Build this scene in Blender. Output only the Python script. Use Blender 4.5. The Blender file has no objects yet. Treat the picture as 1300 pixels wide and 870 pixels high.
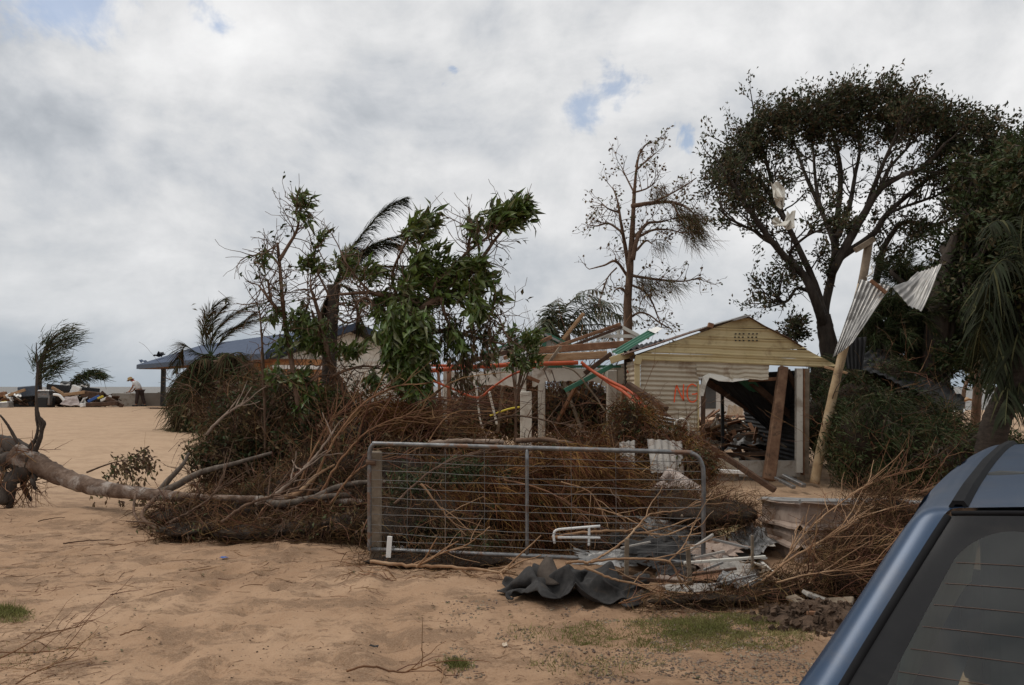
import bpy, math, random
import numpy as np
from mathutils import Vector, Matrix, Euler

sc = bpy.context.scene
COL = sc.collection
PI = math.pi

# ------------------------------------------------------------------ camera
FPX = 1050.0
PITCH = math.atan(56 / FPX)
EYE = 1.70
cam_d = bpy.data.cameras.new('camera')
cam = bpy.data.objects.new('camera', cam_d)
COL.objects.link(cam)
cam_d.sensor_fit = 'HORIZONTAL'
cam_d.sensor_width = 36
cam_d.lens = 36 * FPX / 1300
cam_d.clip_start = 0.05
cam_d.clip_end = 20000
cam.location = (0, 0, EYE)
cam.rotation_euler = (PI / 2 + PITCH, 0, 0)
sc.camera = cam

# ------------------------------------------------------------------ exposure
vs = sc.view_settings
vs.view_transform = 'Standard'
vs.look = 'None'
vs.gamma = 1
vs.exposure = 0.0
vs.use_curve_mapping = False

# ------------------------------------------------------------------ sun and sky
TO_SUN = Vector((-0.50, 0.12, 0.86)).normalized()
sun_d = bpy.data.lights.new('sun', 'SUN')
sun_d.energy = 1.5
sun_d.angle = math.radians(24)
sun_d.color = (1.0, 0.95, 0.88)
sun = bpy.data.objects.new('sun', sun_d)
COL.objects.link(sun)
sun.rotation_euler = TO_SUN.to_track_quat('Z', 'Y').to_euler()
sun.location = (0, 0, 40)

world = bpy.data.worlds.new('World')
sc.world = world
world.use_nodes = True


class NT:
    """small helper for node trees"""
    def __init__(s, tree):
        s.t = tree
        s.t.nodes.clear()

    def n(s, typ, **kw):
        nd = s.t.nodes.new(typ)
        ins = kw.pop('ins', {})
        for k, v in kw.items():
            setattr(nd, k, v)
        for k, v in ins.items():
            if hasattr(v, 'is_linked') or hasattr(v, 'links'):
                s.t.links.new(v, nd.inputs[k])
            else:
                nd.inputs[k].default_value = v
        return nd

    def math(s, op, a, b=0.0, clamp=False):
        nd = s.n('ShaderNodeMath', operation=op, use_clamp=clamp, ins={0: a, 1: b})
        return nd.outputs[0]

    def vmath(s, op, a, b=(0, 0, 0)):
        return s.n('ShaderNodeVectorMath', operation=op, ins={0: a, 1: b})

    def noise(s, vec, scale, detail=4, rough=0.55, dist=0.0):
        return s.n('ShaderNodeTexNoise', ins={'Vector': vec, 'Scale': scale, 'Detail': detail, 'Roughness': rough, 'Distortion': dist}).outputs['Fac']

    def ramp(s, fac, stops, interp='LINEAR'):
        r = s.n('ShaderNodeValToRGB', ins={'Fac': fac})
        r.color_ramp.interpolation = interp
        el = r.color_ramp.elements
        while len(el) < len(stops):
            el.new(0.5)
        for e, (p, c) in zip(el, stops):
            e.position = p
            e.color = (*c, 1) if len(c) == 3 else c
        return r.outputs['Color']

    def mrange(s, v, a, b, c=0.0, d=1.0, typ='SMOOTHSTEP'):
        return s.n('ShaderNodeMapRange', interpolation_type=typ, ins={0: v, 1: a, 2: b, 3: c, 4: d}).outputs[0]

    def mix(s, fac, a, b, blend='MIX'):
        nd = s.n('ShaderNodeMix', data_type='RGBA', blend_type=blend)
        for k, v in ((0, fac), (6, a), (7, b)):
            if hasattr(v, 'is_linked'):
                s.t.links.new(v, nd.inputs[k])
            else:
                nd.inputs[k].default_value = (*v, 1) if isinstance(v, tuple) and len(v) == 3 else v
        return nd.outputs[2]


def pixel_dir(px, py):
    xc, yc = (px - 650) / FPX, (435 - py) / FPX
    c, s = math.cos(PITCH), math.sin(PITCH)
    return Vector((xc, c - yc * s, s + yc * c)).normalized()


def build_world():
    w = NT(world.node_tree)
    tc = w.n('ShaderNodeTexCoord').outputs['Generated']
    nrm = w.vmath('NORMALIZE', tc).outputs[0]
    sep = w.n('ShaderNodeSeparateXYZ', ins={0: nrm})
    z = sep.outputs[2]
    zz = w.math('ADD', w.math('MAXIMUM', z, 0.0), 0.16)
    uv = w.n('ShaderNodeCombineXYZ', ins={0: w.math('DIVIDE', sep.outputs[0], zz), 1: w.math('DIVIDE', sep.outputs[1], zz), 2: 3.7}).outputs[0]
    big = w.noise(uv, 0.9, 3, 0.5, 0.3)
    med = w.noise(uv, 2.1, 6, 0.55, 0.25)
    flat = w.n('ShaderNodeMapping', ins={'Vector': nrm, 'Scale': (1, 1, 1.45)}).outputs[0]
    puff = w.noise(flat, 4.2, 8, 0.56, 0.35)
    fine = w.noise(nrm, 15.0, 5, 0.6, 0.3)
    toward = tuple(Vector((TO_SUN.x, TO_SUN.y, TO_SUN.z * 1.9)) * 0.055)
    puff2 = w.noise(w.vmath('ADD', flat, toward).outputs[0], 4.2, 8, 0.56, 0.35)
    relief = w.math('SUBTRACT', puff, puff2)
    med2 = w.noise(w.vmath('ADD', uv, (-0.10, 0.03, 0)).outputs[0], 2.1, 6, 0.55, 0.25)
    relief = w.math('ADD', w.math('MULTIPLY', relief, 0.48), w.math('MULTIPLY', w.math('SUBTRACT', med, med2), 0.05))
    v = w.math('ADD', w.math('MULTIPLY', big, 0.16), w.math('MULTIPLY', med, 0.14))
    v = w.math('ADD', v, w.math('MULTIPLY', puff, 0.46))
    v = w.math('ADD', v, w.math('MULTIPLY', fine, 0.24))
    v = w.math('ADD', v, relief)
    cloud = w.ramp(v, [(0.26, (0.43, 0.46, 0.50)), (0.37, (0.545, 0.57, 0.605)), (0.43, (0.63, 0.648, 0.675)), (0.485, (0.70, 0.71, 0.725)), (0.54, (0.765, 0.77, 0.78)), (0.64, (0.86, 0.86, 0.865)), (0.76, (0.95, 0.95, 0.95))])
    # low bank of blue grey rain cloud along the horizon
    low = w.math('ADD', z, w.math('MULTIPLY', w.math('SUBTRACT', puff, 0.5), 0.16))
    lowf = w.mrange(low, 0.0, 0.10, 1.0, 0.0)
    cloud = w.mix(w.math('MULTIPLY', lowf, 0.8), cloud, (0.27, 0.345, 0.42))
    midf = w.mrange(low, 0.02, 0.26, 1.0, 0.0)
    cloud = w.mix(w.math('MULTIPLY', midf, 0.42), cloud, (0.43, 0.475, 0.52))
    # gaps where blue shows
    gap = None
    for (px, py, rad) in ((740, 142, 0.030), (785, 118, 0.026), (88, 8, 0.036), (275, 32, 0.022), (575, 88, 0.016), (872, 186, 0.014)):
        d = pixel_dir(px, py)
        dist = w.vmath('DISTANCE', nrm, tuple(d)).outputs['Value']
        dd = w.math('ADD', dist, w.math('MULTIPLY', w.math('SUBTRACT', fine, 0.5), 0.16))
        dd = w.math('ADD', dd, w.math('MULTIPLY', w.math('SUBTRACT', puff, 0.5), 0.10))
        g = w.mrange(dd, rad * 0.0, rad * 1.25, 1.0, 0.0)
        gap = g if gap is None else w.math('MAXIMUM', gap, g)
    over = w.mrange(med, 0.62, 0.72)
    gap = w.math('MAXIMUM', gap, w.math('MULTIPLY', over, w.mrange(z, 0.42, 0.6)))
    cover = w.math('SUBTRACT', 1.0, w.math('MULTIPLY', gap, 0.62))
    sky = w.n('ShaderNodeTexSky', sky_type='NISHITA', sun_disc=False)
    sky.sun_elevation = math.asin(TO_SUN.z)
    sky.sun_rotation = math.atan2(TO_SUN.x, TO_SUN.y)
    sky.air_density = 1.0
    b1 = w.n('ShaderNodeBackground', ins={'Color': sky.outputs[0], 'Strength': 0.13})
    b2 = w.n('ShaderNodeBackground', ins={'Color': cloud, 'Strength': 1.0})
    mx = w.n('ShaderNodeMixShader', ins={0: cover, 1: b1.outputs[0], 2: b2.outputs[0]})
    w.n('ShaderNodeOutputWorld', ins={0: mx.outputs[0]})


build_world()

# ------------------------------------------------------------------ helpers
_c, _s = math.cos(PITCH), math.sin(PITCH)


def at(px, py, Y):
    """world point at world distance Y in front of the camera seen at photo pixel px,py"""
    xc, yc = (px - 650) / FPX, (435 - py) / FPX
    d = Y / (_c - yc * _s)
    return np.array((d * xc, Y, EYE + d * (_s + yc * _c)))


def hash2(ix, iy, seed):
    n = (ix * 374761393 + iy * 668265263 + seed * 974711) & 0x7fffffff
    n = ((n ^ (n >> 13)) * 1274126177) & 0x7fffffff
    return ((n ^ (n >> 16)) & 0xffff) / 65535.0


def vnoise(x, y, seed=0):
    x = np.asarray(x, float); y = np.asarray(y, float)
    ix = np.floor(x).astype(np.int64); iy = np.floor(y).astype(np.int64)
    fx = x - ix; fy = y - iy
    fx = fx * fx * (3 - 2 * fx); fy = fy * fy * (3 - 2 * fy)
    a = hash2(ix, iy, seed); b = hash2(ix + 1, iy, seed)
    c = hash2(ix, iy + 1, seed); d = hash2(ix + 1, iy + 1, seed)
    return (a + (b - a) * fx) * (1 - fy) + (c + (d - c) * fx) * fy - 0.5


def fbm(x, y, seed=0, oct=4, gain=0.5):
    r = 0; amp = 1.0; f = 1.0
    for o in range(oct):
        r = r + amp * vnoise(x * f + 13.1 * o, y * f - 7.7 * o, seed + o)
        amp *= gain; f *= 2.03
    return r


def sstep(v, a, b):
    t = np.clip((np.asarray(v, float) - a) / (b - a), 0, 1)
    return t * t * (3 - 2 * t)


def ground_h(x, y):
    x = np.asarray(x, float); y = np.asarray(y, float)
    left = 1 - sstep(x, -6, 8)
    h = sstep(y, 14, 44) * (0.22 + 0.40 * left)
    h = h - sstep(y, 52, 72) * 3.2
    near = 1 - sstep(y, 40, 70)
    h = h + near * 0.10 * fbm(x * 0.22, y * 0.22, 5, 3)
    # low bank in the sand just in front of the uprooted trunk
    h = h + 0.10 * np.exp(-((y - 10.9 - 0.25 * np.sin(x)) / 0.55) ** 2) * (1 - sstep(x, -4.6, -3.0))
    h = h + 0.16 * np.exp(-((y - 24) / 5.0) ** 2) * (1 - sstep(x, -11, -6))
    h = h + 0.0 * x
    # shallow tyre ruts
    for (x0, sl) in ((-2.0, 0.16), (-0.55, 0.16)):
        xr = x0 - sl * (y - 5.5) * 1.2 + 0.25 * np.sin(y * .8)
        h = h + (0.012 * np.exp(-((np.abs(x - xr) - 0.20) / 0.06) ** 2) - 0.026 * np.exp(-((x - xr) / 0.11) ** 4)) * sstep(y, 4.0, 5.0) * (1 - sstep(y, 7.5, 9.0))
    return h


def gh(x, y):
    return float(ground_h(np.array([x]), np.array([y]))[0])


def on_ground(px, py):
    """point where the sight line through a photo pixel meets the ground"""
    Y = 8.0
    lo, hi = 2.0, 60.0
    for _ in range(60):
        Y = 0.5 * (lo + hi)
        p = at(px, py, Y)
        if p[2] > gh(p[0], p[1]):
            lo = Y
        else:
            hi = Y
    return at(px, py, Y)


def tag(o, label=None, cat=None, group=None, kind=None):
    if label: o['label'] = label
    if cat: o['category'] = cat
    if group: o['group'] = group
    if kind: o['kind'] = kind
    return o


ORIG = {}


def empty(name, loc, label=None, cat=None, group=None):
    o = bpy.data.objects.new(name, None)
    o.empty_display_size = 0.2
    COL.objects.link(o)
    o.location = tuple(float(c) for c in loc)
    ORIG[o] = np.array(o.location, float)
    return tag(o, label, cat, group)


class Geo:
    """collects geometry; obj() links it as ONE mesh object"""
    def __init__(s):
        s.V = []; s.Q = []; s.T = []; s.N = []; s.n = 0

    def add(s, V, Q=None, T=None, N=None):
        V = np.asarray(V, float).reshape(-1, 3)
        s.V.append(V)
        if Q is not None and len(Q): s.Q.append(np.asarray(Q, np.int64).reshape(-1, 4) + s.n)
        if T is not None and len(T): s.T.append(np.asarray(T, np.int64).reshape(-1, 3) + s.n)
        if N is not None:
            for f in N: s.N.append([i + s.n for i in f])
        s.n += len(V)
        return s

    def mesh(s, name, smooth=False, off=None):
        V = np.concatenate(s.V) if s.V else np.zeros((0, 3))
        if off is not None: V = V - np.asarray(off)
        Q = np.concatenate(s.Q) if s.Q else np.zeros((0, 4), np.int64)
        T = np.concatenate(s.T) if s.T else np.zeros((0, 3), np.int64)
        li = np.concatenate([Q.ravel(), T.ravel()] + [np.array(f) for f in s.N]).astype(np.int32)
        tot = np.concatenate([np.full(len(Q), 4), np.full(len(T), 3), np.array([len(f) for f in s.N], np.int64)]).astype(np.int32)
        st = np.concatenate([[0], np.cumsum(tot)[:-1]]).astype(np.int32) if len(tot) else np.zeros(0, np.int32)
        me = bpy.data.meshes.new(name)
        me.vertices.add(len(V)); me.vertices.foreach_set('co', V.astype(np.float32).ravel())
        me.loops.add(len(li)); me.loops.foreach_set('vertex_index', li)
        me.polygons.add(len(tot)); me.polygons.foreach_set('loop_start', st)
        me.polygons.foreach_set('loop_total', tot)
        me.polygons.foreach_set('use_smooth', np.full(len(tot), bool(smooth)))
        me.update(calc_edges=True)
        return me

    def obj(s, name, mat, parent=None, smooth=False, origin=None):
        V = np.concatenate(s.V)
        if parent is not None:
            o0 = ORIG[parent]
        elif origin is not None:
            o0 = np.array(origin, float)
        else:
            o0 = np.array([*(0.5 * (V[:, :2].min(0) + V[:, :2].max(0))), V[:, 2].min()])
        me = s.mesh(name, smooth, o0)
        if mat: me.materials.append(mat)
        o = bpy.data.objects.new(name, me)
        COL.objects.link(o)
        if parent is not None:
            o.parent = parent
        else:
            o.location = tuple(o0)
        ORIG[o] = o0
        return o

    # ---- shapes
    def box(s, c, size, rot=None):
        c = np.asarray(c, float); h = np.asarray(size, float) / 2
        v = np.array([[x, y, z] for x in (-1, 1) for y in (-1, 1) for z in (-1, 1)], float) * h
        if rot is not None:
            R = np.array(Euler(rot).to_matrix()); v = v @ R.T
        return s.add(v + c, [[0, 1, 3, 2], [4, 6, 7, 5], [0, 4, 5, 1], [2, 3, 7, 6], [0, 2, 6, 4], [1, 5, 7, 3]])

    def bar(s, p, q, w, h, roll=0.0, taper=1.0):
        """rectangular bar from p to q, w across, h in the other direction (upwards for a level bar)"""
        p = np.asarray(p, float); q = np.asarray(q, float)
        d = q - p; L = np.linalg.norm(d); d = d / L
        up = np.array([0, 0, 1.0]) if abs(d[2]) < 0.9 else np.array([0, 1.0, 0])
        a = np.cross(d, up); a /= np.linalg.norm(a)
        b = np.cross(a, d)
        ca, sa = math.cos(roll), math.sin(roll)
        a, b = a * ca + b * sa, b * ca - a * sa
        V = []
        for e, k in ((p, 1.0), (q, taper)):
            for (i, j) in ((-1, -1), (1, -1), (1, 1), (-1, 1)):
                V.append(e + a * i * w * k / 2 + b * j * h * k / 2)
        return s.add(V, [[0, 3, 2, 1], [4, 5, 6, 7], [0, 1, 5, 4], [1, 2, 6, 5], [2, 3, 7, 6], [3, 0, 4, 7]])

    def tube(s, pts, r, n=6, cap=True, rough=0.0, rng=None):
        pts = np.asarray(pts, float); k = len(pts)
        r = np.broadcast_to(np.asarray(r, float), (k,))
        t = np.gradient(pts, axis=0)
        t /= np.linalg.norm(t, axis=1)[:, None] + 1e-12
        ref = np.array([0.13, 0.31, 0.94])
        if abs(t[0] @ ref) > 0.9: ref = np.array([0.9, 0.3, 0.1])
        U = []; u = np.cross(t[0], ref); u /= np.linalg.norm(u)
        for i in range(k):
            u = u - t[i] * (u @ t[i]); u /= np.linalg.norm(u) + 1e-12
            U.append(u)
        U = np.array(U); W = np.cross(t, U)
        ang = np.arange(n) * 2 * PI / n
        rr = r[:, None] * np.ones((1, n))
        if rough and rng is not None:
            rr = rr * (1 + rough * (rng.random((k, n)) - 0.5))
        V = pts[:, None, :] + rr[:, :, None] * (U[:, None, :] * np.cos(ang)[None, :, None] + W[:, None, :] * np.sin(ang)[None, :, None])
        V = V.reshape(-1, 3)
        i, j = np.meshgrid(np.arange(k - 1), np.arange(n), indexing='ij')
        a = i * n + j; b = i * n + (j + 1) % n
        Q = np.stack([a, b, b + n, a + n], -1).reshape(-1, 4)
        N = None
        if cap: N = [list(range(n))[::-1], list(range((k - 1) * n, k * n))]
        return s.add(V, Q, None, N)

    def strands(s, P, R, n=3):
        """batch of N thin round strands, P (N,k,3), R (N,k)"""
        N, k, _ = P.shape
        t = np.gradient(P, axis=1); t /= np.linalg.norm(t, axis=2)[..., None] + 1e-12
        ref = np.where(np.abs(t[:, :1, 2:3]) > 0.8, np.array([1.0, 0.2, 0.1]), np.array([0.1, 0.2, 1.0]))
        u = np.cross(t, np.broadcast_to(ref, t.shape)); u /= np.linalg.norm(u, axis=2)[..., None] + 1e-12
        w = np.cross(t, u)
        ang = np.arange(n) * 2 * PI / n
        V = P[:, :, None, :] + R[:, :, None, None] * (u[:, :, None, :] * np.cos(ang)[None, None, :, None] + w[:, :, None, :] * np.sin(ang)[None, None, :, None])
        a, i, j = np.meshgrid(np.arange(N), np.arange(k - 1), np.arange(n), indexing='ij')
        b0 = a * k * n + i * n
        q = np.stack([b0 + j, b0 + (j + 1) % n, b0 + n + (j + 1) % n, b0 + n + j], -1).reshape(-1, 4)
        return s.add(V.reshape(-1, 3), q)

    def ribbons(s, P, W, nrm):
        """batch of N flat blades, P (N,k,3), W (N,k) half widths, nrm (N,3) face normals"""
        N, k, _ = P.shape
        t = np.gradient(P, axis=1); t /= np.linalg.norm(t, axis=2)[..., None] + 1e-12
        u = np.cross(t, nrm[:, None, :]); u /= np.linalg.norm(u, axis=2)[..., None] + 1e-12
        V = np.stack([P - u * W[..., None], P + u * W[..., None]], 2)
        a, i = np.meshgrid(np.arange(N), np.arange(k - 1), indexing='ij')
        b0 = a * k * 2 + i * 2
        q = np.stack([b0, b0 + 1, b0 + 3, b0 + 2], -1).reshape(-1, 4)
        return s.add(V.reshape(-1, 3), q)

    def leaves(s, c, d, nrm, L, W, fold=0.25, droop=0.12):
        """batch of folded leaves from stalk point c along d"""
        c = np.asarray(c, float); N = len(c)
        d = d / (np.linalg.norm(d, axis=1)[:, None] + 1e-12)
        u = np.cross(d, nrm); u /= np.linalg.norm(u, axis=1)[:, None] + 1e-12
        w = np.cross(u, d)
        L = np.broadcast_to(np.asarray(L, float), (N,))[:, None]; W = np.broadcast_to(np.asarray(W, float), (N,))[:, None]
        mid = c + d * L * 0.52 - w * L * droop * 0.15
        tip = c + d * L - w * L * droop
        l = mid - u * W / 2 + w * W * fold; r = mid + u * W / 2 + w * W * fold
        V = np.stack([c, l, mid, r, tip], 1).reshape(-1, 3)
        b = (np.arange(N) * 5)[:, None]
        T = np.concatenate([b + [[0, 2, 1]], b + [[0, 3, 2]], b + [[1, 2, 4]], b + [[2, 3, 4]]], 0)
        return s.add(V, None, T)

    def grid(s, P, thick=0.0):
        """P (a,b,3) sheet; thick closes it into a thin solid"""
        a, b, _ = P.shape
        i, j = np.meshgrid(np.arange(a - 1), np.arange(b - 1), indexing='ij')
        v = i * b + j
        Q = np.stack([v, v + b, v + b + 1, v + 1], -1).reshape(-1, 4)
        if not thick:
            return s.add(P.reshape(-1, 3), Q)
        du = np.gradient(P, axis=0); dv = np.gradient(P, axis=1)
        nn = np.cross(du, dv); nn /= np.linalg.norm(nn, axis=2)[..., None] + 1e-12
        B = P - nn * thick
        n = a * b
        Q2 = Q[:, ::-1] + n
        rim = []
        def edge(ix):
            for p, q in zip(ix[:-1], ix[1:]): rim.append([p, q, q + n, p + n])
        A = np.arange(n).reshape(a, b)
        edge(A[:, 0][::-1]); edge(A[:, -1]); edge(A[0, :]); edge(A[-1, :][::-1])
        return s.add(np.concatenate([P.reshape(-1, 3), B.reshape(-1, 3)]), np.concatenate([Q, Q2, np.array(rim)]))


def unit(v):
    v = np.asarray(v, float)
    return v / (np.linalg.norm(v, axis=-1, keepdims=True) + 1e-12)


def spline(pts, n):
    """Catmull-Rom through the points, n samples"""
    p = np.asarray(pts, float)
    if len(p) == 2:
        t = np.linspace(0, 1, n)[:, None]
        return p[0] * (1 - t) + p[1] * t
    q = np.concatenate([[2 * p[0] - p[1]], p, [2 * p[-1] - p[-2]]])
    m = len(p) - 1
    out = []
    for s_ in np.linspace(0, m - 1e-6, n):
        i = int(s_); t = s_ - i
        a, b, c, d = q[i], q[i + 1], q[i + 2], q[i + 3]
        out.append(0.5 * ((2 * b) + (c - a) * t + (2 * a - 5 * b + 4 * c - d) * t * t + (3 * b - a - 3 * c + d) * t ** 3))
    return np.array(out)


def corr(c00, c10, c01, c11, ribs, amp, crumple=0.0, seed=0, nv=8, ripu=6, square=False, thick=0.002, bow=0.0):
    """corrugated sheet; ribs counted along the c00->c10 side, running c00->c01"""
    c00, c10, c01, c11 = [np.asarray(c, float) for c in (c00, c10, c01, c11)]
    nu = ribs * ripu + 1
    u = np.linspace(0, 1, nu)[:, None, None]; v = np.linspace(0, 1, nv)[None, :, None]
    P = (c00 * (1 - u) + c10 * u) * (1 - v) + (c01 * (1 - u) + c11 * u) * v
    n = np.cross(c10 - c00, c01 - c00); n /= np.linalg.norm(n)
    w = np.sin(2 * PI * ribs * u)
    if square: w = np.clip(w * 1.8, -1, 1)
    L1 = np.linalg.norm(c10 - c00); L2 = np.linalg.norm(c01 - c00)
    cr = crumple * fbm(u * L1 * 2.2 + seed * 3.3, v * L2 * 2.2, seed, 3)
    P = P + n * (amp * w + cr + bow * 4 * u * (1 - u) + bow * 2 * v * (1 - v))
    g = Geo(); g.grid(P, thick)
    return g


# ------------------------------------------------------------------ materials
MATS = {}


def M(name, cols, scale=4.0, rough=0.8, metal=0.0, bump=0.0, bscale=None, island=0.0, spec=0.3, trans=0.0,
      stretch=(1, 1, 1), detail=5, stain=None, stain_scale=1.5, stain_at=(0.52, 0.66), coord='Object', two=None, coat=0.0):
    if name in MATS: return MATS[name]
    m = bpy.data.materials.new(name)
    m.use_nodes = True
    t = NT(m.node_tree)
    tc = t.n('ShaderNodeTexCoord').outputs[coord]
    mp = t.n('ShaderNodeMapping', ins={'Vector': tc, 'Scale': stretch}).outputs[0]
    fac = t.noise(mp, scale, detail, 0.6)
    k = len(cols)
    if k == 1:
        col = t.ramp(fac, [(0.3, tuple(c * 0.9 for c in cols[0])), (0.7, cols[0])])
    else:
        col = t.ramp(fac, [(0.30 + 0.40 * i / (k - 1), c) for i, c in enumerate(cols)])
    if stain:
        sf = t.noise(tc, stain_scale, 6, 0.65, 0.4)
        col = t.mix(t.mrange(sf, stain_at[0], stain_at[1], 0.0, 0.85), col, stain)
    if island:
        rnd = t.n('ShaderNodeNewGeometry').outputs['Random Per Island']
        hsv = t.n('ShaderNodeHueSaturation', ins={'Hue': t.mrange(rnd, 0, 1, 0.5 - 0.03 * island, 0.5 + 0.03 * island, 'LINEAR'),
                                                 'Value': t.mrange(rnd, 0, 1, 1 - 0.5 * island, 1 + 0.5 * island, 'LINEAR'), 'Color': col})
        col = hsv.outputs[0]
        if two:
            r2 = t.math('FRACT', t.math('MULTIPLY', rnd, 37.7))
            col = t.mix(t.math('GREATER_THAN', r2, two[1]), col, two[0])
    p = t.n('ShaderNodeBsdfPrincipled', ins={'Base Color': col, 'Roughness': rough, 'Metallic': metal, 'Specular IOR Level': spec, 'Coat Weight': coat})
    if bump:
        bf = t.noise(mp, bscale or scale * 4, 5, 0.6)
        b = t.n('ShaderNodeBump', ins={'Height': bf, 'Strength': min(1.0, bump), 'Distance': 0.02})
        t.t.links.new(b.outputs[0], p.inputs['Normal'])
    out = p.outputs[0]
    if trans:
        tr = t.n('ShaderNodeBsdfTranslucent', ins={'Color': col})
        out = t.n('ShaderNodeMixShader', ins={0: trans, 1: p.outputs[0], 2: tr.outputs[0]}).outputs[0]
    t.n('ShaderNodeOutputMaterial', ins={0: out})
    MATS[name] = m
    return m


BARK = M('bark_grey', [(0.055, 0.042, 0.032), (0.12, 0.095, 0.075), (0.20, 0.17, 0.14)], 9, 0.9, bump=0.7, stretch=(1, 1, 0.35))
BARKD = M('bark_dark', [(0.028, 0.021, 0.017), (0.055, 0.042, 0.033), (0.09, 0.07, 0.055)], 8, 0.9, bump=0.6, stretch=(1, 1, 0.3))
BARKB = M('bark_brown', [(0.06, 0.035, 0.022), (0.13, 0.078, 0.05), (0.2, 0.13, 0.09)], 8, 0.9, bump=0.6, stretch=(1, 1, 0.3))
TWIG = M('twig_red_brown', [(0.075, 0.034, 0.017), (0.17, 0.080, 0.040), (0.31, 0.17, 0.09)], 3, 0.85, island=0.7)
TWIGP = M('twig_pale', [(0.17, 0.090, 0.045), (0.30, 0.175, 0.095), (0.40, 0.27, 0.165)], 5, 0.8, bump=0.3)
NEEDLE = M('dead_needles', [(0.050, 0.021, 0.009), (0.115, 0.050, 0.020), (0.25, 0.118, 0.048)], 2, 0.85, island=1.0, trans=0.06, spec=.1)
NEEDLED = M('dull_needles', [(0.032, 0.018, 0.010), (0.070, 0.039, 0.020), (0.14, 0.080, 0.040)], 2, 0.9, island=0.9, trans=0.06, spec=.1)
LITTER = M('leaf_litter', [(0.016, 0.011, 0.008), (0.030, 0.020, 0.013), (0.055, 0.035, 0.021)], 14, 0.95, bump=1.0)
LEAFG = M('leaf_glossy', [(0.045, 0.062, 0.012), (0.085, 0.112, 0.022), (0.15, 0.172, 0.045)], 2, 0.40, island=1.1, spec=0.5, trans=0.22, two=((0.24, 0.25, 0.12), 0.87))
LEAFM = M('leaf_mid', [(0.018, 0.028, 0.009), (0.036, 0.049, 0.016), (0.066, 0.078, 0.028)], 2, 0.6, island=0.9, spec=0.2, trans=0.15, two=((0.10, 0.08, 0.04), 0.8))
LEAFO = M('leaf_olive', [(0.026, 0.034, 0.015), (0.048, 0.055, 0.025), (0.08, 0.080, 0.040)], 2, 0.6, island=1.0, spec=0.2, trans=0.2, two=((0.11, 0.075, 0.04), 0.72))
LEAFB = M('leaf_brown', [(0.07, 0.042, 0.024), (0.13, 0.082, 0.045), (0.20, 0.13, 0.07)], 2, 0.7, island=0.9, trans=0.2, two=((0.08, 0.09, 0.035), 0.75))
PALMG = M('palm_green', [(0.030, 0.042, 0.020), (0.055, 0.07, 0.032), (0.09, 0.10, 0.05)], 2, 0.5, island=0.7, spec=0.4, trans=0.2, two=((0.14, 0.11, 0.06), 0.8))
PALMB = M('palm_dying', [(0.035, 0.026, 0.015), (0.075, 0.052, 0.028), (0.14, 0.095, 0.050)], 2, 0.85, spec=.1, island=0.8, trans=0.2, two=((0.05, 0.07, 0.03), 0.72))
CREAM = M('cream_cladding', [(0.47, 0.375, 0.195), (0.55, 0.45, 0.255)], 2, 0.55, bump=0.05, stain=(0.27, 0.19, 0.10), stain_scale=3.1, stain_at=(0.50, 0.72))
WALLW = M('weathered_cream', [(0.42, 0.36, 0.27), (0.50, 0.44, 0.34)], 3, 0.55, bump=0.05, stain=(0.27, 0.20, 0.14), stain_scale=1.9)
WHITEP = M('white_paint', [(0.58, 0.55, 0.48), (0.70, 0.67, 0.60)], 3, 0.65, bump=0.1, stain=(0.33, 0.27, 0.21), stain_scale=2.2)
WHITEC = M('white_clean', [(0.70, 0.69, 0.66), (0.80, 0.79, 0.76)], 3, 0.5)
TIMBER = M('timber_raw', [(0.26, 0.145, 0.07), (0.36, 0.22, 0.12), (0.44, 0.30, 0.18)], 5, 0.8, bump=0.3, stretch=(1, 1, 4))
TIMBERD = M('timber_dark', [(0.045, 0.025, 0.016), (0.085, 0.047, 0.029), (0.13, 0.077, 0.048)], 5, 0.8, bump=0.4)
TIMBERM = M('timber_red_brown', [(0.14, 0.065, 0.035), (0.22, 0.11, 0.06), (0.30, 0.17, 0.10)], 6, 0.8, bump=0.3)
TIMBERG = M('timber_grey', [(0.13, 0.095, 0.065), (0.2, 0.155, 0.11), (0.29, 0.23, 0.17)], 6, 0.9, bump=0.5)
GREENP = M('green_paint', [(0.035, 0.13, 0.085), (0.055, 0.18, 0.115)], 3, 0.5, stain=(0.16, 0.15, 0.11), stain_scale=2.5, stain_at=(0.56, 0.7))
ORANGE = M('orange_conduit', [(0.36, 0.062, 0.020), (0.46, 0.085, 0.028)], 3, 0.45, stain=(0.30, 0.10, 0.05), stain_scale=4)
GALV = M('galvanised', [(0.13, 0.13, 0.13), (0.20, 0.20, 0.20), (0.29, 0.29, 0.285)], 12, 0.42, metal=0.75, bump=0.05, stain=(0.20, 0.11, 0.065), stain_scale=6, stain_at=(0.52, 0.66))
ZINC = M('zinc_sheet', [(0.23, 0.22, 0.21), (0.32, 0.31, 0.295), (0.40, 0.39, 0.375)], 3, 0.45, metal=0.6, stain=(0.24, 0.16, 0.11), stain_scale=2.5, stain_at=(0.55, 0.70))
MUDMETAL = M('muddy_metal', [(0.25, 0.19, 0.16), (0.34, 0.26, 0.21), (0.42, 0.33, 0.27)], 5, 0.75, metal=0.15, bump=0.25, stain=(0.17, 0.09, 0.05), stain_scale=4, stain_at=(0.5, 0.66))
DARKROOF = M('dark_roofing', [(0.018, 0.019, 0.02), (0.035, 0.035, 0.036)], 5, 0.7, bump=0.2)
BLUEROOF = M('blue_grey_roof', [(0.040, 0.060, 0.105), (0.062, 0.086, 0.14)], 3, 0.6, metal=0.0, spec=.2)
NAVY = M('navy_fascia', [(0.02, 0.03, 0.055), (0.03, 0.045, 0.075)], 3, 0.5)
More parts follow.
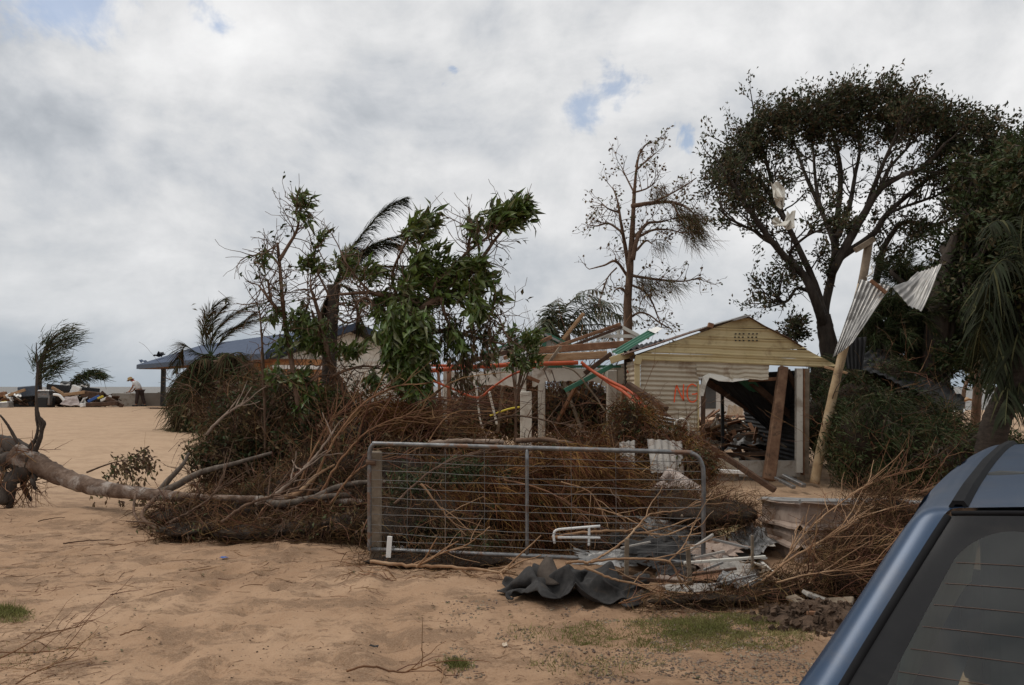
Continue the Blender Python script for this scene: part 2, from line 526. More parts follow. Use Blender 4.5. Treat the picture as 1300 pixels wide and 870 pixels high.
BRICK = M('orange_wall', [(0.36, 0.17, 0.075), (0.44, 0.22, 0.10)], 4, 0.85, stain=(0.28, 0.18, 0.11), stain_scale=1.2)
CONC = M('concrete', [(0.33, 0.30, 0.26), (0.42, 0.385, 0.34)], 5, 0.9, bump=0.3, stain=(0.22, 0.18, 0.14), stain_scale=3)
BLACKCLOTH = M('black_cloth', [(0.028, 0.0265, 0.026), (0.050, 0.047, 0.045)], 30, 0.95, bump=0.35, bscale=160, stain=(0.075, 0.056, 0.042), stain_scale=6, stain_at=(0.56, 0.75))
BLACK = M('black_plastic', [(0.014, 0.014, 0.015), (0.022, 0.022, 0.023)], 9, 0.5)
YELLOW = M('yellow_plastic', [(0.55, 0.42, 0.04), (0.62, 0.5, 0.06)], 4, 0.5)
BLUEP = M('blue_plastic', [(0.03, 0.09, 0.30), (0.05, 0.13, 0.38)], 4, 0.5)
TEAL = M('teal_cloth', [(0.02, 0.13, 0.16), (0.03, 0.18, 0.2)], 4, 0.7)
SOIL = M('dark_soil', [(0.05, 0.031, 0.02), (0.09, 0.056, 0.036), (0.14, 0.09, 0.06)], 14, 0.95, bump=1.0)
STONE = M('gravel', [(0.10, 0.072, 0.052), (0.17, 0.125, 0.092), (0.28, 0.22, 0.17)], 1.5, 0.9, island=0.9)
PALMD = M('palm_dark', [(0.010, 0.013, 0.006), (0.018, 0.022, 0.010), (0.032, 0.034, 0.016)], 2, 0.75, island=0.8, spec=0.12, trans=0.08, two=((0.07, 0.068, 0.03), 0.9))
GRASS = M('grass', [(0.13, 0.135, 0.035), (0.19, 0.18, 0.06), (0.26, 0.22, 0.10)], 2, 0.7, island=0.7, trans=0.2)
# ================================================================== THE SETTING
def graded(segments):
    out = []
    for a, b, st in segments:
        n = max(1, int(round((b - a) / st)))
        out += list(np.linspace(a, b, n, endpoint=False))
    out.append(segments[-1][1])
    return np.array(out)


def sand_material():
    m = bpy.data.materials.new('sand')
    m.use_nodes = True
    t = NT(m.node_tree)
    tc = t.n('ShaderNodeTexCoord').outputs['Object']
    n1 = t.noise(tc, 0.55, 6, 0.6, 0.5)
    n2 = t.noise(tc, 5.0, 6, 0.65, 0.3)
    n3 = t.noise(t.n('ShaderNodeMapping', ins={'Vector': tc, 'Scale': (0.85, 1.25, 1)}).outputs[0], 1.9, 9, 0.74, 0.25)
    n4 = t.noise(tc, 90.0, 3, 0.7)
    sep = t.n('ShaderNodeSeparateXYZ', ins={0: tc})
    col = t.ramp(n1, [(0.36, (0.255, 0.150, 0.086)), (0.5, (0.325, 0.200, 0.119)), (0.64, (0.395, 0.256, 0.160))])
    # paler clean beach sand further back
    far = t.mrange(sep.outputs[1], 9.5, 16.0)
    col = t.mix(far, col, t.ramp(n2, [(0.3, (0.39, 0.262, 0.166)), (0.7, (0.45, 0.312, 0.205))]))
    # damp and dirty streaks near the camera
    dirt = t.math('MULTIPLY', t.mrange(n3, 0.465, 0.565, 0.0, 0.85), t.mrange(t.noise(tc, 7.5, 6, 0.7, 0.2), 0.34, 0.52, 0.3, 1.0))
    dirt = t.math('MULTIPLY', dirt, t.mrange(sep.outputs[1], 9.0, 17.0, 1.0, 0.28))
    col = t.mix(dirt, col, (0.165, 0.098, 0.058))
    spk = t.mrange(t.noise(tc, 22.0, 4, 0.7, 0.2), 0.58, 0.68, 0.0, 0.7)
    spk = t.math('MULTIPLY', spk, t.mrange(sep.outputs[1], 8.0, 15.0, 1.0, 0.0))
    col = t.mix(spk, col, (0.13, 0.08, 0.052))
    col = t.mix(t.mrange(n4, 0.35, 0.65, 0.0, 0.25), col, (0.48, 0.36, 0.25))
    # reddish gravelly yard to the right of the tarpaulin
    grit = t.math('MULTIPLY', t.mrange(sep.outputs[0], -0.9, 0.9), t.mrange(sep.outputs[1], 7.5, 9.5, 1.0, 0.25))
    col = t.mix(t.math('MULTIPLY', grit, t.mrange(n2, 0.35, 0.7, 0.2, 0.75)), col, (0.225, 0.135, 0.080))
    hgt = t.math('ADD', t.math('MULTIPLY', n2, 0.6), t.math('MULTIPLY', n3, 0.45))
    hgt = t.math('ADD', hgt, t.math('MULTIPLY', t.noise(tc, 26.0, 4, 0.6), 0.22))
    b = t.n('ShaderNodeBump', ins={'Height': hgt, 'Strength': 0.65, 'Distance': 0.04})
    p = t.n('ShaderNodeBsdfPrincipled', ins={'Base Color': col, 'Roughness': 0.95, 'Specular IOR Level': 0.15, 'Normal': b.outputs[0]})
    t.n('ShaderNodeOutputMaterial', ins={0: p.outputs[0]})
    return m


SAND = sand_material()
gx = graded([(-900, -120, 130), (-120, -40, 10), (-40, -16, 1.2), (-16, -7, 0.25), (-7, 7, 0.06), (7, 16, 0.3), (16, 40, 1.5), (40, 120, 10), (120, 900, 130)])
gy = graded([(-400, -30, 60), (-30, 0, 3), (0, 3, 0.3), (3, 9, 0.045), (9, 15, 0.10), (15, 30, 0.4), (30, 76, 1.0), (76, 130, 9)])
X, Yg = np.meshgrid(gx, gy, indexing='ij')
Z = ground_h(X, Yg)
fine = (1 - sstep(Yg, 16, 30)) * (1 - sstep(np.abs(X), 9, 16))
rough = fbm(X * 1.5, Yg * 1.6, 21, 4, 0.55)
Z = Z + fine * 0.022 * np.clip(rough, -0.5, 0.6) + fine * 0.030 * fbm(X * 4.8, Yg * 5.2, 31, 4, .6)
pits = np.clip(vnoise(X * 2.6, Yg * 3.1, 77) - 0.30, 0, 1)
Z = Z - fine * pits * 0.22
rf = np.random.default_rng(77)
for wx0, wy0, hd, nst in ((-3.6, 4.2, 1.15, 12), (-1.2, 3.9, 1.9, 11), (-4.4, 7.6, .25, 12), (.3, 4.0, 1.4, 7), (-2.6, 6.2, -.35, 9), (-5.6, 6.4, .9, 9), (-6.5, 13.0, 1.3, 18), (-9.0, 12.5, .9, 18)):
    fx, fy = wx0, wy0
    for k in range(nst):
        hd += .10 * rf.normal(); fx += .62 * math.cos(hd); fy += .62 * math.sin(hd)
        sx_ = fx - .10 * math.sin(hd) * (1 if k % 2 else -1); sy_ = fy + .10 * math.cos(hd) * (1 if k % 2 else -1)
        la_ = (X - sx_) * math.cos(hd) + (Yg - sy_) * math.sin(hd); lb_ = -(X - sx_) * math.sin(hd) + (Yg - sy_) * math.cos(hd)
        q_ = np.sqrt((la_ / .15) ** 2 + (lb_ / .065) ** 2)
        Z = Z - .034 * np.exp(-q_ ** 4) + .014 * np.exp(-((q_ - 1.45) / .3) ** 2)
Zs = Z
g = Geo(); g.grid(np.stack([X, Yg, Z], -1))
o = g.obj('sand_ground', SAND, smooth=True, origin=(0, 0, 0))
tag(o, 'pale brown beach sand and dirt covering the whole ground', None, None, 'structure')

# sea
m = bpy.data.materials.new('sea_water'); m.use_nodes = True
t = NT(m.node_tree)
tc = t.n('ShaderNodeTexCoord').outputs['Object']
nz = t.noise(t.n('ShaderNodeMapping', ins={'Vector': tc, 'Scale': (0.12, 0.5, 1)}).outputs[0], 1.0, 5, 0.6)
col = t.ramp(nz, [(0.3, (0.115, 0.105, 0.09)), (0.7, (0.17, 0.155, 0.135))])
b = t.n('ShaderNodeBump', ins={'Height': nz, 'Strength': 0.9, 'Distance': 0.5})
p = t.n('ShaderNodeBsdfPrincipled', ins={'Base Color': col, 'Roughness': 0.45, 'Specular IOR Level': 0.25, 'Normal': b.outputs[0]})
t.n('ShaderNodeOutputMaterial', ins={0: p.outputs[0]})
g = Geo()
sx = graded([(-9000, -800, 1600), (-800, 800, 100), (800, 9000, 1600)]); sy = graded([(60, 400, 20), (400, 12000, 1500)])
X2, Y2 = np.meshgrid(sx, sy, indexing='ij')
g.grid(np.stack([X2, Y2, np.full_like(X2, -1.1)], -1))
tag(g.obj('sea', m, origin=(0, 60, -1.1)), 'grey brown sea along the horizon behind the beach', None, None, 'structure')


def plank(p, q, w, h, mat, label, cat='plank', group=None, roll=0.0, name='timber_plank', taper=1.0):
    g = Geo(); g.bar(p, q, w, h, roll, taper)
    o = g.obj(name, mat)
    bv = o.modifiers.new('edge', 'BEVEL'); bv.width = min(w, h) * 0.12; bv.segments = 1
    return tag(o, label, cat, group)


# ------------------------------------------------------------------ SHED
YS = 15.0
shed = empty('garden_shed', at(930, 602, YS), 'small cream metal shed with storm torn front and orange letters NG', 'shed')
# gable cladding: five courses of horizontal sheet, each butted over the next
def gable_x(z, side):
    a = at(806, 452, YS); pk = at(946, 402, YS); b = at(1061, 464, YS)
    e = a if side < 0 else b
    f = (z - e[2]) / (pk[2] - e[2])
    return e[0] + (pk[0] - e[0]) * f
zb0 = at(806, 457, YS)[2]; zb1 = at(1060, 467, YS)[2]; ztop = at(946, 403, YS)[2]
edges = [0.0, 0.17, 0.36, 0.56, 0.78, 1.0]
for k in range(5):
    f0, f1 = edges[k], edges[k + 1]
    n = 40
    rows = []
    for (f, off) in ((f0, 0.0), (f0 + 0.006, 0.028), (f0 + 0.03, 0.034), (f0 + 0.055, 0.012), (f0 + (f1 - f0) * 0.55, 0.010), (f1 - 0.06, 0.006), (f1 - 0.03, 0.022), (f1, 0.024)):
        row = []
        for i in range(n + 1):
            s_ = i / n
            zl = zb0 + (ztop - 0.02 - zb0) * f; zr = zb1 + (ztop - 0.02 - zb1) * f
            if f == 0: zl -= 0.0
            xl = gable_x(max(zl, at(806, 452, YS)[2]), -1); xr = gable_x(max(zr, at(1061, 464, YS)[2]), 1)
            x = xl + (xr - xl) * s_; z = zl + (zr - zl) * s_
            z += 0.006 * math.sin(x * 2.1 + k) + (0.010 * vnoise(x * 3, k, 3) if 0 < f < 0.9 else 0)
            row.append((x, YS - 0.02 - off - 0.012 * float(vnoise(x * 1.5, f * 5, 9)), z))
        rows.append(row)
    P = np.array(rows)
    g = Geo(); g.grid(P.transpose(1, 0, 2), 0.004)
    cl = g.obj('cladding_sheet', CREAM, shed)
    if k == 3:
        gv = Geo()
        for sx_ in (936, 953):
            for ix in range(3):
                for iz in range(3):
                    c = at(sx_ - 2 + ix * 5 - (iz % 2), 424 + iz * 4.3, YS - 0.058)
                    gv.box(c, (0.030, 0.012, 0.022))
        gv.obj('vent_slots', BLACK, cl)
# roof: two slopes of dark red brown sheets lifted by the wind
ROOFR = M('red_brown_roof', [(0.10, 0.055, 0.04), (0.16, 0.09, 0.065)], 4, 0.6, metal=0.2, stain=(0.24, 0.21, 0.18), stain_scale=2)
def roof_sheet(p0, p1, name='roof_sheet', depth=4.6, mat=ROOFR, crum=0.03, seed=1, lift=0.0):
    p0 = np.array(p0); p1 = np.array(p1)
    d = np.array([0.0, depth, 0.0])
    return corr(p0, p0 + d, p1 + np.array([0, 0, lift]), p1 + d + np.array([0, 0, lift]), 18, 0.010, crum, seed, nv=10, ripu=4, thick=0.006)
zl = at(798, 450, YS - .12); pk = at(948, 401.5, YS - .12); zr = at(1064, 467, YS - .12)
zl[1] = pk[1] = zr[1] = YS - 0.12
m1 = zl + (pk - zl) * 0.68
g = roof_sheet(zl + [0, 0, .02], m1 + [0, 0, .02], seed=3); g.obj('roof_sheet', ROOFR, shed)
g = roof_sheet(m1 + (pk - zl) * -0.02 + [0, 0, .035], pk + [0.02, 0, .02], seed=5, depth=3.0, lift=0.0); g.obj('roof_sheet', ZINC, shed)
g = roof_sheet(pk + [0, 0, .02], pk + (zr - pk) * 0.62 + [0, 0, .02], seed=7, depth=4.0); g.obj('roof_sheet', ROOFR, shed)
g = Geo(); g.bar(at(930, 407, YS - .1), at(951, 401, YS - .1), 0.25, 0.03); g.obj('ridge_cap', ZINC, shed)
g = Geo(); g.bar(at(905, 414, YS - .2), at(899, 412.5, YS - .2), .1, .08); g.obj('flashing', TIMBERM, shed)
# rafters at the verge
g = Geo(); g.bar(at(800, 455, YS + .02), at(946, 405, YS + .02), .05, .07); g.obj('rafter', TIMBERD, shed)
g = Geo(); g.bar(at(1062, 468, YS + .02), at(946, 405, YS + .02), .05, .07); g.obj('rafter', TIMBERD, shed)
# eave trim ends
g = Geo(); g.bar(at(806, 456, YS - .05), at(814, 458, YS - .05), .10, .16); g.obj('bargeboard_end', CREAM, shed)
# left wall: horizontal corrugated sheet
pA = at(813, 456, YS); pB = at(887, 459, YS); pC = at(813, 547, YS); pD = at(887, 547, YS)
for a in (pA, pB, pC, pD): a[1] = YS
wall = corr(pA, pC, pB, pD, 15, 0.012, 0.012, 4, nv=14, ripu=8)
wall.obj('wall_sheet', WALLW, shed)
g = Geo(); g.bar(at(809, 455, YS - .02), at(809, 600, YS - .02), .09, .09); g.obj('corner_post', CREAM, shed)
g = Geo(); g.bar(at(886.5, 484, YS - .025), at(886.5, 546, YS - .025), .025, .03); g.obj('sheet_edge', CREAM, shed)
# lower part of the left wall, behind the debris
pA = at(813, 548, YS + .03); pB = at(889, 548, YS + .03); pC = at(813, 598, YS + .03); pD = at(889, 598, YS + .03)
corr(pA, pC, pB, pD, 8, 0.010, 0.03, 6, nv=14, ripu=6).obj('wall_sheet', WALLW, shed)
# torn sheet above the opening: bent out at the bottom, ragged edge
nu, nv = 60, 30
rows = []
for i in range(nu + 1):
    u = i / nu; px = 884 + 93 * u
    yb = 478 + 6 * math.sin(u * 2.2) - 2.0 * u + (5.0 * float(vnoise(u * 9, 1, 5))) + (0 if u < 0.82 else -8 * (u - 0.82))
    row = []
    for j in range(nv + 1):
        v = j / nv
        p = at(px - (4 * v if u > .9 else 0), 458 + 3 * u + (yb - 458 - 3 * u) * v, YS)
        p[1] = YS - 0.012 - 0.011 * math.sin(v * 4 * 2 * PI) - 0.10 * v ** 2 * u - 0.03 * float(fbm(np.array([u * 4.]), np.array([v * 2.]), 8, 3)[0]) - 0.05 * math.exp(-((u - .42 - .05 * v) / .02) ** 2) * v
        row.append(p)
    rows.append(row)
g = Geo(); g.grid(np.array(rows), 0.003); g.obj('torn_sheet', WALLW, shed)
# curled white lining around the hole
P = []
for (px, py, dy) in ((890, 473, 0), (889, 503, 0), (893, 503, -.04), (897, 487, -.06), (901, 479, -.05), (913, 484, -.09), (930, 485, -.08), (951, 482, -.05)):
    P.append(at(px, py, YS - .04 + dy))
top = [at(890, 473, YS - .03), at(890, 490, YS - .035), at(890.5, 488, YS - .03), at(892, 478, YS - .03), at(900, 474, YS - .03), at(912, 476, YS - .03), at(930, 478, YS - .03), at(950, 478, YS - .03)]
g = Geo(); g.grid(np.stack([np.array(P), np.array(top)], 1), 0.004); g.obj('torn_lining', WHITEP, shed)
g = Geo(); g.bar(at(893, 481, YS + .03), at(892, 600, YS + .03), .07, .05); g.obj('door_jamb', TIMBERD, shed)
# head beam over the opening, at the right
g = Geo(); g.bar(at(950, 483, YS + .05), at(985, 481, YS + .05), .05, .06); g.obj('lintel', TIMBERM, shed)
# posts on the right
g = Geo(); g.bar(at(1014, 468, YS + .05), at(1014, 600, YS + .05), .11, .11); g.obj('white_post', WHITEP, shed)
g = Geo(); g.bar(at(1019.5, 468, YS + .06), at(1019.5, 603, YS + .06), .03, .13); g.obj('red_edge_board', TIMBERM, shed)
g = Geo(); g.bar(at(1024.5, 468, YS + .02), at(1023.5, 609, YS + .02), .075, .06); g.obj('timber_post', TIMBERG, shed)
# base wall
g = Geo(); a = at(890, 582, YS + .1); b = at(937, 582, YS + .1); g.box(((a[0] + b[0]) / 2, YS + .12, a[2] - .14), (b[0] - a[0], .14, .28)); g.obj('base_wall', M('base_cream', [(0.40, 0.34, 0.25), (0.48, 0.42, 0.32)], 3, 0.85, bump=0.2, stain=(0.24, 0.18, 0.12)), shed)
g = Geo(); a = at(937, 583, YS + .1); b = at(1014, 587, YS + .1); g.box(((a[0] + b[0]) / 2 + .003, YS + .125, a[2] - .17), (b[0] - a[0], .14, .28)); g.obj('base_wall', CONC, shed)
# floor slab and side and back frame of the shed
g = Geo(); a = at(806, 600, YS); b = at(1020, 600, YS); g.box(((a[0] + b[0]) / 2, YS + 2.5, gh(1.5, 16) + .03), (b[0] - a[0] - .1, 4.6, .16)); g.obj('floor_slab', CONC, shed)
pA = at(808, 458, YS + .05); pB = pA + [0, 4.3, 0]; g0 = gh(pA[0], 17)
corr(pA, [pA[0], YS + .05, g0], pB, [pA[0], YS + 4.3, g0], 24, 0.010, 0.02, 9, nv=12).obj('side_wall_sheet', WALLW, shed)
g = Geo(); g.bar(at(917, 500, YS + 2.0), at(917.5, 575, YS + 2.0), .06, .06); g.obj('steel_post', BLACK, shed)
# collapsed ceiling sheets hanging in the opening
a = at(893, 481, YS + .6); b = at(1012, 470, YS + .7); c = at(905, 487, YS + 3.4); d = at(1014, 590, YS + 3.4)
c = at(985, 560, YS + 1.6); d = at(1030, 560, YS + 2.4)
corr(at(893, 480, YS + .5), at(1006, 470, YS + .5), at(975, 545, YS + 2.2), at(1016, 580, YS + 1.6), 10, .012, .05, 11, nv=14, thick=.01).obj('collapsed_ceiling', DARKROOF, shed)
g = Geo(); g.bar(at(896, 484, YS + .45), at(976, 535, YS + 2.0), .05, .12); g.obj('fallen_rafter', TIMBERD, shed)
g = Geo(); g.bar(at(950, 482, YS + .45), at(1012, 535, YS + 1.0), .05, .12); g.obj('fallen_rafter', TIMBERD, shed)
g = Geo(); g.bar(at(1000, 470, YS + .4), at(1016, 505, YS + .5), .05, .08); g.obj('fallen_rafter', TIMBERD, shed)
corr(at(935, 483, YS + .35), at(958, 483, YS + .35), at(952, 497, YS + .75), at(970, 500, YS + .75), 3, .01, .02, 12, nv=4).obj('ceiling_panel', GREENP, shed)
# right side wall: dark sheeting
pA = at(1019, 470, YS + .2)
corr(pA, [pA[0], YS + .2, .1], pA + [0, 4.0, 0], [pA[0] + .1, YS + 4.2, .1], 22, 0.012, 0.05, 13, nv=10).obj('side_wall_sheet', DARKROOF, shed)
# sprayed letters: flat strokes of orange paint on the wall sheet
SPRAY = M('orange_spray', [(0.80, 0.10, 0.03), (0.86, 0.14, 0.045)], 6, 0.6)
def stroke(px, w=0.022):
    pts = spline([at(x, y, YS - .0165) for x, y in px], 14 * (len(px) - 1) + 1)
    pts[:, 1] = YS - 0.0165
    zt = at(813, 456, YS)[2]; zbm = at(813, 547, YS)[2]
    g = Geo(); tt = np.gradient(pts, axis=0); tt = unit(tt)
    u = np.cross(tt, [0, 1, 0])
    k = len(pts); wv = w * (0.8 + 0.4 * np.abs(np.sin(np.arange(k) * .9)))[:, None]
    g.grid(np.stack([pts - u * wv / 2, pts + u * wv / 2], 1), 0.003)
    return g
let = empty('painted_letter', at(870, 500, YS - .016))
let.parent = shed; let.location = tuple(ORIG[let] - ORIG[shed])
stroke([(856, 511), (857, 500), (859, 489)]).obj('letter_stroke', SPRAY, let)
stroke([(859, 489), (864, 501), (868, 509)]).obj('letter_stroke', SPRAY, let)
stroke([(868, 509), (867.5, 498), (868, 488)]).obj('letter_stroke', SPRAY, let)
stroke([(884, 490.5), (878.5, 488), (873.5, 492), (872.5, 501), (875, 508.5), (880, 510.5), (884.5, 507.5)]).obj('letter_stroke', SPRAY, let)
stroke([(878.5, 500.5), (882, 500.5), (885.5, 500), (885, 507)]).obj('letter_stroke', SPRAY, let)

# ------------------------------------------------------------------ RUINED CARPORT / VERANDAH left of the shed
YR = 17.0
ruin = empty('ruined_verandah', at(725, 552, YR), 'ruined white verandah with columns and arched beam left of the shed', 'verandah')
def col_part(px0, px1, py0, py1, Y, name='column', mat=WHITEP):
    c0 = at((px0 + px1) / 2, py0, Y); w = (px1 - px0) / FPX * Y
    zbm = min(at(px0, py1, Y)[2], gh(c0[0], Y))
    g = Geo(); n = 6
    g.box((c0[0], Y, (c0[2] + zbm) / 2), (w, w, c0[2] - zbm))
    o = g.obj(name, mat, ruin)
    bv = o.modifiers.new('edge', 'BEVEL'); bv.width = 0.02; bv.segments = 2
    return o
col_part(660.5, 675, 497, 549, YR)
col_part(661, 668, 470, 497, YR + .0, 'column_stub')
col_part(683, 692, 470, 547, YR + 1.4)
col_part(770, 783, 470, 556, YR - .2)
col_part(563, 573, 470, 545, YR + .8)
# white beam with arched haunches
def arch_beam(px0, px1, ytop, ybot, drop, Y, hx, name='arched_beam'):
    n = 36; top = []; bot = []
    for i in range(n + 1):
        u = i / n; px = px0 + (px1 - px0) * u
        d0 = drop * max(math.exp(-(u * (px1 - px0) / hx) ** 2), math.exp(-((1 - u) * (px1 - px0) / hx) ** 2))
        top.append(at(px, ytop, Y)); bot.append(at(px, ybot + d0 + .8 * math.sin(i * 1.7), Y))
    P = np.stack([np.array(top), np.array(bot)], 1)
    P[:, :, 1] = Y
    g = Geo(); g.grid(P, 0.16); return g.obj(name, WHITEP, ruin)
arch_beam(676, 771, 468, 484, 7, YR - .05, 12)
arch_beam(783, 802, 468, 484, 5, YR - .05, 8)
arch_beam(574, 661, 472, 489, 6, YR + .2, 12)
g = Geo(); g.bar(at(676, 465.5, YR - .1), at(788, 465.5, YR - .1), .18, .05); g.obj('green_fascia', GREENP, ruin)
g = Geo(); g.bar(at(797, 455, YR - .6), at(799, 550, YR - .6), .14, .14); g.obj('dark_post', BARKD, ruin)
g = Geo(); g.bar(at(793, 488, YR - .4), at(793, 545, YR - .4), .12, .12); g.obj('brown_post', TIMBERM, ruin)
g = Geo(); g.bar(at(570, 455, YR + .4), at(571, 560, YR + .4), .09, .09); g.obj('rusty_post', TIMBERM, ruin)
g = Geo(); g.bar(at(556, 465, YR + .6), at(561, 545, YR + .6), .06, .06); g.obj('rusty_post', TIMBERM, ruin)
# roof timbers, each lying loose on the beam
def loose(p, q, w, h, mat, label, roll=0.0, cat='beam'):
    return plank(p, q, w, h, mat, label, cat, None, roll, 'roof_timber')
loose(at(676, 445.5, YR - .2), at(803, 436.5, YR - .5), .10, .14, TIMBERM, 'long red brown roof beam lying on top of the ruined verandah')
loose(at(677, 455.5, YR - .5), at(771, 450.5, YR - .6), .10, .15, TIMBER, 'pale orange timber beam lying just above the orange pipe')
loose(at(707, 440, YR + .4), at(788, 411.5, YR + .2), .07, .07, TIMBERM, 'upper of two red brown rafters sloping up to the dead tree trunk')
loose(at(722, 441, YR + .1), at(790, 415, YR + .0), .06, .06, TIMBERD, 'lower darker of two rafters sloping up to the dead tree trunk')
loose(at(715, 431, YR + .9), at(741, 398, YR + .7), .07, .07, TIMBER, 'short pale timber stick pointing up from the ruined verandah roof')
loose(at(742, 474, YR - .8), at(776, 449, YR - .8), .10, .09, TIMBERD, 'broken dark timber hanging under the green roof sheet')
loose(at(717, 496, YR - .9), at(778, 464, YR - .9), .06, .09, GREENP, 'long green painted plank slanting down across the white arched beam', 0, 'plank')
loose(at(668, 478, YR - .4), at(685, 485, YR - .4), .05, .07, TIMBERM, 'small brown timber offcut hung at the white column head')
loose(at(775, 458, YR - 1.0), at(805, 448, YR - 1.2), .05, .13, CREAM, 'short cream board poking out at the shed roof corner', 0, 'plank')
g = corr(at(786, 451, YR - 1.1), at(776, 446.5, YR - .9), at(833, 423.5, YR - 1.1), at(823, 419.5, YR - .9), 3, .012, .02, 15, nv=6)
tag(g.obj('roof_sheet', GREENP), 'green painted metal sheet tilted up beside the shed roof', 'metal sheet')
g = corr(at(832, 423.5, YR - 1.15), at(822, 419.5, YR - .95), at(842, 417, YR - 1.2), at(833, 415.5, YR - 1.0), 1, .006, .02, 16, nv=4)
tag(g.obj('bent_sheet', WHITEC), 'small white bent sheet at the end of the green roof sheet', 'metal sheet')
g = corr(at(792, 449, YR - 1.3), at(845, 434, YR - 1.3), at(802, 440, YR + .6), at(842, 430, YR + .6), 7, .02, .08, 17, nv=8, thick=.006)
tag(g.obj('roof_sheet', DARKROOF), 'crumpled black roofing sheet between the green sheet and the shed gable', 'metal sheet')
# white truss piece
tr = empty('roof_truss', at(787, 440, YR + .6), 'white painted broken roof truss behind the loose beams', 'truss')
for a, b in (((757, 427), (812, 427)), ((785, 414), (785, 440)), ((789, 415), (810, 426)), ((783, 418), (757, 430))):
    g = Geo(); g.bar(at(*a, YR + .6 + .03 * (a[0] % 3)), at(*b, YR + .6 + .03 * (a[0] % 3)), .05, .07); g.obj('truss_member', WHITEP, tr)
# green trimmed gable of the house behind
YG = 20.0
hs = empty('green_trim_house', at(690, 480, YG), 'small white gabled house with green trim behind the ruined verandah', 'house')
def wallpoly(px, Y, depth, mat, name, parent):
    f = np.array([at(x, y, Y) for x, y in px]); f[:, 1] = Y
    b = f + [0, depth, 0]; n = len(f)
    g = Geo(); g.add(np.concatenate([f, b]), None, None, [list(range(n)), list(range(n, 2 * n))[::-1]] + [[i, i + n, (i + 1) % n + n, (i + 1) % n] for i in range(n)])
    return g.obj(name, mat, parent)
wallpoly([(622, 448), (690, 425), (724, 441), (724, 478), (622, 478)], YG, .15, WHITEP, 'gable_wall', hs)
for a, b, nm in (((615, 450), (691, 424), 'bargeboard'), ((690, 424), (728, 442), 'bargeboard'), ((691, 430), (691, 441), 'green_mullion')):
    g = Geo(); g.bar(at(*a, YG - .06), at(*b, YG - .06), .10, .13 if nm == 'bargeboard' else .12); g.obj(nm, GREENP, hs)
g = Geo()
for a, b in (((613, 450), (690.5, 422.5)), ((690.5, 422.5), (730, 442))):
    A = at(*a, YG - .2); B = at(*b, YG - .2); A[1] = B[1] = YG - .2
    g.grid(np.array([[A, A + [0, 5, 0]], [B, B + [0, 5, 0]]]), .05)
g.obj('roof', ZINC, hs)
wallpoly([(615, 455), (690, 470), (690, 530), (615, 530)], YG + 1.5, .15, CONC, 'side_wall', hs)

# orange conduits
def pipe(px, Ys, r, label, mat=ORANGE, cat='pipe', n=8, name='orange_pipe', group=None, sub=10):
    pts = spline([at(x, y, Y) for (x, y), Y in zip(px, Ys)], sub * (len(px) - 1) + 1)
    g = Geo(); g.tube(pts, r, n)
    return tag(g.obj(name, mat, smooth=True), label, cat, group)
Y1 = YR - 1.0
pipe([(545, 471), (600, 466), (660, 463), (734, 460.5)], [Y1] * 4, .045, 'thick straight orange conduit running level under the roof beams')
pipe([(546, 464), (600, 465), (640, 462.5), (676, 459.5)], [Y1 + .25] * 4, .03, 'thinner orange conduit lying just behind the thick one')
pipe([(548, 483), (575, 494), (606, 505), (625, 492), (650, 476), (682, 465)], [Y1 - .2] * 6, .022, 'sagging thin orange conduit hanging in a V below the beams')
pipe([(738, 460), (752, 471), (775, 484), (800, 497), (818, 515), (838, 533)], [Y1, Y1 - .1, Y1 - .5, Y1 - 1.2, 14.2, 14.0], .03, 'upper of two orange conduits curving down towards the fallen gutter')
pipe([(740, 463), (756, 474), (776, 488), (795, 500), (815, 520), (828, 540)], [Y1, Y1 - .1, Y1 - .5, Y1 - 1.2, 14.1, 13.9], .03, 'lower of two orange conduits curving down towards the fallen gutter')
pipe([(797, 470), (802, 485), (808, 500), (816, 512), (826, 528)], [YR - .9, YR - .9, 14.6, 14.4, 14.2], .025, 'orange conduit dropping steeply beside the dark verandah post')
pipe([(799, 472), (806, 490), (811, 505), (814, 522), (832, 545)], [YR - .9, YR - .9, 14.5, 14.2, 13.9], .022, 'loose orange conduit end drooping onto the debris below the shed wall')
pipe([(635, 470), (655, 461), (672, 458), (662, 471)], [YR - .5] * 4, .012, 'thin grey wire loop at the white column', GALV, 'wire', 5, 'wire')
pipe([(714, 466), (727, 470), (737, 479), (745, 490), (757, 505), (767, 520), (776, 527), (793, 528)], [YR - 1.1] * 5 + [YR - 1.2] * 3, .018, 'long brown bent rod hanging from the beam to the column foot', TIMBERG, 'rod', 5, 'bent_rod')
pipe([(603, 475), (606, 505), (609, 530), (613, 545)], [YR - .6] * 4, .02, 'white hanging cord under the sagging orange conduit', WHITEP, 'cord', 5, 'dangling_rope')
pipe([(621, 497), (626, 518), (631, 539)], [YR - .4] * 3, .025, 'thin white rod leaning under the ruined beam', WHITEP, 'rod', 5, 'leaning_rod')
pipe([(622, 528), (635, 523), (648, 519), (660, 517)], [YR - .4] * 4, .02, 'yellow hose stretched left of the white column', YELLOW, 'hose', 5, 'yellow_hose')

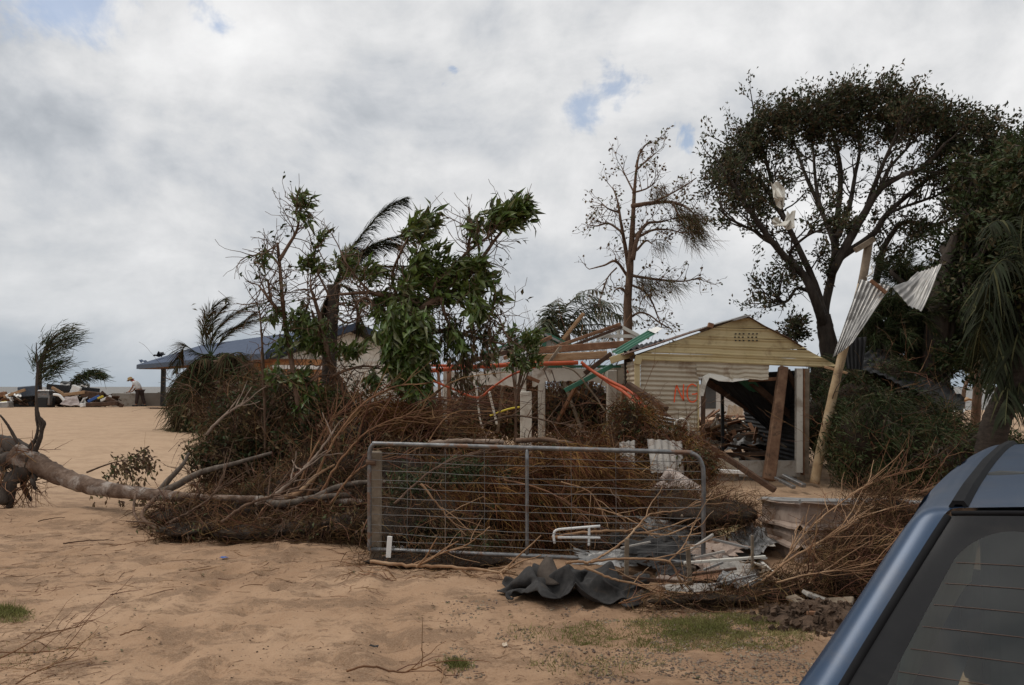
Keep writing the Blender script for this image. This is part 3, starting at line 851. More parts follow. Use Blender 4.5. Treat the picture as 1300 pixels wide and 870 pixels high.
# brown fallen gutter / beam and the leaning timber
plank(at(797, 488, 14.6), at(846, 520, 14.0), .12, .10, TIMBERD, 'upper broken length of dark beam resting on the debris by the shed', 'beam')
plank(at(838, 524, 14.0), at(984, 623, 12.9), .085, .09, TIMBERD, 'long dark brown beam fallen diagonally across the shed front', 'beam')
plank(at(994.5, 466, YS - .10), at(976, 610, YS - .55), .16, .13, M('timber_mid', [(0.085, 0.045, 0.027), (0.15, 0.082, 0.048), (0.22, 0.13, 0.078)], 6, .85, bump=.4, stain=(.05, .03, .02), stain_scale=4), 'thick brown timber post leaning in the shed opening', 'post', taper=1.25)
plank(at(985, 607, 13.9), at(1008, 619, 13.4), .07, .05, GALV, 'left of two short grey metal channels on the ground before the shed', 'metal channel', name='metal_channel')
plank(at(995, 604, 14.0), at(1021, 617, 13.5), .09, .06, GALV, 'right wider of two grey metal channels on the ground before the shed', 'metal channel', name='metal_channel')
plank(at(897, 597, 14.2), at(948, 600, 14.2), .10, .06, WHITEC, 'strip of white broken rubble along the shed base', 'rubble strip', name='rubble_strip')
plank(at(1047, 466, YS - .2), at(1076, 474, YS - .5), .05, .04, TIMBER, 'thin yellow stick poking from the shed gable towards the pole', 'stick', name='broken_stick')

# ------------------------------------------------------------------ distant white house behind the shed
YH = 27.0
wh = empty('white_house', at(925, 525, YH), 'white walled house far behind seen through the shed opening', 'house')
wallpoly([(870, 488), (946, 488), (946, 530), (870, 530)], YH, .2, WHITEC, 'wall', wh)
wallpoly([(894, 489), (909, 489), (909, 519), (894, 519)], YH - .04, .03, M('house_window', [(0.08, 0.085, 0.09), (0.13, 0.135, 0.14)], 2, 0.25), 'window', wh)
g = Geo(); g.grid(np.array([[at(860, 480, YH - .5), at(880, 470, YH + 3)], [at(955, 480, YH - .5), at(945, 470, YH + 3)]]), .08); g.obj('roof', ZINC, wh)

# ------------------------------------------------------------------ house at left with blue grey roof
hb = empty('blue_roof_house', (-8.0, 33, gh(-8, 33)), 'long low house with blue grey metal roof behind the fallen palm', 'house')
ax = np.array([-11.8, 16.0, 0]); Lx = np.linalg.norm(ax); ax /= Lx
ay = np.array([ax[1], -ax[0], 0])
E0 = np.array([-8.92, 30.0, 2.90])
W2 = 3.54; RISE = 1.22
def hp(u, v, z): return np.array([E0[0], E0[1], 0]) + ax * u + ay * v + np.array([0, 0, z])
Lr = 20.5
for k in range(10):
    u0 = Lr * k / 10; u1 = Lr * (k + 1) / 10 - .012
    corr(hp(u0, 0, 2.90), hp(u1, 0, 2.90), hp(u0, W2, 2.90 + RISE), hp(u1, W2, 2.90 + RISE), 8, .014, .01, k, nv=5, ripu=4, thick=.02).obj('roof_sheet', BLUEROOF, hb)
corr(hp(0, W2, 2.90 + RISE), hp(Lr, W2, 2.90 + RISE), hp(0, 2 * W2, 2.90), hp(Lr, 2 * W2, 2.90), 60, .014, .01, 2, nv=5, ripu=4, thick=.02).obj('roof_sheet', BLUEROOF, hb)
for a, b in ((hp(-.02, 0, 2.84), hp(-.02, W2 + .02, 2.84 + RISE)), (hp(-.02, W2, 2.84 + RISE), hp(-.02, 2 * W2, 2.84))):
    g = Geo(); g.bar(a, b, .06, .26); g.obj('bargeboard', NAVY, hb)
g = Geo(); g.bar(hp(0, .02, 2.80), hp(Lr, .02, 2.80), .08, .22); g.obj('fascia', NAVY, hb)
g = Geo(); g.bar(hp(.3, 0.8, 2.70), hp(Lr, 0.8, 2.70), 1.4, .04); g.obj('soffit', TIMBERM, hb)
def wallbox(u0, u1, v0, v1, z0, z1, mat, name):
    P = [hp(u, v, z) for z in (z0, z1) for (u, v) in ((u0, v0), (u1, v0), (u1, v1), (u0, v1))]
    g = Geo(); g.add(P, [[0, 3, 2, 1], [4, 5, 6, 7], [0, 1, 5, 4], [1, 2, 6, 5], [2, 3, 7, 6], [3, 0, 4, 7]])
    return g.obj(name, mat, hb)
wallbox(.45, .65, .5, 2.6, -.3, 2.74, BRICK, 'gable_wall')
wallbox(.45, .65, 2.6, 6.6, -.3, 2.74, WHITEP, 'gable_wall')
P = [hp(.5, .7, 2.74), hp(.5, 6.4, 2.74), hp(.5, W2, 3.85)]
g = Geo(); P = np.array(P); g.add(np.concatenate([P, P + ax * .12]), None, [[0, 1, 2], [3, 5, 4]], [[0, 3, 4, 1], [1, 4, 5, 2], [2, 5, 3, 0]]); g.obj('gable_infill', WHITEP, hb)
wallbox(.65, 9.5, 1.6, 1.8, -.3, 2.68, BRICK, 'side_wall')
wallbox(.38, .45, .4, 3.0, 2.36, 2.50, WHITEC, 'white_batten')
pp = at(211, 497, 45.0)
g = Geo(); g.bar([pp[0], 44.6, gh(pp[0], 44.6)], [pp[0], 44.6, 2.75], .20, .20); g.obj('verandah_post', BLACK, hb)
g = corr(at(194, 452, 45.6), at(205, 446.5, 45.2), at(203, 453, 45.8), at(210, 449, 45.6), 2, .08, .25, 3, nv=5, thick=.02)
tag(g.obj('torn_roof_sheet', DARKROOF), 'dark torn sheet curled up on the blue roof edge', 'metal sheet')
g = corr(at(176, 456, 46.2), at(186, 458, 46.2), at(178, 460, 46.0), at(187, 459, 46.0), 2, .03, .1, 4, nv=4, thick=.02)
tag(g.obj('gutter_end', BLUEROOF), 'bent grey gutter end at the far corner of the blue roof', 'gutter')

# low sea wall where the man works
def wallthing(px0, px1, pt, Y, th, mat, label):
    a = at(px0, pt, Y); b = at(px1, pt, Y)
    g = Geo(); z0 = gh(a[0], Y) - .1
    g.box(((a[0] + b[0]) / 2, Y + th / 2, (a[2] + z0) / 2), (b[0] - a[0], th, a[2] - z0))
    return tag(g.obj('low_wall', mat), label, 'wall')
wallthing(142, 171.5, 499.5, 45.6, 1.4, CONC, 'pale left end block of the low sea wall beside the man')
wallthing(172, 232, 499, 46.6, .25, M('grey_render', [(0.27, 0.235, 0.20), (0.34, 0.30, 0.26)], 2, .9, bump=.2), 'long grey low wall behind the man under the blue roof')

# more collapsed timber and loose wire in the ruined verandah
loose(at(580, 462, YR + .5), at(668, 442, YR + .6), .06, .10, TIMBERD, 'dark rafter sloping behind the centre tree above the orange pipe')
loose(at(596, 470, YR + .2), at(640, 446, YR + .9), .05, .07, TIMBERG, 'grey batten leaning across the dark rafter behind the centre tree')
loose(at(640, 455, YR + .3), at(700, 428, YR + 1.2), .05, .08, TIMBERM, 'red brown batten crossing below the green gable')
loose(at(690, 470, YR - .7), at(712, 440, YR - .6), .05, .06, TIMBERG, 'short grey batten standing against the two roof beams')
loose(at(584, 545, YR + .6), at(600, 468, YR + .3), .08, .08, TIMBERD, 'dark upright timber left of the hanging white cord')
loose(at(632, 548, YR + 1.2), at(640, 474, YR + 1.0), .07, .07, TIMBERG, 'grey upright stud behind the leaning white rod')
loose(at(705, 540, YR + 1.4), at(738, 478, YR + .8), .06, .08, TIMBERM, 'brown timber leaning in the dark bay between the columns')
loose(at(738, 545, YR + 1.0), at(716, 486, YR + 1.6), .05, .07, TIMBERG, 'grey timber crossing the brown one in the dark bay')
loose(at(590, 508, YR + 1.0), at(655, 520, YR + 1.2), .05, .10, TIMBERD, 'dark rail lying level behind the yellow hose')
for k, (px, lb) in enumerate((([(700, 470), (712, 500), (735, 515), (758, 498), (768, 472)], 'thin dark wire drooping between the two right columns'), ([(690, 468), (700, 488), (720, 492), (742, 478), (756, 466)], 'second thin wire drooping just below the green fascia'), ([(584, 470), (600, 520), (626, 530), (650, 500), (664, 474)], 'thin dark wire drooping in the left bay of the verandah'))):
    pipe(px, [YR - .5 - .1 * k] * 5, .010, lb, TIMBERD, 'wire', 5, 'hanging_wire')
g = corr(at(622, 462, YR + 1.0), at(668, 452, YR + 1.0), at(632, 450, YR + 2.0), at(676, 440, YR + 2.0), 6, .02, .14, 19, nv=10, thick=.005)
tag(g.obj('roof_sheet', ZINC), 'bent grey roof sheet lying above the orange pipe behind the leafy bush', 'metal sheet')
g = corr(at(700, 447, YR + .2), at(770, 441, YR + .2), at(712, 438, YR + 1.2), at(772, 433, YR + 1.2), 8, .02, .12, 20, nv=10, thick=.005)
tag(g.obj('roof_sheet', ZINC), 'crumpled grey roof sheet lying between the two stacked roof beams', 'metal sheet')
# ================================================================== TREES
def px_path(pts, Y, rng, jit=0.0, n=None, dys=None):
    out = []
    for i, (x, y) in enumerate(pts):
        yy = Y + (dys[i] if dys is not None else jit * (rng.random() - 0.5))
        out.append(at(x, y, yy))
    return spline(out, n or (len(pts) - 1) * 6 + 1)


def grow(rng, p, d, L, r, lvl, out, tips, wander=0.25, trop=(0, 0, 0.05), nch=(4, 6), ang=(0.5, 0.9), ratio=0.55, k=6, rmin=0.003, shrink=0.35):
    """a branch with side branches; out gets (points, radii), tips get (point, dir)"""
    pts = [np.array(p, float)]; d = unit(d)
    st = L / k
    tr = np.array(trop)
    for i in range(k):
        d = unit(d + wander * rng.normal(size=3) * 0.6 + tr)
        pts.append(pts[-1] + d * st)
    pts = np.array(pts)
    rad = np.linspace(r, max(rmin, r * shrink), k + 1)
    out.append((pts, rad))
    if lvl == 0:
        for i in range(k // 2, k + 1): tips.append((pts[i], unit(pts[i] - pts[i - 1])))
        return
    m = rng.integers(nch[0], nch[1] + 1)
    for c in range(m):
        f = 0.25 + 0.75 * (c + rng.random()) / m
        i = min(k - 1, int(f * k)); q = pts[i] + (pts[i + 1] - pts[i]) * (f * k - i)
        t = unit(pts[i + 1] - pts[i])
        ax_ = unit(np.cross(t, rng.normal(size=3)))
        a = ang[0] + (ang[1] - ang[0]) * rng.random()
        cd = t * math.cos(a) + ax_ * math.sin(a)
        grow(rng, q, cd, L * ratio * (0.7 + 0.6 * rng.random()), max(rmin, rad[i] * 0.6), lvl - 1, out, tips, wander, trop, nch, ang, ratio, max(3, k - 1), rmin, shrink)


def branch_geo(paths, nbig=8, rng=None, rough=0.0):
    g = Geo()
    bykey = {}
    for pts, rad in paths:
        if rad[0] > 0.02:
            g.tube(pts, rad, nbig if rad[0] > 0.06 else 6, rough=rough, rng=rng)
        else:
            bykey.setdefault(len(pts), []).append((pts, np.asarray(rad)))
    for k, lst in bykey.items():
        g.strands(np.array([p for p, r in lst]), np.array([r for p, r in lst]), 3 if lst[0][1][0] < 0.008 else 4)
    return g


def leaf_cloud(rng, tips, per, L, W, spread, bias=(0, 0, 0), up=0.6, dirw=1.0, fold=0.2, jl=0.5):
    P = np.array([t[0] for t in tips]); D = np.array([t[1] for t in tips])
    P = np.repeat(P, per, 0); D = np.repeat(D, per, 0)
    N = len(P)
    P = P + rng.normal(size=(N, 3)) * spread
    d = unit(D * dirw + rng.normal(size=(N, 3)) * 0.75 + np.array(bias))
    nr = unit(rng.normal(size=(N, 3)) + np.array([0, 0, up]))
    l = L * (1 - jl / 2 + jl * rng.random(N)); w = W * (1 - jl / 2 + jl * rng.random(N))
    g = Geo(); g.leaves(P, d, nr, l, w, fold)
    return g


def needle_cloud(rng, tips, per, L, W, spread, bias, k=3, bend=0.15):
    P = np.array([t[0] for t in tips]); D = np.array([t[1] for t in tips])
    P = np.repeat(P, per, 0) + rng.normal(size=(len(P) * per, 3)) * spread
    d = unit(np.repeat(D, per, 0) * 0.8 + rng.normal(size=(len(P), 3)) * 0.35 + np.array(bias))
    N = len(P)
    l = L * (0.5 + rng.random(N))
    bd = rng.normal(size=(N, 3)) * bend + np.array([0, 0, -bend * 0.8])
    t = np.linspace(0, 1, k)[None, :, None]
    pts = P[:, None, :] + d[:, None, :] * t * l[:, None, None] + bd[:, None, :] * (t ** 2) * l[:, None, None]
    w = np.broadcast_to(np.array([1.0] + [0.8] * (k - 2) + [0.25])[None, :] * W, (N, k))
    g = Geo(); g.ribbons(pts, w, unit(rng.normal(size=(N, 3))))
    return g


# ------------------------------------------------------------------ big tree at the right
rng = np.random.default_rng(11)
YF = 19.0
bt = empty('umbrella_tree', at(1056, 560, YF), 'tall dark spreading tree with bare limbs under a domed crown behind the shed', 'tree')
trunk = px_path([(1068, 590), (1062, 500), (1054, 450), (1048, 418), (1045, 400)], YF, rng, 0.05)
paths_t = [(trunk, np.linspace(.27, .16, len(trunk)))]
limbs = [
    ([(1049, 425), (1041, 398), (1031, 372), (1021, 351), (999, 329), (977, 303), (955, 272), (934, 241), (918, 215)], .16, -1.0),
    ([(1050, 425), (1044, 394), (1034, 360), (1012, 311), (997, 281), (984, 246), (969, 193), (955, 154)], .13, .5),
    ([(1051, 428), (1047, 394), (1058, 338), (1062, 290), (1067, 224), (1060, 180), (1047, 137)], .15, 1.2),
    ([(1063, 325), (1056, 300), (1043, 268), (1025, 228), (1012, 193), (999, 145)], .10, 2.0),
    ([(1056, 345), (1082, 298), (1099, 268), (1117, 241), (1143, 224), (1174, 211), (1200, 182)], .14, -.8),
    ([(1097, 272), (1113, 228), (1134, 180), (1150, 150)], .08, -1.2),
    ([(1064, 300), (1078, 263), (1086, 220), (1091, 189), (1082, 141)], .09, 2.4),
    ([(1054, 350), (1065, 329), (1108, 298), (1126, 272), (1161, 241), (1196, 215), (1232, 198)], .13, 1.0),
    ([(1076, 470), (1098, 420), (1110, 370), (1117, 333), (1126, 307), (1147, 283), (1187, 285), (1222, 272)], .15, 1.5),
    ([(1018, 347), (1003, 322), (1024, 300), (1048, 290)], .06, -1.5),
    ([(1031, 372), (1012, 366), (1002, 380), (992, 384), (981, 382)], .055, -.5),
    ([(984, 312), (960, 295), (930, 280), (912, 265)], .05, -1.6),
    ([(997, 281), (985, 262), (972, 240), (948, 215), (930, 190)], .06, 0),
    ([(1117, 241), (1128, 215), (1150, 190), (1172, 165)], .06, 1.4),
    ([(1126, 272), (1150, 262), (1185, 250), (1215, 235)], .05, .2),
    ([(1043, 268), (1036, 235), (1032, 190), (1025, 140)], .06, 1.7),
]
tips = []
crown_tw = []
for pts, r, dy in limbs:
    n = len(pts)
    p = px_path(pts, YF, rng, 0, dys=[dy * i / (n - 1) + 0.25 * (rng.random() - .5) for i in range(n)])
    paths_t.append((p, np.linspace(r * .78, max(.022, r * .22), len(p))))
    m = len(p)
    for i in range(m // 3, m):
        if rng.random() < 0.75:
            t = unit(p[min(i + 1, m - 1)] - p[i - 1])
            d = unit(t * .8 + rng.normal(size=3) * .7 + [0, 0, .15])
            f = i / m
            grow(rng, p[i], d, 0.5 + 0.35 * rng.random(), .022, 1, crown_tw, tips if f > .55 or rng.random() < .22 else [], trop=(0, 0, .08), nch=(3, 4))
# crown twigs: clumps with gaps along the dome edge
lobes = [(918, 200, 15), (930, 228, 17), (946, 178, 15), (962, 150, 17), (940, 205, 18), (985, 140, 18), (1003, 128, 18), (1022, 135, 20), (965, 190, 16), (990, 170, 18), (925, 258, 14), (950, 240, 13),
         (1040, 118, 18), (1062, 112, 18), (1085, 108, 19), (1105, 112, 18), (1128, 116, 18), (1150, 120, 20), (1172, 126, 20), (1192, 133, 20), (1065, 138, 20), (1098, 135, 21), (1130, 142, 21), (1160, 148, 22), (1190, 160, 24), (1045, 150, 17),
         (1212, 150, 22), (1232, 165, 22), (1250, 178, 24), (1268, 190, 24), (1215, 185, 24), (1240, 205, 26), (1265, 225, 26), (1285, 190, 22), (1010, 158, 16), (1030, 165, 14), (1080, 162, 15), (1120, 166, 14), (1190, 195, 18),
         (1218, 222, 22), (1240, 250, 24), (1205, 250, 14), (905, 222, 9), (958, 265, 8), (1080, 290, 8), (1040, 330, 7), (1000, 415, 10), (1012, 428, 10), (1000, 345, 8), (1140, 330, 12), (1160, 300, 12), (1110, 400, 14), (1090, 430, 12)]
for cx, cy, r in lobes:
    R = r * YF / FPX
    cy += 13 * max(0.0, min(1.0, (175 - cy) / 40.0)); c0 = at(cx + rng.normal() * 3, cy, YF)
    for q in range(int(2 + r * .66)):
        v = unit(rng.normal(size=3)) * R * .8 * rng.random() ** .45
        v[1] *= 2.6
        p = c0 + v
        d = unit(np.array([v[0], v[1] * .4, v[2]]) * .6 / R + rng.normal(size=3) * .4 + [0.15, 0, .25])
        grow(rng, p - d * .32, d, .36 + .22 * rng.random(), .012, 1, crown_tw, tips, trop=(0.05, 0, .04), nch=(3, 4), k=4)
g = branch_geo(paths_t, 9, rng, .12); g.obj('trunk', BARKD, bt, smooth=True)
g = branch_geo(crown_tw, 5); tw = g.obj('twigs', BARKD, bt); tw['kind'] = 'stuff'
g = leaf_cloud(rng, tips, 5, .098, .046, .055, (0.25, 0, .05), .5); lf = g.obj('crown', LEAFO, bt); lf['kind'] = 'stuff'
print('F tips', len(tips))

# ------------------------------------------------------------------ dark trees at the right edge
def bushy_tree(name, label, pts, Y, r0, lobes, seed, leaf, L, W, per=5, dep=1.6, group=None, bias=(0.2, 0, -.1), bark=BARKD, twL=.6, dens=.8, limbs=True, needle=False):
    rng = np.random.default_rng(seed)
    p = px_path(pts, Y, rng, .25)
    base = p[0]
    root = empty(name, base, label, 'tree', group)
    paths = [(p, np.linspace(r0, r0 * .45, len(p)))]
    tw = []; tips = []
    for cx, cy, r in lobes:
        R = r * Y / FPX; c0 = at(cx, cy, Y + (rng.random() - .5) * dep)
        if limbs:
            i = int(len(p) * (0.45 + .5 * rng.random())); i = min(i, len(p) - 1)
            mid = (p[i] + c0) / 2 + rng.normal(size=3) * .2
            sp = spline([p[i], mid, c0], 9); paths.append((sp, np.linspace(r0 * .35, .02, 9)))
        for q in range(int(4 + r * dens)):
            v = unit(rng.normal(size=3)) * R * rng.random() ** .5
            v[1] *= 1.6
            d = unit(v / R * .6 + rng.normal(size=3) * .5 + np.array(bias))
            grow(rng, c0 + v - d * twL * .5, d, twL * (.7 + .6 * rng.random()), .011, 1, tw, tips, trop=(0.03, 0, -.02), nch=(3, 4), k=4)
    branch_geo(paths, 8, rng, .12).obj('trunk', bark, root, smooth=True)
    o = branch_geo(tw, 4).obj('twigs', bark, root); o['kind'] = 'stuff'
    gg = needle_cloud(rng, tips, per, L, W, .03, bias) if needle else leaf_cloud(rng, tips, per, L, W, .06, bias, .4)
    o = gg.obj('crown', leaf, root); o['kind'] = 'stuff'
    return root

bushy_tree('dark_tree', 'dense dark tree with a thick trunk filling the upper right edge', [(1194, 602), (1188, 480), (1190, 420), (1200, 350), (1225, 290), (1250, 240)], 17.0, .30,
           [(1225, 285, 26), (1250, 265, 28), (1280, 250, 30), (1300, 215, 28), (1295, 285, 32), (1262, 300, 28), (1235, 320, 24), (1210, 310, 18), (1285, 325, 30), (1290, 370, 26), (1270, 410, 24), (1295, 430, 26), (1240, 420, 18), (1280, 460, 20), (1300, 480, 22), (1200, 460, 14), (1225, 345, 22), (1250, 345, 24), (1215, 345, 20), (1310, 180, 24), (1305, 330, 28), (1275, 215, 26), (1235, 225, 22), (1225, 375, 20), (1255, 385, 20)], 23, LEAFM, .13, .055, 5)
bushy_tree('dark_tree', 'added dark tree just outside the right edge whose low crown shades the leaning palm', [(1430, 640), (1428, 520), (1410, 380), (1390, 280), (1370, 200)], 12.6, .22,  # added tree with its trunk out of view, to shade the palm
           [(1330, 230, 34), (1305, 290, 26), (1340, 330, 40), (1310, 200, 20), (1360, 260, 44), (1330, 400, 36), (1296, 345, 16), (1380, 200, 50), (1400, 320, 50), (1310, 450, 26), (1345, 480, 40), (1290, 470, 14)], 24, LEAFM, .12, .05, 5, twL=.45)
bushy_tree('casuarina_tree', 'dull needle leaved tree behind the bent roof sheets', [(1148, 594), (1158, 490), (1166, 430), (1172, 380), (1176, 340)], 18.0, .20,
           [(1140, 395, 16), (1165, 420, 18), (1120, 420, 18), (1150, 445, 18), (1100, 450, 16), (1185, 405, 16), (1200, 430, 16), (1175, 365, 14), (1150, 350, 12), (1125, 465, 14), (1215, 405, 14)], 29, LEAFM, .22, .006, 26, needle=True)
bushy_tree('slender_tree', 'slender reddish trunk standing between the dark tree and the right palm', [(1236, 575), (1242, 480), (1244, 440), (1246, 400), (1252, 350)], 21.0, .12,
           [(1230, 395, 12), (1262, 410, 14), (1250, 360, 14)], 31, LEAFM, .13, .05, 4, bark=BARKB)

# ------------------------------------------------------------------ thin damaged tree behind the ruin
rng = np.random.default_rng(5)
YE = 23.0
te = empty('storm_stripped_tree', at(798, 560, YE), 'slim storm stripped tree with few brown leaves rising behind the ruin', 'tree')
pt = []
trunk = px_path([(797, 560), (798, 470), (797, 410), (797, 380), (800, 340), (803, 290), (805, 250), (808, 215), (813, 190)], YE, rng, .1)
pt.append((trunk, np.interp(np.linspace(0, 1, len(trunk)), [0, .3, .5, .65, .8, 1], [.15, .13, .10, .07, .045, .015])))
L_ = [([(799, 346), (793, 309), (788, 281), (784, 256), (778, 238)], .07), ([(803, 330), (810, 300), (822, 284), (838, 282), (854, 278)], .075),
      ([(802, 262), (826, 258), (854, 257), (875, 266), (888, 282)], .07), ([(826, 258), (844, 250), (866, 238), (884, 226)], .04),
      ([(803, 350), (813, 352), (844, 356), (869, 357), (890, 352)], .05), ([(796, 350), (782, 332), (767, 337), (748, 342)], .05),
      ([(797, 374), (788, 366), (780, 369)], .05), ([(802, 362), (818, 370), (828, 384), (835, 402), (840, 414)], .035),
      ([(802, 402), (812, 397), (824, 400), (838, 410), (852, 418)], .035), ([(807, 212), (812, 196), (820, 184), (828, 181)], .03), ([(809, 215), (822, 203), (832, 195)], .03),
      ([(805, 245), (795, 225), (789, 212)], .03), ([(791, 296), (773, 284), (758, 287), (748, 286)], .035), ([(786, 270), (772, 265), (764, 258)], .03),
      ([(806, 300), (818, 288), (822, 279)], .05), ([(808, 318), (820, 306), (828, 310)], .04), ([(812, 300), (830, 292), (850, 292), (866, 296)], .04), ([(854, 278), (868, 276), (880, 290)], .03),
      ([(783, 340), (772, 352), (764, 372), (760, 386)], .025), ([(803, 245), (820, 240), (832, 232)], .03), ([(854, 257), (862, 275), (870, 292)], .03)]
tw = []; tips = []
for pts, r in L_:
    p = px_path(pts, YE, rng, .9)
    p[0] = p[0]; m = len(p)
    pt.append((p, np.linspace(r, .014, m)))
    for i in range(2, m):
        if rng.random() < .42:
            d = unit(unit(p[i] - p[i - 1]) + rng.normal(size=3) * .8)
            grow(rng, p[i], d, .38 + .4 * rng.random(), .012, 1, tw, tips, wander=.5, nch=(2, 3), k=4, rmin=.005)
branch_geo(pt, 8, rng, .1).obj('trunk', BARKB, te, smooth=True)
o = branch_geo(tw, 4).obj('twigs', BARKB, te); o['kind'] = 'stuff'
sel = [t for t in tips if rng.random() < .42]
o = leaf_cloud(rng, sel, 2, .105, .065, .06, (0, 0, 0), .3).obj('crown', LEAFB, te); o['kind'] = 'stuff'
ht = []
for cx, cy, rx, ry, n in ((876, 280, 15, 14, 60), (884, 296, 12, 14, 40), (868, 268, 12, 8, 20), (838, 240, 10, 8, 12), (822, 360, 18, 7, 34), (850, 360, 16, 6, 20), (836, 312, 6, 10, 10), (832, 246, 8, 8, 8)):
    for i in range(n):
        ht.append((at(cx + rng.normal() * rx * .6, cy + rng.normal() * ry * .6, YE + rng.normal() * .3), unit(np.array([.7, 0, -.5]) + rng.normal(size=3) * .4)))
o = needle_cloud(rng, ht, 9, .36, .006, .05, (.1, 0, -.35)).obj('hanging_needles', LEAFB, te); o['kind'] = 'stuff'
# torn insulation caught in the big tree
def scrap(pts, Y, label, seed):
    rng = np.random.default_rng(seed)
    P = []
    for k, (x, y, w) in enumerate(pts):
        c = at(x, y, Y + .06 * math.sin(k * 2.1)); hw = w * Y / FPX / 2
        P.append([c + [hw * s_, .06 * rng.normal() * 1.0, .03 * rng.normal()] for s_ in np.linspace(-1, 1, 5)])
    g = Geo(); g.grid(np.array(P), .02)
    return tag(g.obj('torn_scrap', WHITEP), label, 'scrap')
scrap([(984, 232, 10), (988, 240, 16), (990, 250, 14), (992, 258, 8), (993, 264, 5)], YF - 2.0, 'upper torn white scrap caught in the crown of the big tree', 1)
scrap([(984, 278, 9), (990, 283, 16), (996, 288, 22), (1002, 281, 10), (1004, 271, 8)], YF - 2.0, 'lower hooked white scrap caught in the crown of the big tree', 2)

# ------------------------------------------------------------------ palms
def frond(rng, pts, nleaf, L, W, mat, parent, name='frond', sag=.35, lift=.25, sweep=.6, rr=.018, missing=.05, width3=True, flat=(0, 0, 0)):
    n = len(pts); sp = spline(pts, 24)
    g = Geo(); g.tube(sp, np.linspace(rr, rr * .25, 24), 5)
    t_ = np.linspace(.10, 1.0, nleaf)
    idx = np.clip(t_ * 23, 0, 22.999); i0 = idx.astype(int); f = (idx - i0)[:, None]
    base = sp[i0] * (1 - f) + sp[np.minimum(i0 + 1, 23)] * f
    tan = unit(np.gradient(sp, axis=0))[i0]
    side = unit(np.cross(tan, np.array([0.05, 0.1, 1.0])))
    upv = np.cross(side, tan)
    P = []; W_ = []; Nn = []
    for s_ in (-1, 1):
        l = L * np.sin(np.clip(t_ * .92 + .10, 0, 1) * PI) ** .55 * (.8 + .4 * rng.random(nleaf))
        d = unit(side * s_ + tan * sweep + upv * lift + rng.normal(size=(nleaf, 3)) * .14 + np.array(flat))
        keep = rng.random(nleaf) > missing
        tt = np.linspace(0, 1, 4)[None, :, None]
        p = base[:, None, :] + d[:, None, :] * tt * l[:, None, None] + np.array([0, 0, -1.0]) * (tt ** 2) * (sag * l * (.6 + .8 * rng.random(nleaf)))[:, None, None]
        w = np.array([.6, 1, .8, .12])[None, :] * W * np.ones((nleaf, 1))
        nr = unit(upv + tan * .3 + side * s_ * .3 + rng.normal(size=(nleaf, 3)) * .25)
        P.append(p[keep]); W_.append(w[keep]); Nn.append(nr[keep])
    g.ribbons(np.concatenate(P), np.concatenate(W_), np.concatenate(Nn))
    return g.obj(name, mat, parent)


def trunk_rings(pts, r0, r1, mat, parent, name='trunk', rings=40):
    sp = spline(pts, rings * 2)
    rr = np.linspace(r0, r1, rings * 2) * (1 + .05 * (np.arange(rings * 2) % 2))
    g = Geo(); g.tube(sp, rr, 12)
    return g.obj(name, mat, parent, smooth=True)

# wind bent coconut palm behind the ruin
rng = np.random.default_rng(8)
YP = 25.0
pa = empty('coconut_palm', at(722, 540, YP), 'green coconut palm with wind swept fronds behind the ruined verandah', 'palm')
trunk_rings([at(722, 570, YP), at(722, 480, YP), at(718, 425, YP)], .18, .14, BARKB, pa)
for k, fp in enumerate([
    [(718, 425), (714, 400), (728, 380), (748, 368), (768, 372)],
    [(718, 425), (712, 402), (722, 385), (742, 376), (762, 380), (778, 390)],
    [(718, 425), (722, 405), (745, 392), (772, 385), (800, 388), (822, 394)],
    [(718, 425), (730, 410), (755, 402), (785, 402), (815, 412)],
    [(718, 425), (730, 415), (755, 412), (785, 416), (805, 430)],
    [(718, 425), (735, 420), (760, 420), (780, 432)],
    [(718, 425), (728, 408), (750, 396), (780, 398), (800, 405)],
    [(718, 425), (706, 412), (700, 400), (703, 386), (712, 378)],
    [(718, 425), (708, 412), (696, 405), (690, 412), (688, 428)],
    [(718, 425), (705, 420), (690, 420), (686, 440)],
    [(718, 425), (712, 410), (702, 398), (698, 392)],
    [(718, 425), (726, 402), (748, 385), (770, 392), (785, 402)]]):
    dys = [0.25 * i * (rng.random() - .5) * 2 for i in range(len(fp))]
    frond(rng, [at(x, y, YP + dy) for (x, y), dy in zip(fp, dys)], 60, .55, .016, PALMG, pa, sag=.7, lift=.1, sweep=.9)
for px in (689, 692, 696, 700):
    g = Geo(); g.tube(spline([at(712, 430, YP), at(px + 4, 418, YP), at(px, 402 + (px % 3), YP), at(px + 1, 425, YP)], 14), .03, 5); g.obj('dead_leaf_stalk', PALMB, pa)

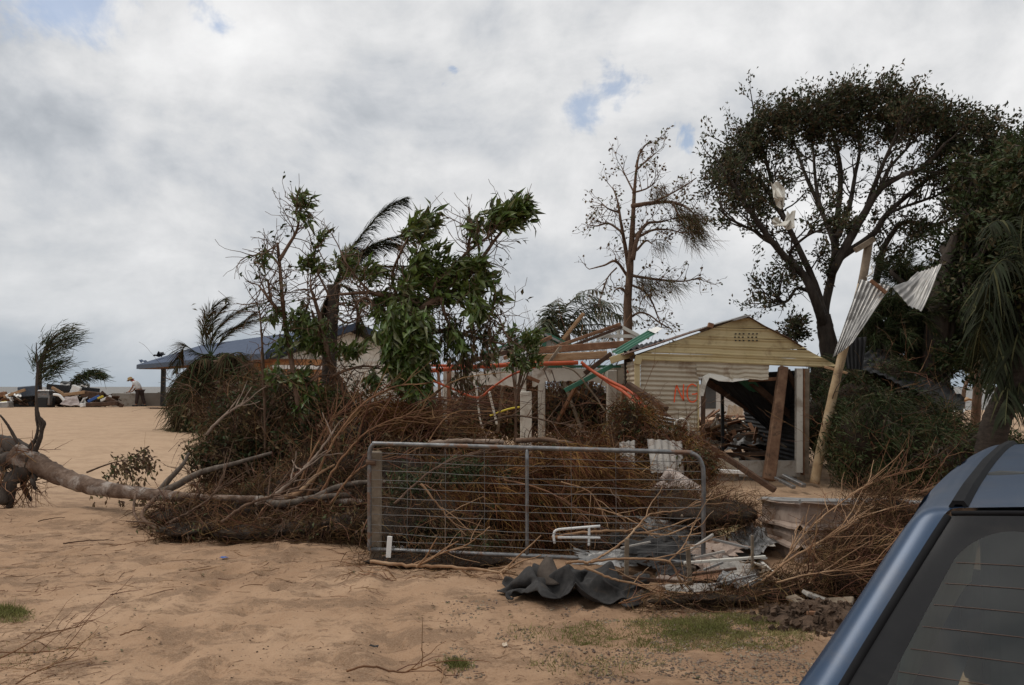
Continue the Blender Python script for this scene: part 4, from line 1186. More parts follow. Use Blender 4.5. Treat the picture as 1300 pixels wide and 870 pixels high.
# wind torn palm in the middle with two long swept fronds
rng = np.random.default_rng(9)
YB = 13.5
pb = empty('swept_palm', at(419, 560, YB), 'palm with a dark trunk and long feathery fronds blown to the right in the middle', 'palm')
trunk_rings([at(412, 628, YB), at(417, 500, YB), at(420, 420, YB), at(424, 362, YB)], .13, .10, BARKD, pb)
for fp, n, L in (([(424, 362), (437, 332), (456, 303), (480, 274), (500, 259), (518, 250)], 80, .42),
                 ([(424, 362), (440, 340), (466, 315), (498, 302), (530, 295), (556, 290)], 80, .42),
                 ([(424, 362), (446, 348), (475, 340), (510, 338), (545, 342), (565, 352)], 70, .40),
                 ([(424, 362), (440, 335), (462, 318), (490, 310), (515, 312)], 60, .38),
                 ([(424, 362), (415, 380), (408, 410), (405, 445)], 50, .35),
                 ([(424, 362), (440, 366), (452, 390), (458, 425)], 50, .35),
                 ([(424, 362), (434, 352), (450, 330), (476, 318)], 50, .35)):
    frond(rng, [at(x, y, YB + .08 * i * (rng.random() - .5)) for i, (x, y) in enumerate(fp)], int(n * 3.0), L * 1.25, .0055, PALMD if n > 60 else PALMB, pb, sag=.55, lift=.15, sweep=2.0)

# fallen palm crown, brown, at the left
rng = np.random.default_rng(10)
YC = 26.0
pc = empty('fallen_palm', at(275, 545, YC), 'big brown heap of a fallen palm crown lying before the blue roofed house', 'fallen palm')
cc = at(278, 456, YC)
g = Geo(); g.tube(spline([at(300, 540, YC + .8), at(290, 500, YC + .5), cc], 10), np.linspace(.24, .2, 10), 9); g.obj('trunk', BARKB, pc)
for k in range(20):
    a = rng.random() * 2 * PI
    tw_ = rng.normal() * .5
    R = .75 + .45 * rng.random()
    tip = cc + np.array([math.cos(a) * R * (1.0 if math.cos(a) > 0 else .95), math.sin(a) * R * .9, -(1.7 + .6 * rng.random())])
    tip[2] = max(tip[2], gh(tip[0], tip[1]) + .02)
    mid = cc + np.array([math.cos(a) * R * .75, math.sin(a) * R * .7, .3 * (rng.random() - .4)])
    low = cc + np.array([math.cos(a + tw_) * R * 1.0, math.sin(a + tw_) * R * .9, -.8 - .4 * rng.random()])
    frond(rng, [cc, mid, low, tip], 60, .62, .017, PALMB, pc, sag=.9, lift=.0, sweep=.8)
for fp in ([(268, 452), (258, 435), (260, 412), (268, 393), (283, 381), (289, 384)], [(268, 452), (268, 430), (285, 408), (310, 392), (335, 384)], [(268, 452), (275, 430), (300, 415), (330, 405), (352, 400)],
           [(268, 452), (250, 448), (236, 440), (228, 452), (222, 475)], [(268, 452), (285, 428), (308, 410), (325, 396)], [(268, 452), (262, 430), (274, 402), (290, 385)]):
    frond(rng, [at(x, y, YC - .2 + .1 * i * (rng.random() - .5)) for i, (x, y) in enumerate(fp)], 150, .62, .0085, PALMB, pc, sag=.35, lift=.1, sweep=2.0)

PCL = [(272, 508, 26, 1.0, .9, .9), (302, 500, 26.2, .8, .8, .9), (250, 522, 25.8, .6, .6, .6)]
LATE = [(pc, PCL)]
# palm at the right edge, leaning trunk and hanging fronds
rng = np.random.default_rng(12)
YQ = 12.0
pq = empty('leaning_palm', at(1252, 590, YQ), 'leaning palm with a thick ringed trunk and hanging fronds at the right edge', 'palm')
trunk_rings([at(1246, 645, YQ), at(1262, 545, YQ), at(1285, 490, YQ), at(1302, 430, YQ), at(1306, 385, YQ)], .20, .16, M('bark_shaded', [(0.018, 0.013, 0.010), (0.035, 0.026, 0.020), (0.055, 0.042, 0.032)], 8, .95, bump=.8, stretch=(1, 1, 3)), pq, rings=26)  # darker copy of the dark bark; the trunk's shade is in its colour
c0 = (1306, 385)
for fp in ([c0, (1296, 345), (1275, 330), (1258, 350), (1250, 395)], [c0, (1285, 360), (1262, 370), (1246, 410), (1240, 470)], [c0, (1290, 370), (1276, 400), (1266, 450), (1262, 510)],
           [c0, (1300, 330), (1288, 295), (1268, 280), (1250, 290)], [c0, (1292, 350), (1270, 345), (1248, 362), (1232, 400)], [c0, (1300, 400), (1288, 440), (1280, 490), (1276, 540)],
           [c0, (1310, 340), (1320, 310), (1345, 290)], [c0, (1325, 360), (1350, 365), (1375, 410)], [c0, (1315, 420), (1330, 470)], [c0, (1302, 350), (1296, 310), (1300, 270), (1310, 240)],
           [c0, (1298, 380), (1278, 372), (1262, 380), (1255, 420), (1258, 460)], [c0, (1302, 420), (1296, 470), (1290, 520)]):
    frond(rng, [at(x, y, YQ + .5 * i * (rng.random() - .5)) for i, (x, y) in enumerate(fp)], 70, .48, .014, PALMD, pq, sag=.9, lift=.0, sweep=1.3, missing=.35)
# small palms by the beach in the gap at right
for k, (bx, by, tx, ty, Y, lab) in enumerate(((1195, 520, 1207, 460, 30, 'small wind bent palm standing by the beach in the right gap'), (1222, 515, 1230, 478, 34, 'smaller leaning palm behind the small beach palm'))):
    ps = empty('small_palm', at(bx, by, Y), lab, 'palm')
    trunk_rings([at(bx, by + 6, Y), at(bx + 2, (by + ty) / 2, Y), at(tx, ty, Y)], .09, .07, BARKB, ps, rings=10)
    for j in range(9):
        a = -.9 + j * .33 + .1 * rng.normal()
        R = 1.0 + .3 * rng.random()
        c = at(tx, ty, Y)
        frond(rng, [c, c + [R * .5 * math.cos(a) + .2, .3 * rng.normal(), R * .5 * math.sin(a) + .15], c + [R * math.cos(a) + .3, .5 * rng.normal(), R * math.sin(a) - .1]], 26, .5, .03, PALMG, ps, sag=.6, sweep=1.0)

# small casuarina on the beach at far left
rng = np.random.default_rng(14)
YD = 44.0
td = empty('beach_casuarina', at(49, 516, YD), 'small wind bent casuarina standing in the debris at far left', 'tree')
p = px_path([(50, 518), (49, 495), (50, 470), (56, 450), (66, 432), (78, 422)], YD, rng, .2)
paths = [(p, np.linspace(.2, .05, len(p)))]; tw = []; tips = []
for sx, sy, ex, ey in ((50, 480, 46, 455), (52, 462, 75, 445), (56, 450, 90, 436), (60, 442, 98, 428), (52, 470, 72, 468), (54, 458, 62, 430), (66, 432, 88, 420), (50, 485, 62, 478), (51, 475, 86, 458)):
    q = px_path([(sx, sy), ((sx + ex) / 2, (sy + ey) / 2 - 3), (ex, ey)], YD, rng, .6)
    paths.append((q, np.linspace(.06, .02, len(q))))
    for i in range(3, len(q)): tips.append((q[i], unit(q[i] - q[i - 1])))
branch_geo(paths, 6).obj('trunk', BARKD, td)
o = needle_cloud(rng, tips, 15, .46, .017, .20, (.35, 0, .2)).obj('crown', LEAFM, td); o['kind'] = 'stuff'
b = empty('casuarina_branch', at(92, 490, YD + .4), 'thin leafy branch sticking up right of the beach casuarina', 'branch')
q = px_path([(88, 492), (95, 482), (105, 476), (118, 473), (126, 477)], YD + .4, rng, .2)
branch_geo([(q, np.linspace(.05, .02, len(q)))], 5).obj('stem', BARKD, b)
o = needle_cloud(rng, [(x, unit(np.array([1, 0, .0]))) for x in q[4:]] , 22, .5, .018, .12, (.5, 0, -.3)).obj('foliage', LEAFM, b); o['kind'] = 'stuff'

# ------------------------------------------------------------------ broad leaved storm broken tree in the middle
rng = np.random.default_rng(15)
YA = 11.5
ta = empty('broken_almond_tree', at(545, 600, YA), 'storm broken broad leaved tree with glossy drooping leaf bunches in the centre', 'tree')
pa_ = []; twa = []; tipsA = []
AL = [([(558, 652), (553, 570), (545, 490), (536, 440), (530, 402), (545, 385), (575, 370), (600, 345), (612, 328), (628, 305), (640, 290), (652, 272)], .062, .014),
      ([(532, 405), (520, 390), (505, 380), (470, 372), (430, 374)], .06, .02), ([(540, 430), (550, 422), (575, 421), (600, 428), (640, 437)], .045, .012),
      ([(505, 380), (498, 350), (510, 318), (520, 298)], .025, .012), ([(600, 345), (594, 315), (600, 290), (596, 275)], .025, .01), ([(576, 362), (585, 330), (604, 312), (624, 298)], .03, .012),
      ([(536, 440), (520, 415), (505, 400), (490, 395)], .04, .015), ([(560, 378), (565, 400), (575, 420), (590, 432)], .03, .012), ([(612, 400), (628, 400), (637, 412), (640, 422)], .02, .008),
      ([(590, 360), (605, 385), (618, 402), (628, 390)], .022, .01), ([(530, 402), (515, 375), (520, 350), (530, 330)], .035, .015), ([(545, 385), (552, 362), (560, 345)], .03, .012),
      ([(550, 420), (542, 405), (535, 400)], .035, .02), ([(505, 380), (480, 390), (462, 378), (445, 400)], .03, .01), ([(470, 372), (455, 355), (440, 335), (433, 320)], .022, .008)]
for pts, r0, r1 in AL:
    n = len(pts)
    p = px_path(pts, YA, rng, .35); pa_.append((p, np.linspace(r0, r1, len(p))))
    for i in range(len(p) // 4, len(p)):
        for _ in range(rng.integers(0, 3)):
            d = unit(unit(p[i] - p[i - 1]) * .5 + rng.normal(size=3) * .8)
            grow(rng, p[i], d, .18 + .45 * rng.random(), .009, 1, twa, tipsA, wander=.5, nch=(1, 3), k=4, rmin=.0035)
# leaf bunch meshes shared by the bunches
def bunch_mesh(seed, n=22, L=.17, W=.056):
    rng = np.random.default_rng(seed)
    c = np.zeros((n, 3)); c[:, 0] = -.10 + rng.random(n) * .26; c[:, 1:] = rng.normal(size=(n, 2)) * .022
    d = unit(np.stack([.8 + .4 * rng.random(n), rng.normal(size=n) * .7, rng.normal(size=n) * .7 - .1], 1))
    nr = unit(rng.normal(size=(n, 3)) * .7 + [0, 0, 1.0])
    g = Geo(); g.leaves(c, d, nr, L * (.4 + .95 * rng.random(n)), W * (.6 + .7 * rng.random(n)), .22, .30)
    for i in range(3): g.tube(np.array([[-.12, 0, 0], [-.03, .01 * rng.normal(), .01], [.08, .02 * rng.normal(), .02 * rng.normal()]]), [.006, .005, .003], 4, cap=False)
    me = g.mesh('leaf_cluster'); me.materials.append(LEAFG)
    return me
BM = [bunch_mesh(100 + i) for i in range(6)]
def put_bunch(parent, p, d, s, rng):
    o = bpy.data.objects.new('leaf_cluster', BM[int(rng.integers(6))])
    COL.objects.link(o); o.parent = parent
    o.location = tuple(p - ORIG[parent])
    q = Vector(d).to_track_quat('X', 'Z') @ Euler((rng.normal() * .8, 0, 0)).to_quaternion()
    o.rotation_euler = q.to_euler()
    o.scale = (s, s, s)
    return o
UPR = (.75, -.1, .45); HANG = (.12, -.15, -1.0); RT = (.85, -.1, -.15)
clus = [(510, 365, 24, 9, UPR), (540, 352, 24, 9, UPR), (528, 338, 16, 5, UPR), (572, 350, 20, 8, UPR), (598, 342, 20, 8, UPR), (592, 372, 16, 6, RT), (558, 368, 16, 5, RT), (520, 298, 16, 7, UPR), (535, 288, 12, 4, UPR),
        (597, 292, 12, 5, UPR), (620, 286, 15, 7, UPR), (636, 276, 15, 7, UPR), (652, 268, 13, 6, UPR), (662, 272, 9, 4, RT), (646, 288, 9, 3, UPR), (500, 398, 20, 8, HANG), (490, 420, 16, 7, HANG), (512, 430, 22, 11, HANG), (527, 455, 20, 10, HANG), (508, 462, 16, 8, HANG), (518, 482, 16, 8, HANG), (532, 482, 12, 6, HANG), (500, 445, 15, 8, HANG), (515, 400, 18, 9, HANG), (540, 435, 14, 8, HANG), (546, 362, 16, 5, RT), (526, 374, 18, 7, RT), (535, 410, 14, 6, HANG), (612, 356, 10, 3, RT), (628, 385, 6, 2, UPR), (602, 385, 8, 3, HANG), (578, 425, 5, 2, HANG), (480, 380, 12, 4, RT), (470, 355, 10, 3, UPR), (548, 330, 10, 3, UPR)]
for cx, cy, r, n, d in clus:
    for i in range(n):
        v = unit(rng.normal(size=3)) * rng.random() ** .5 * r * YA / FPX; v[1] *= 1.3
        put_bunch(ta, at(cx, cy, YA - (.35 if d is HANG else 0)) + v, unit(np.array(d) + rng.normal(size=3) * .35), .85 + .5 * rng.random(), rng)
branch_geo(pa_, 9, rng, .1).obj('trunk', BARKB, ta, smooth=True)
o = branch_geo(twa, 4).obj('twigs', BARKB, ta); o['kind'] = 'stuff'
sel = [t for t in tipsA if rng.random() < .10]
o = leaf_cloud(rng, sel, 3, .10, .04, .04, (0.2, 0, -.3)).obj('small_leaves', LEAFM, ta); o['kind'] = 'stuff'
# vines and shredded leaf strings hanging from it
def hanging(parent, x, y0, y1, n, seed, Y=YA, mat=LEAFB, L=.10, spreadpx=3):
    rng = np.random.default_rng(seed)
    P = [at(x + rng.normal() * spreadpx, y0 + rng.random() * 4, Y + rng.normal() * .1) for i in range(n)]
    g = Geo(); tps = []
    for p in P:
        l = (y1 - y0) * Y / FPX * (.6 + .5 * rng.random())
        z = np.linspace(0, 1, 10)
        pts = p + np.stack([.03 * np.cumsum(rng.normal(size=10)) * .6, .03 * np.cumsum(rng.normal(size=10)) * .6, -z * l], 1)
        g.tube(pts, .005, 4, cap=False)
        tps += [(q, np.array([.1, 0, -1.0])) for q in pts[2:]]
    o = g.obj('hanging_vine', BARKB, parent)
    gg = leaf_cloud(rng, tps, 3, L, .035, .03, (0.1, 0, -.8), .2)
    s_ = bpy.data.objects.new('vine_leaves', gg.mesh('vine_leaves', off=ORIG[parent])); s_.data.materials.append(mat)
    COL.objects.link(s_); s_.parent = o; s_['kind'] = 'stuff'
    return o
for k, (x, y0, y1, n, mt) in enumerate(((575, 395, 455, 6, LEAFG), (588, 400, 480, 5, LEAFB), (600, 400, 470, 5, LEAFB), (613, 335, 400, 3, LEAFB), (612, 395, 455, 4, LEAFM), (565, 395, 450, 5, LEAFM), (620, 400, 470, 3, LEAFB), (550, 430, 470, 4, LEAFM), (594, 440, 500, 4, LEAFB), (583, 450, 510, 4, LEAFB), (503, 440, 500, 8, LEAFM), (530, 440, 505, 8, LEAFM), (515, 450, 505, 8, LEAFG))):
    hanging(ta, x, y0, y1, n, 40 + k, mat=mt)

# second, left broken tree
rng = np.random.default_rng(16)
YL = 12.0
tl = empty('snapped_tree', at(392, 600, YL), 'snapped leafy tree with bare broken branch stubs left of the swept palm', 'tree')
pl_ = []; twl = []; tl_tips = []
for pts, r0, r1 in (([(402, 645), (390, 560), (380, 520), (372, 470), (362, 410), (358, 375), (355, 335), (352, 308)], .055, .022), ([(355, 330), (366, 312), (377, 292), (381, 268), (384, 250)], .03, .01),
                    ([(355, 338), (345, 325), (332, 319), (322, 332)], .02, .008), ([(362, 400), (348, 388), (338, 375), (328, 362)], .03, .012), ([(345, 385), (342, 370), (340, 355)], .02, .014),
                    ([(470, 640), (452, 540), (432, 488), (422, 470), (414, 440), (405, 400), (396, 370)], .07, .022), ([(405, 400), (398, 380), (394, 358), (396, 340)], .018, .008), ([(414, 440), (404, 420), (396, 395)], .03, .02),
                    ([(366, 420), (380, 405), (392, 385), (390, 360)], .02, .008), ([(335, 470), (333, 440), (330, 400), (326, 385)], .018, .008), ([(337, 640), (336, 520), (332, 450)], .025, .015), ([(420, 380), (405, 350), (398, 335), (402, 312)], .018, .006),
                    ([(420, 390), (440, 385), (455, 392), (470, 385)], .02, .01), ([(425, 400), (440, 410), (456, 404)], .02, .01), ([(418, 480), (440, 470), (465, 465), (490, 470)], .025, .012), ([(380, 500), (400, 480), (425, 475)], .025, .01)):
    p = px_path(pts, YL, rng, .3); pl_.append((p, np.linspace(r0, r1, len(p))))
    for i in range(len(p) // 3, len(p)):
        for _ in range(rng.integers(0, 3)):
            d = unit(unit(p[i] - p[i - 1]) * .5 + rng.normal(size=3) * .8)
            grow(rng, p[i], d, .2 + .5 * rng.random(), .009, 1, twl, tl_tips, wander=.5, nch=(1, 3), k=4, rmin=.0035)
branch_geo(pl_, 8, rng, .1).obj('trunk', BARKB, tl, smooth=True)
o = branch_geo(twl, 4).obj('twigs', BARKB, tl); o['kind'] = 'stuff'
for cx, cy, r, n, d in ((383, 262, 9, 5, UPR), (378, 275, 6, 2, RT), (380, 332, 9, 4, UPR), (385, 400, 16, 8, HANG), (400, 415, 16, 8, HANG), (372, 405, 12, 5, HANG), (408, 435, 12, 6, HANG), (388, 428, 14, 6, HANG), (402, 345, 6, 2, UPR), (432, 335, 11, 5, UPR), (442, 350, 9, 3, UPR), (440, 440, 10, 5, HANG), (446, 448, 8, 3, RT), (375, 478, 16, 6, RT), (398, 492, 16, 6, HANG), (380, 515, 14, 5, HANG), (402, 312, 5, 2, UPR), (360, 432, 8, 3, HANG), (420, 500, 14, 5, HANG), (352, 395, 6, 2, HANG), (336, 322, 5, 2, HANG), (345, 470, 10, 3, HANG), (470, 480, 12, 4, HANG)):
    for i in range(n):
        v = unit(rng.normal(size=3)) * rng.random() ** .5 * r * YL / FPX
        put_bunch(tl, at(cx, cy, YL) + v, unit(np.array(d) + rng.normal(size=3) * .35), .7 + .4 * rng.random(), rng)
sel = [t for t in tl_tips if rng.random() < .10]
o = leaf_cloud(rng, sel, 2, .09, .035, .03, (0.1, 0, -.2)).obj('small_leaves', LEAFM, tl); o['kind'] = 'stuff'

# leafy bush that pokes up in front of the white column
rng = np.random.default_rng(17)
tb = empty('leafy_bush', at(660, 560, 14.6), 'small green leafy bush growing up before the orange pipe', 'bush')
pb_ = []
for ex, ey in ((646, 430), (655, 418), (668, 424), (678, 430), (685, 445), (650, 450), (665, 455), (672, 445)):
    p = px_path([(655, 615), (655, 520), ((655 + ex) / 2, 475), (ex, ey)], 14.6, rng, .3); pb_.append((p, np.linspace(.02, .006, len(p))))
    for i in range(5):
        put_bunch(tb, at(ex, ey + 6, 14.6) + rng.normal(size=3) * .12, unit(np.array([.2, -.2, .6]) + rng.normal(size=3) * .7), .65 + .4 * rng.random(), rng)
branch_geo(pb_, 5).obj('stem', BARKB, tb)
# ================================================================== DEBRIS AND BRUSH
def needle_brush(g, rng, c, n, L, main, spread=.35, R=.15, W=.0032, droop=.25, k=4):
    """tufts of swept dead needles round the points c"""
    N = len(c) * n
    P = np.repeat(c, n, 0) + rng.normal(size=(N, 3)) * R
    tuft = unit(np.asarray(main) + rng.normal(size=(len(c), 3)) * spread)
    d = unit(np.repeat(tuft, n, 0) + rng.normal(size=(N, 3)) * .28)
    l = L * (.45 + .8 * rng.random(N))
    t = np.linspace(0, 1, k)[None, :, None]
    b = rng.normal(size=(N, 3)) * .18 + np.array([0, 0, -droop])
    pts = P[:, None, :] + d[:, None, :] * t * l[:, None, None] + b[:, None, :] * t ** 2 * l[:, None, None]
    gz = ground_h(pts[..., 0], pts[..., 1]) + .01
    pts[..., 2] = np.maximum(pts[..., 2], gz)
    w = np.broadcast_to(np.array([1.0] + [.9] * (k - 2) + [.3])[None, :], (N, k)) * (W * (.6 + .8 * rng.random(N)))[:, None]
    g.ribbons(pts, w, unit(rng.normal(size=(N, 3))))


def twig_brush(g, rng, c, L, main, spread=.5, r=.006, bend=.3, k=7, fork=2, wob=.05):
    N = len(c)
    def make(P, d, l, rr):
        n = len(P)
        t = np.linspace(0, 1, k)[None, :, None]
        b = rng.normal(size=(n, 3)) * bend
        wb = np.cumsum(rng.normal(size=(n, k, 3)) * wob, 1) * t
        pts = P[:, None, :] + (d[:, None, :] * t + b[:, None, :] * t ** 2 + wb) * l[:, None, None]
        gz = ground_h(pts[..., 0], pts[..., 1]) + .01
        pts[..., 2] = np.maximum(pts[..., 2], gz)
        R = rr[:, None] * np.linspace(1, .35, k)[None, :]
        g.strands(pts, R, 3)
        return pts
    d = unit(np.asarray(main) + rng.normal(size=(N, 3)) * spread)
    l = L * (.5 + .9 * rng.random(N)); rr = r * (.5 + rng.random(N))
    pts = make(c, d, l, rr)
    for f in range(fork):
        i = rng.integers(2, k - 1, N)
        q = pts[np.arange(N), i]; dd = unit(d + rng.normal(size=(N, 3)) * .55)
        make(q, dd, l * (.35 + .3 * rng.random(N)), rr * .6)


def blob_pts(rng, lobes, n):
    """random points in flattened mounds (px, py, Y, rx m, ry m, rz m)"""
    w = np.array([l[3] * l[4] * l[5] for l in lobes]) ** .67; w /= w.sum()
    out = []
    for l, cnt in zip(lobes, rng.multinomial(n, w)):
        c = at(l[0], l[1], l[2])
        v = unit(rng.normal(size=(cnt, 3))) * (rng.random(cnt) ** .4)[:, None] * np.array(l[3:6])
        out.append(c + v)
    P = np.concatenate(out)
    P[:, 2] = np.maximum(P[:, 2], ground_h(P[:, 0], P[:, 1]) + .02)
    return P


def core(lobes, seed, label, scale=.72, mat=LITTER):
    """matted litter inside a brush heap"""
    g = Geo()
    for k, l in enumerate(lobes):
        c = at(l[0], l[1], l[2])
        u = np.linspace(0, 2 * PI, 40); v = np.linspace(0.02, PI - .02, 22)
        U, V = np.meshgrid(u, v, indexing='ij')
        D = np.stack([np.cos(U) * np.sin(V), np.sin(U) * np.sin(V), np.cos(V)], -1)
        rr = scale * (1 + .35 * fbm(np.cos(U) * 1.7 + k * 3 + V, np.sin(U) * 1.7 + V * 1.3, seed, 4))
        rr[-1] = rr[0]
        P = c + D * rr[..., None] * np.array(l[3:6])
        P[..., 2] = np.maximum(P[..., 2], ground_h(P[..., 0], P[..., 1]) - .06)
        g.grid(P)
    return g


def heap(name, label, cat, lobes, seed, parts, core_scale=.70, core_mat=LITTER):
    rng = np.random.default_rng(seed)
    x, y = at(lobes[0][0], lobes[0][1], lobes[0][2])[:2]
    root = empty(name, (x, y, gh(x, y)), label, cat)
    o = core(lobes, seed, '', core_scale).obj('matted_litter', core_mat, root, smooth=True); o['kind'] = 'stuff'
    for nm, mat, fn in parts:
        g = Geo(); fn(g, rng)
        o = g.obj(nm, mat, root); o['kind'] = 'stuff'
    return root


def leafargs(r, P, L, W, main=(.3, -.2, -.4)):
    N = len(P)
    return P, unit(np.array(main) + r.normal(size=(N, 3)) * .7), unit(r.normal(size=(N, 3)) + [0, -.3, .6]), L * (.6 + .8 * r.random(N)), W * (.6 + .8 * r.random(N))


def limb_brush(g, rng, lobes, n, L, r0, main=(.5, -.2, .1), spread=.8, lvl=2):
    """broken forked limbs lying through a heap"""
    paths = []
    for p in blob_pts(rng, lobes, n):
        d = unit(np.array(main) + rng.normal(size=3) * spread)
        grow(rng, p, d, L * (.5 + .8 * rng.random()), r0 * (.5 + rng.random()), lvl, paths, [], wander=.45, trop=(0, 0, -.03), nch=(2, 4), ang=(.35, .9), k=6, rmin=.002)
    out = []
    for pts, rad in paths:
        pts = pts.copy(); pts[:, 2] = np.maximum(pts[:, 2], ground_h(pts[:, 0], pts[:, 1]) + .01)
        out.append((pts, rad))
    b = branch_geo(out, 6, rng, .15)
    g.V += b.V; g.n += b.n; g.Q += b.Q; g.T += b.T; g.N += b.N


def clump_leaves(g, rng, lobes, nc, per, R, L, W, main=(.3, -.2, -.4)):
    c = np.repeat(blob_pts(rng, lobes, nc), per, 0) + rng.normal(size=(nc * per, 3)) * R
    c[:, 2] = np.maximum(c[:, 2], ground_h(c[:, 0], c[:, 1]) + .01)
    g.leaves(*leafargs(rng, c, L, W, main))


for root, lobes in LATE:
    rl = np.random.default_rng(63)
    g = Geo(); needle_brush(g, rl, blob_pts(rl, lobes, 1000), 26, .60, (.05, -.3, -.6), .8, .2, .009, .4)
    o = g.obj('torn_leaflets', PALMB, root); o['kind'] = 'stuff'
    o = core(lobes, 64, '', .8).obj('matted_litter', LITTER, root, smooth=True); o['kind'] = 'stuff'

# heap behind the gate (needles swept to the lower right)
LH = [(540, 665, 9.0, .85, .75, .50), (640, 660, 9.2, .95, .8, .54), (740, 668, 9.3, .85, .8, .48), (810, 672, 9.0, .5, .6, .34), (600, 620, 10.4, 1.2, .9, .48), (700, 626, 10.6, 1.1, .9, .40), (500, 622, 10.2, .9, .8, .58), (560, 590, 11.6, 1.0, .7, .40), (660, 600, 11.6, 1.0, .7, .2), (760, 612, 11.4, .8, .7, .30)]
heap('brush_heap', 'great heap of brown dead casuarina brush lying behind the metal gate', 'brush heap', LH, 51, [
    ('dead_needles', NEEDLE, lambda g, r: needle_brush(g, r, blob_pts(r, LH[1:4] + LH[4:6] + [(690, 640, 8.75, .8, .3, .35), (720, 600, 9.2, .7, .3, .25)], 800) , 56, .27, (.75, -.35, -.40), .50, .075, .0036, .3)),
    ('dull_needles', NEEDLED, lambda g, r: needle_brush(g, r, blob_pts(r, LH, 650), 46, .26, (.6, -.3, -.3), .5, .10, .0034, .3)),
    ('twigs', TWIG, lambda g, r: twig_brush(g, r, blob_pts(r, LH, 300), .55, (.6, -.2, .05), .7, .0055, .4)),
    ('limbs', BARKB, lambda g, r: limb_brush(g, r, LH, 46, .75, .012)),
    ('dead_leaves', LEAFB, lambda g, r: clump_leaves(g, r, LH, 160, 22, .07, .075, .028)),
    ('green_leaves', LEAFM, lambda g, r: g.leaves(*leafargs(r, blob_pts(r, [(540, 672, 8.7, .35, .35, .22), (520, 620, 9.0, .3, .4, .25), (600, 690, 8.5, .3, .3, .18), (680, 650, 8.8, .3, .3, .2), (580, 600, 9.4, .4, .4, .2), (640, 610, 9.2, .2, .3, .15)], 3600), .085, .020))),
])


# left heap round the crown of the uprooted tree
LL = [(300, 655, 10.4, .85, .6, .30), (375, 640, 10.6, .8, .7, .42), (440, 640, 10.3, .65, .6, .42), (245, 672, 9.4, .5, .45, .10), (320, 675, 9.3, .6, .4, .10), (400, 672, 9.3, .6, .4, .12), (440, 665, 9.2, .4, .4, .16), (230, 655, 10.3, .5, .5, .16), (420, 610, 11.0, .8, .7, .5)]
heap('brush_heap', 'low reddish brown brush heap left of the gate around the fallen trunk', 'brush heap', LL, 52, [
    ('twigs', TWIG, lambda g, r: twig_brush(g, r, blob_pts(r, LL, 420), .5, (.2, -.2, .05), .9, .0055, .4)),
    ('fine_twigs', TWIG, lambda g, r: twig_brush(g, r, blob_pts(r, LL, 1000), .28, (.3, -.2, .0), 1.0, .0032, .5, k=5)),
    ('dead_needles', NEEDLED, lambda g, r: needle_brush(g, r, blob_pts(r, LL, 750), 36, .17, (.3, -.2, -.2), .8, .08, .003, .3)),
    ('limbs', BARKB, lambda g, r: limb_brush(g, r, LL, 60, .6, .011, (.3, -.3, .05), 1.0)),
    ('dead_leaves', LEAFB, lambda g, r: clump_leaves(g, r, LL, 200, 24, .06, .06, .024)),
    ('green_leaves', LEAFM, lambda g, r: clump_leaves(g, r, LL[1:3] + LL[-1:], 60, 22, .07, .075, .03)),
], .70)
# leafy tangle under the left broken trees
LM = [(285, 585, 12.2, .5, .5, .55), (330, 560, 12.6, .8, .7, .85), (400, 570, 12.4, .8, .7, .7), (300, 530, 13.6, .8, .6, .6), (370, 520, 13.2, .8, .6, .6), (450, 560, 12.0, .8, .6, .8), (520, 560, 12.6, .7, .6, .5)]
heap('bush_tangle', 'tangle of broken bushes with small brown and green leaves below the snapped tree', 'brush heap', LM, 53, [
    ('twigs', TWIG, lambda g, r: twig_brush(g, r, blob_pts(r, LM, 300), .65, (.2, -.1, .45), .7, .0065, .35)),
    ('limbs', BARKB, lambda g, r: limb_brush(g, r, LM, 50, .8, .013, (.2, -.2, .6), .7)),
    ('brown_leaves', LEAFB, lambda g, r: clump_leaves(g, r, LM, 330, 24, .09, .085, .034)),
    ('green_leaves', LEAFM, lambda g, r: clump_leaves(g, r, LM[:3] + LM[4:6], 420, 24, .09, .095, .036)),
    ('dull_needles', NEEDLED, lambda g, r: needle_brush(g, r, blob_pts(r, LM, 700), 30, .25, (.2, -.2, -.1), .8, .12, .0035, .3)),
], .60)
# fan of red brown switches sweeping up to the right
LS = [(470, 560, 11.2, .6, .4, .45), (520, 580, 11.0, .6, .4, .4), (450, 600, 10.6, .5, .4, .35)]
def switches(g, r):
    for q in range(48):
        x0 = 395 + 130 * r.random(); y0 = 600 + 30 * r.random(); Y = 10.7 + .6 * r.random()
        h = 50 + 75 * r.random(); w = 60 + 110 * r.random()
        pts = spline([at(x0, y0, Y), at(x0 + w * .25, y0 - h * .62, Y + .1 * r.normal()), at(x0 + w * .6, y0 - h * (.95 + .1 * r.random()), Y + .15 * r.normal()), at(x0 + w * (1 + .2 * r.random()), y0 - h * (.75 + .35 * r.random()), Y + .2 * r.normal())], 12)
        g.tube(pts, np.linspace(.008, .0035, 12) * (.6 + 1.1 * r.random()), 4, cap=False)
heap('brush_heap', 'fan of red brown bare switches arching up left of the gate', 'brush heap', LS, 54, [
    ('switches', TWIG, switches),
    ('limbs', TWIG, lambda g, r: limb_brush(g, r, LS, 34, 1.0, .010, (.8, -.1, .5), .35)),
    ('brown_leaves', LEAFB, lambda g, r: clump_leaves(g, r, LS + [(540, 565, 11.4, .8, .4, .3), (610, 585, 11.4, .8, .4, .15)], 150, 24, .08, .08, .03)),
    ('dead_needles', NEEDLE, lambda g, r: needle_brush(g, r, blob_pts(r, [(500, 540, 11.3, .7, .4, .4), (560, 565, 12.0, .7, .4, .2), (620, 585, 11.8, .6, .4, .12)], 300), 34, .26, (.9, -.2, -.1), .5, .10, .0035, .25)),
], .6)
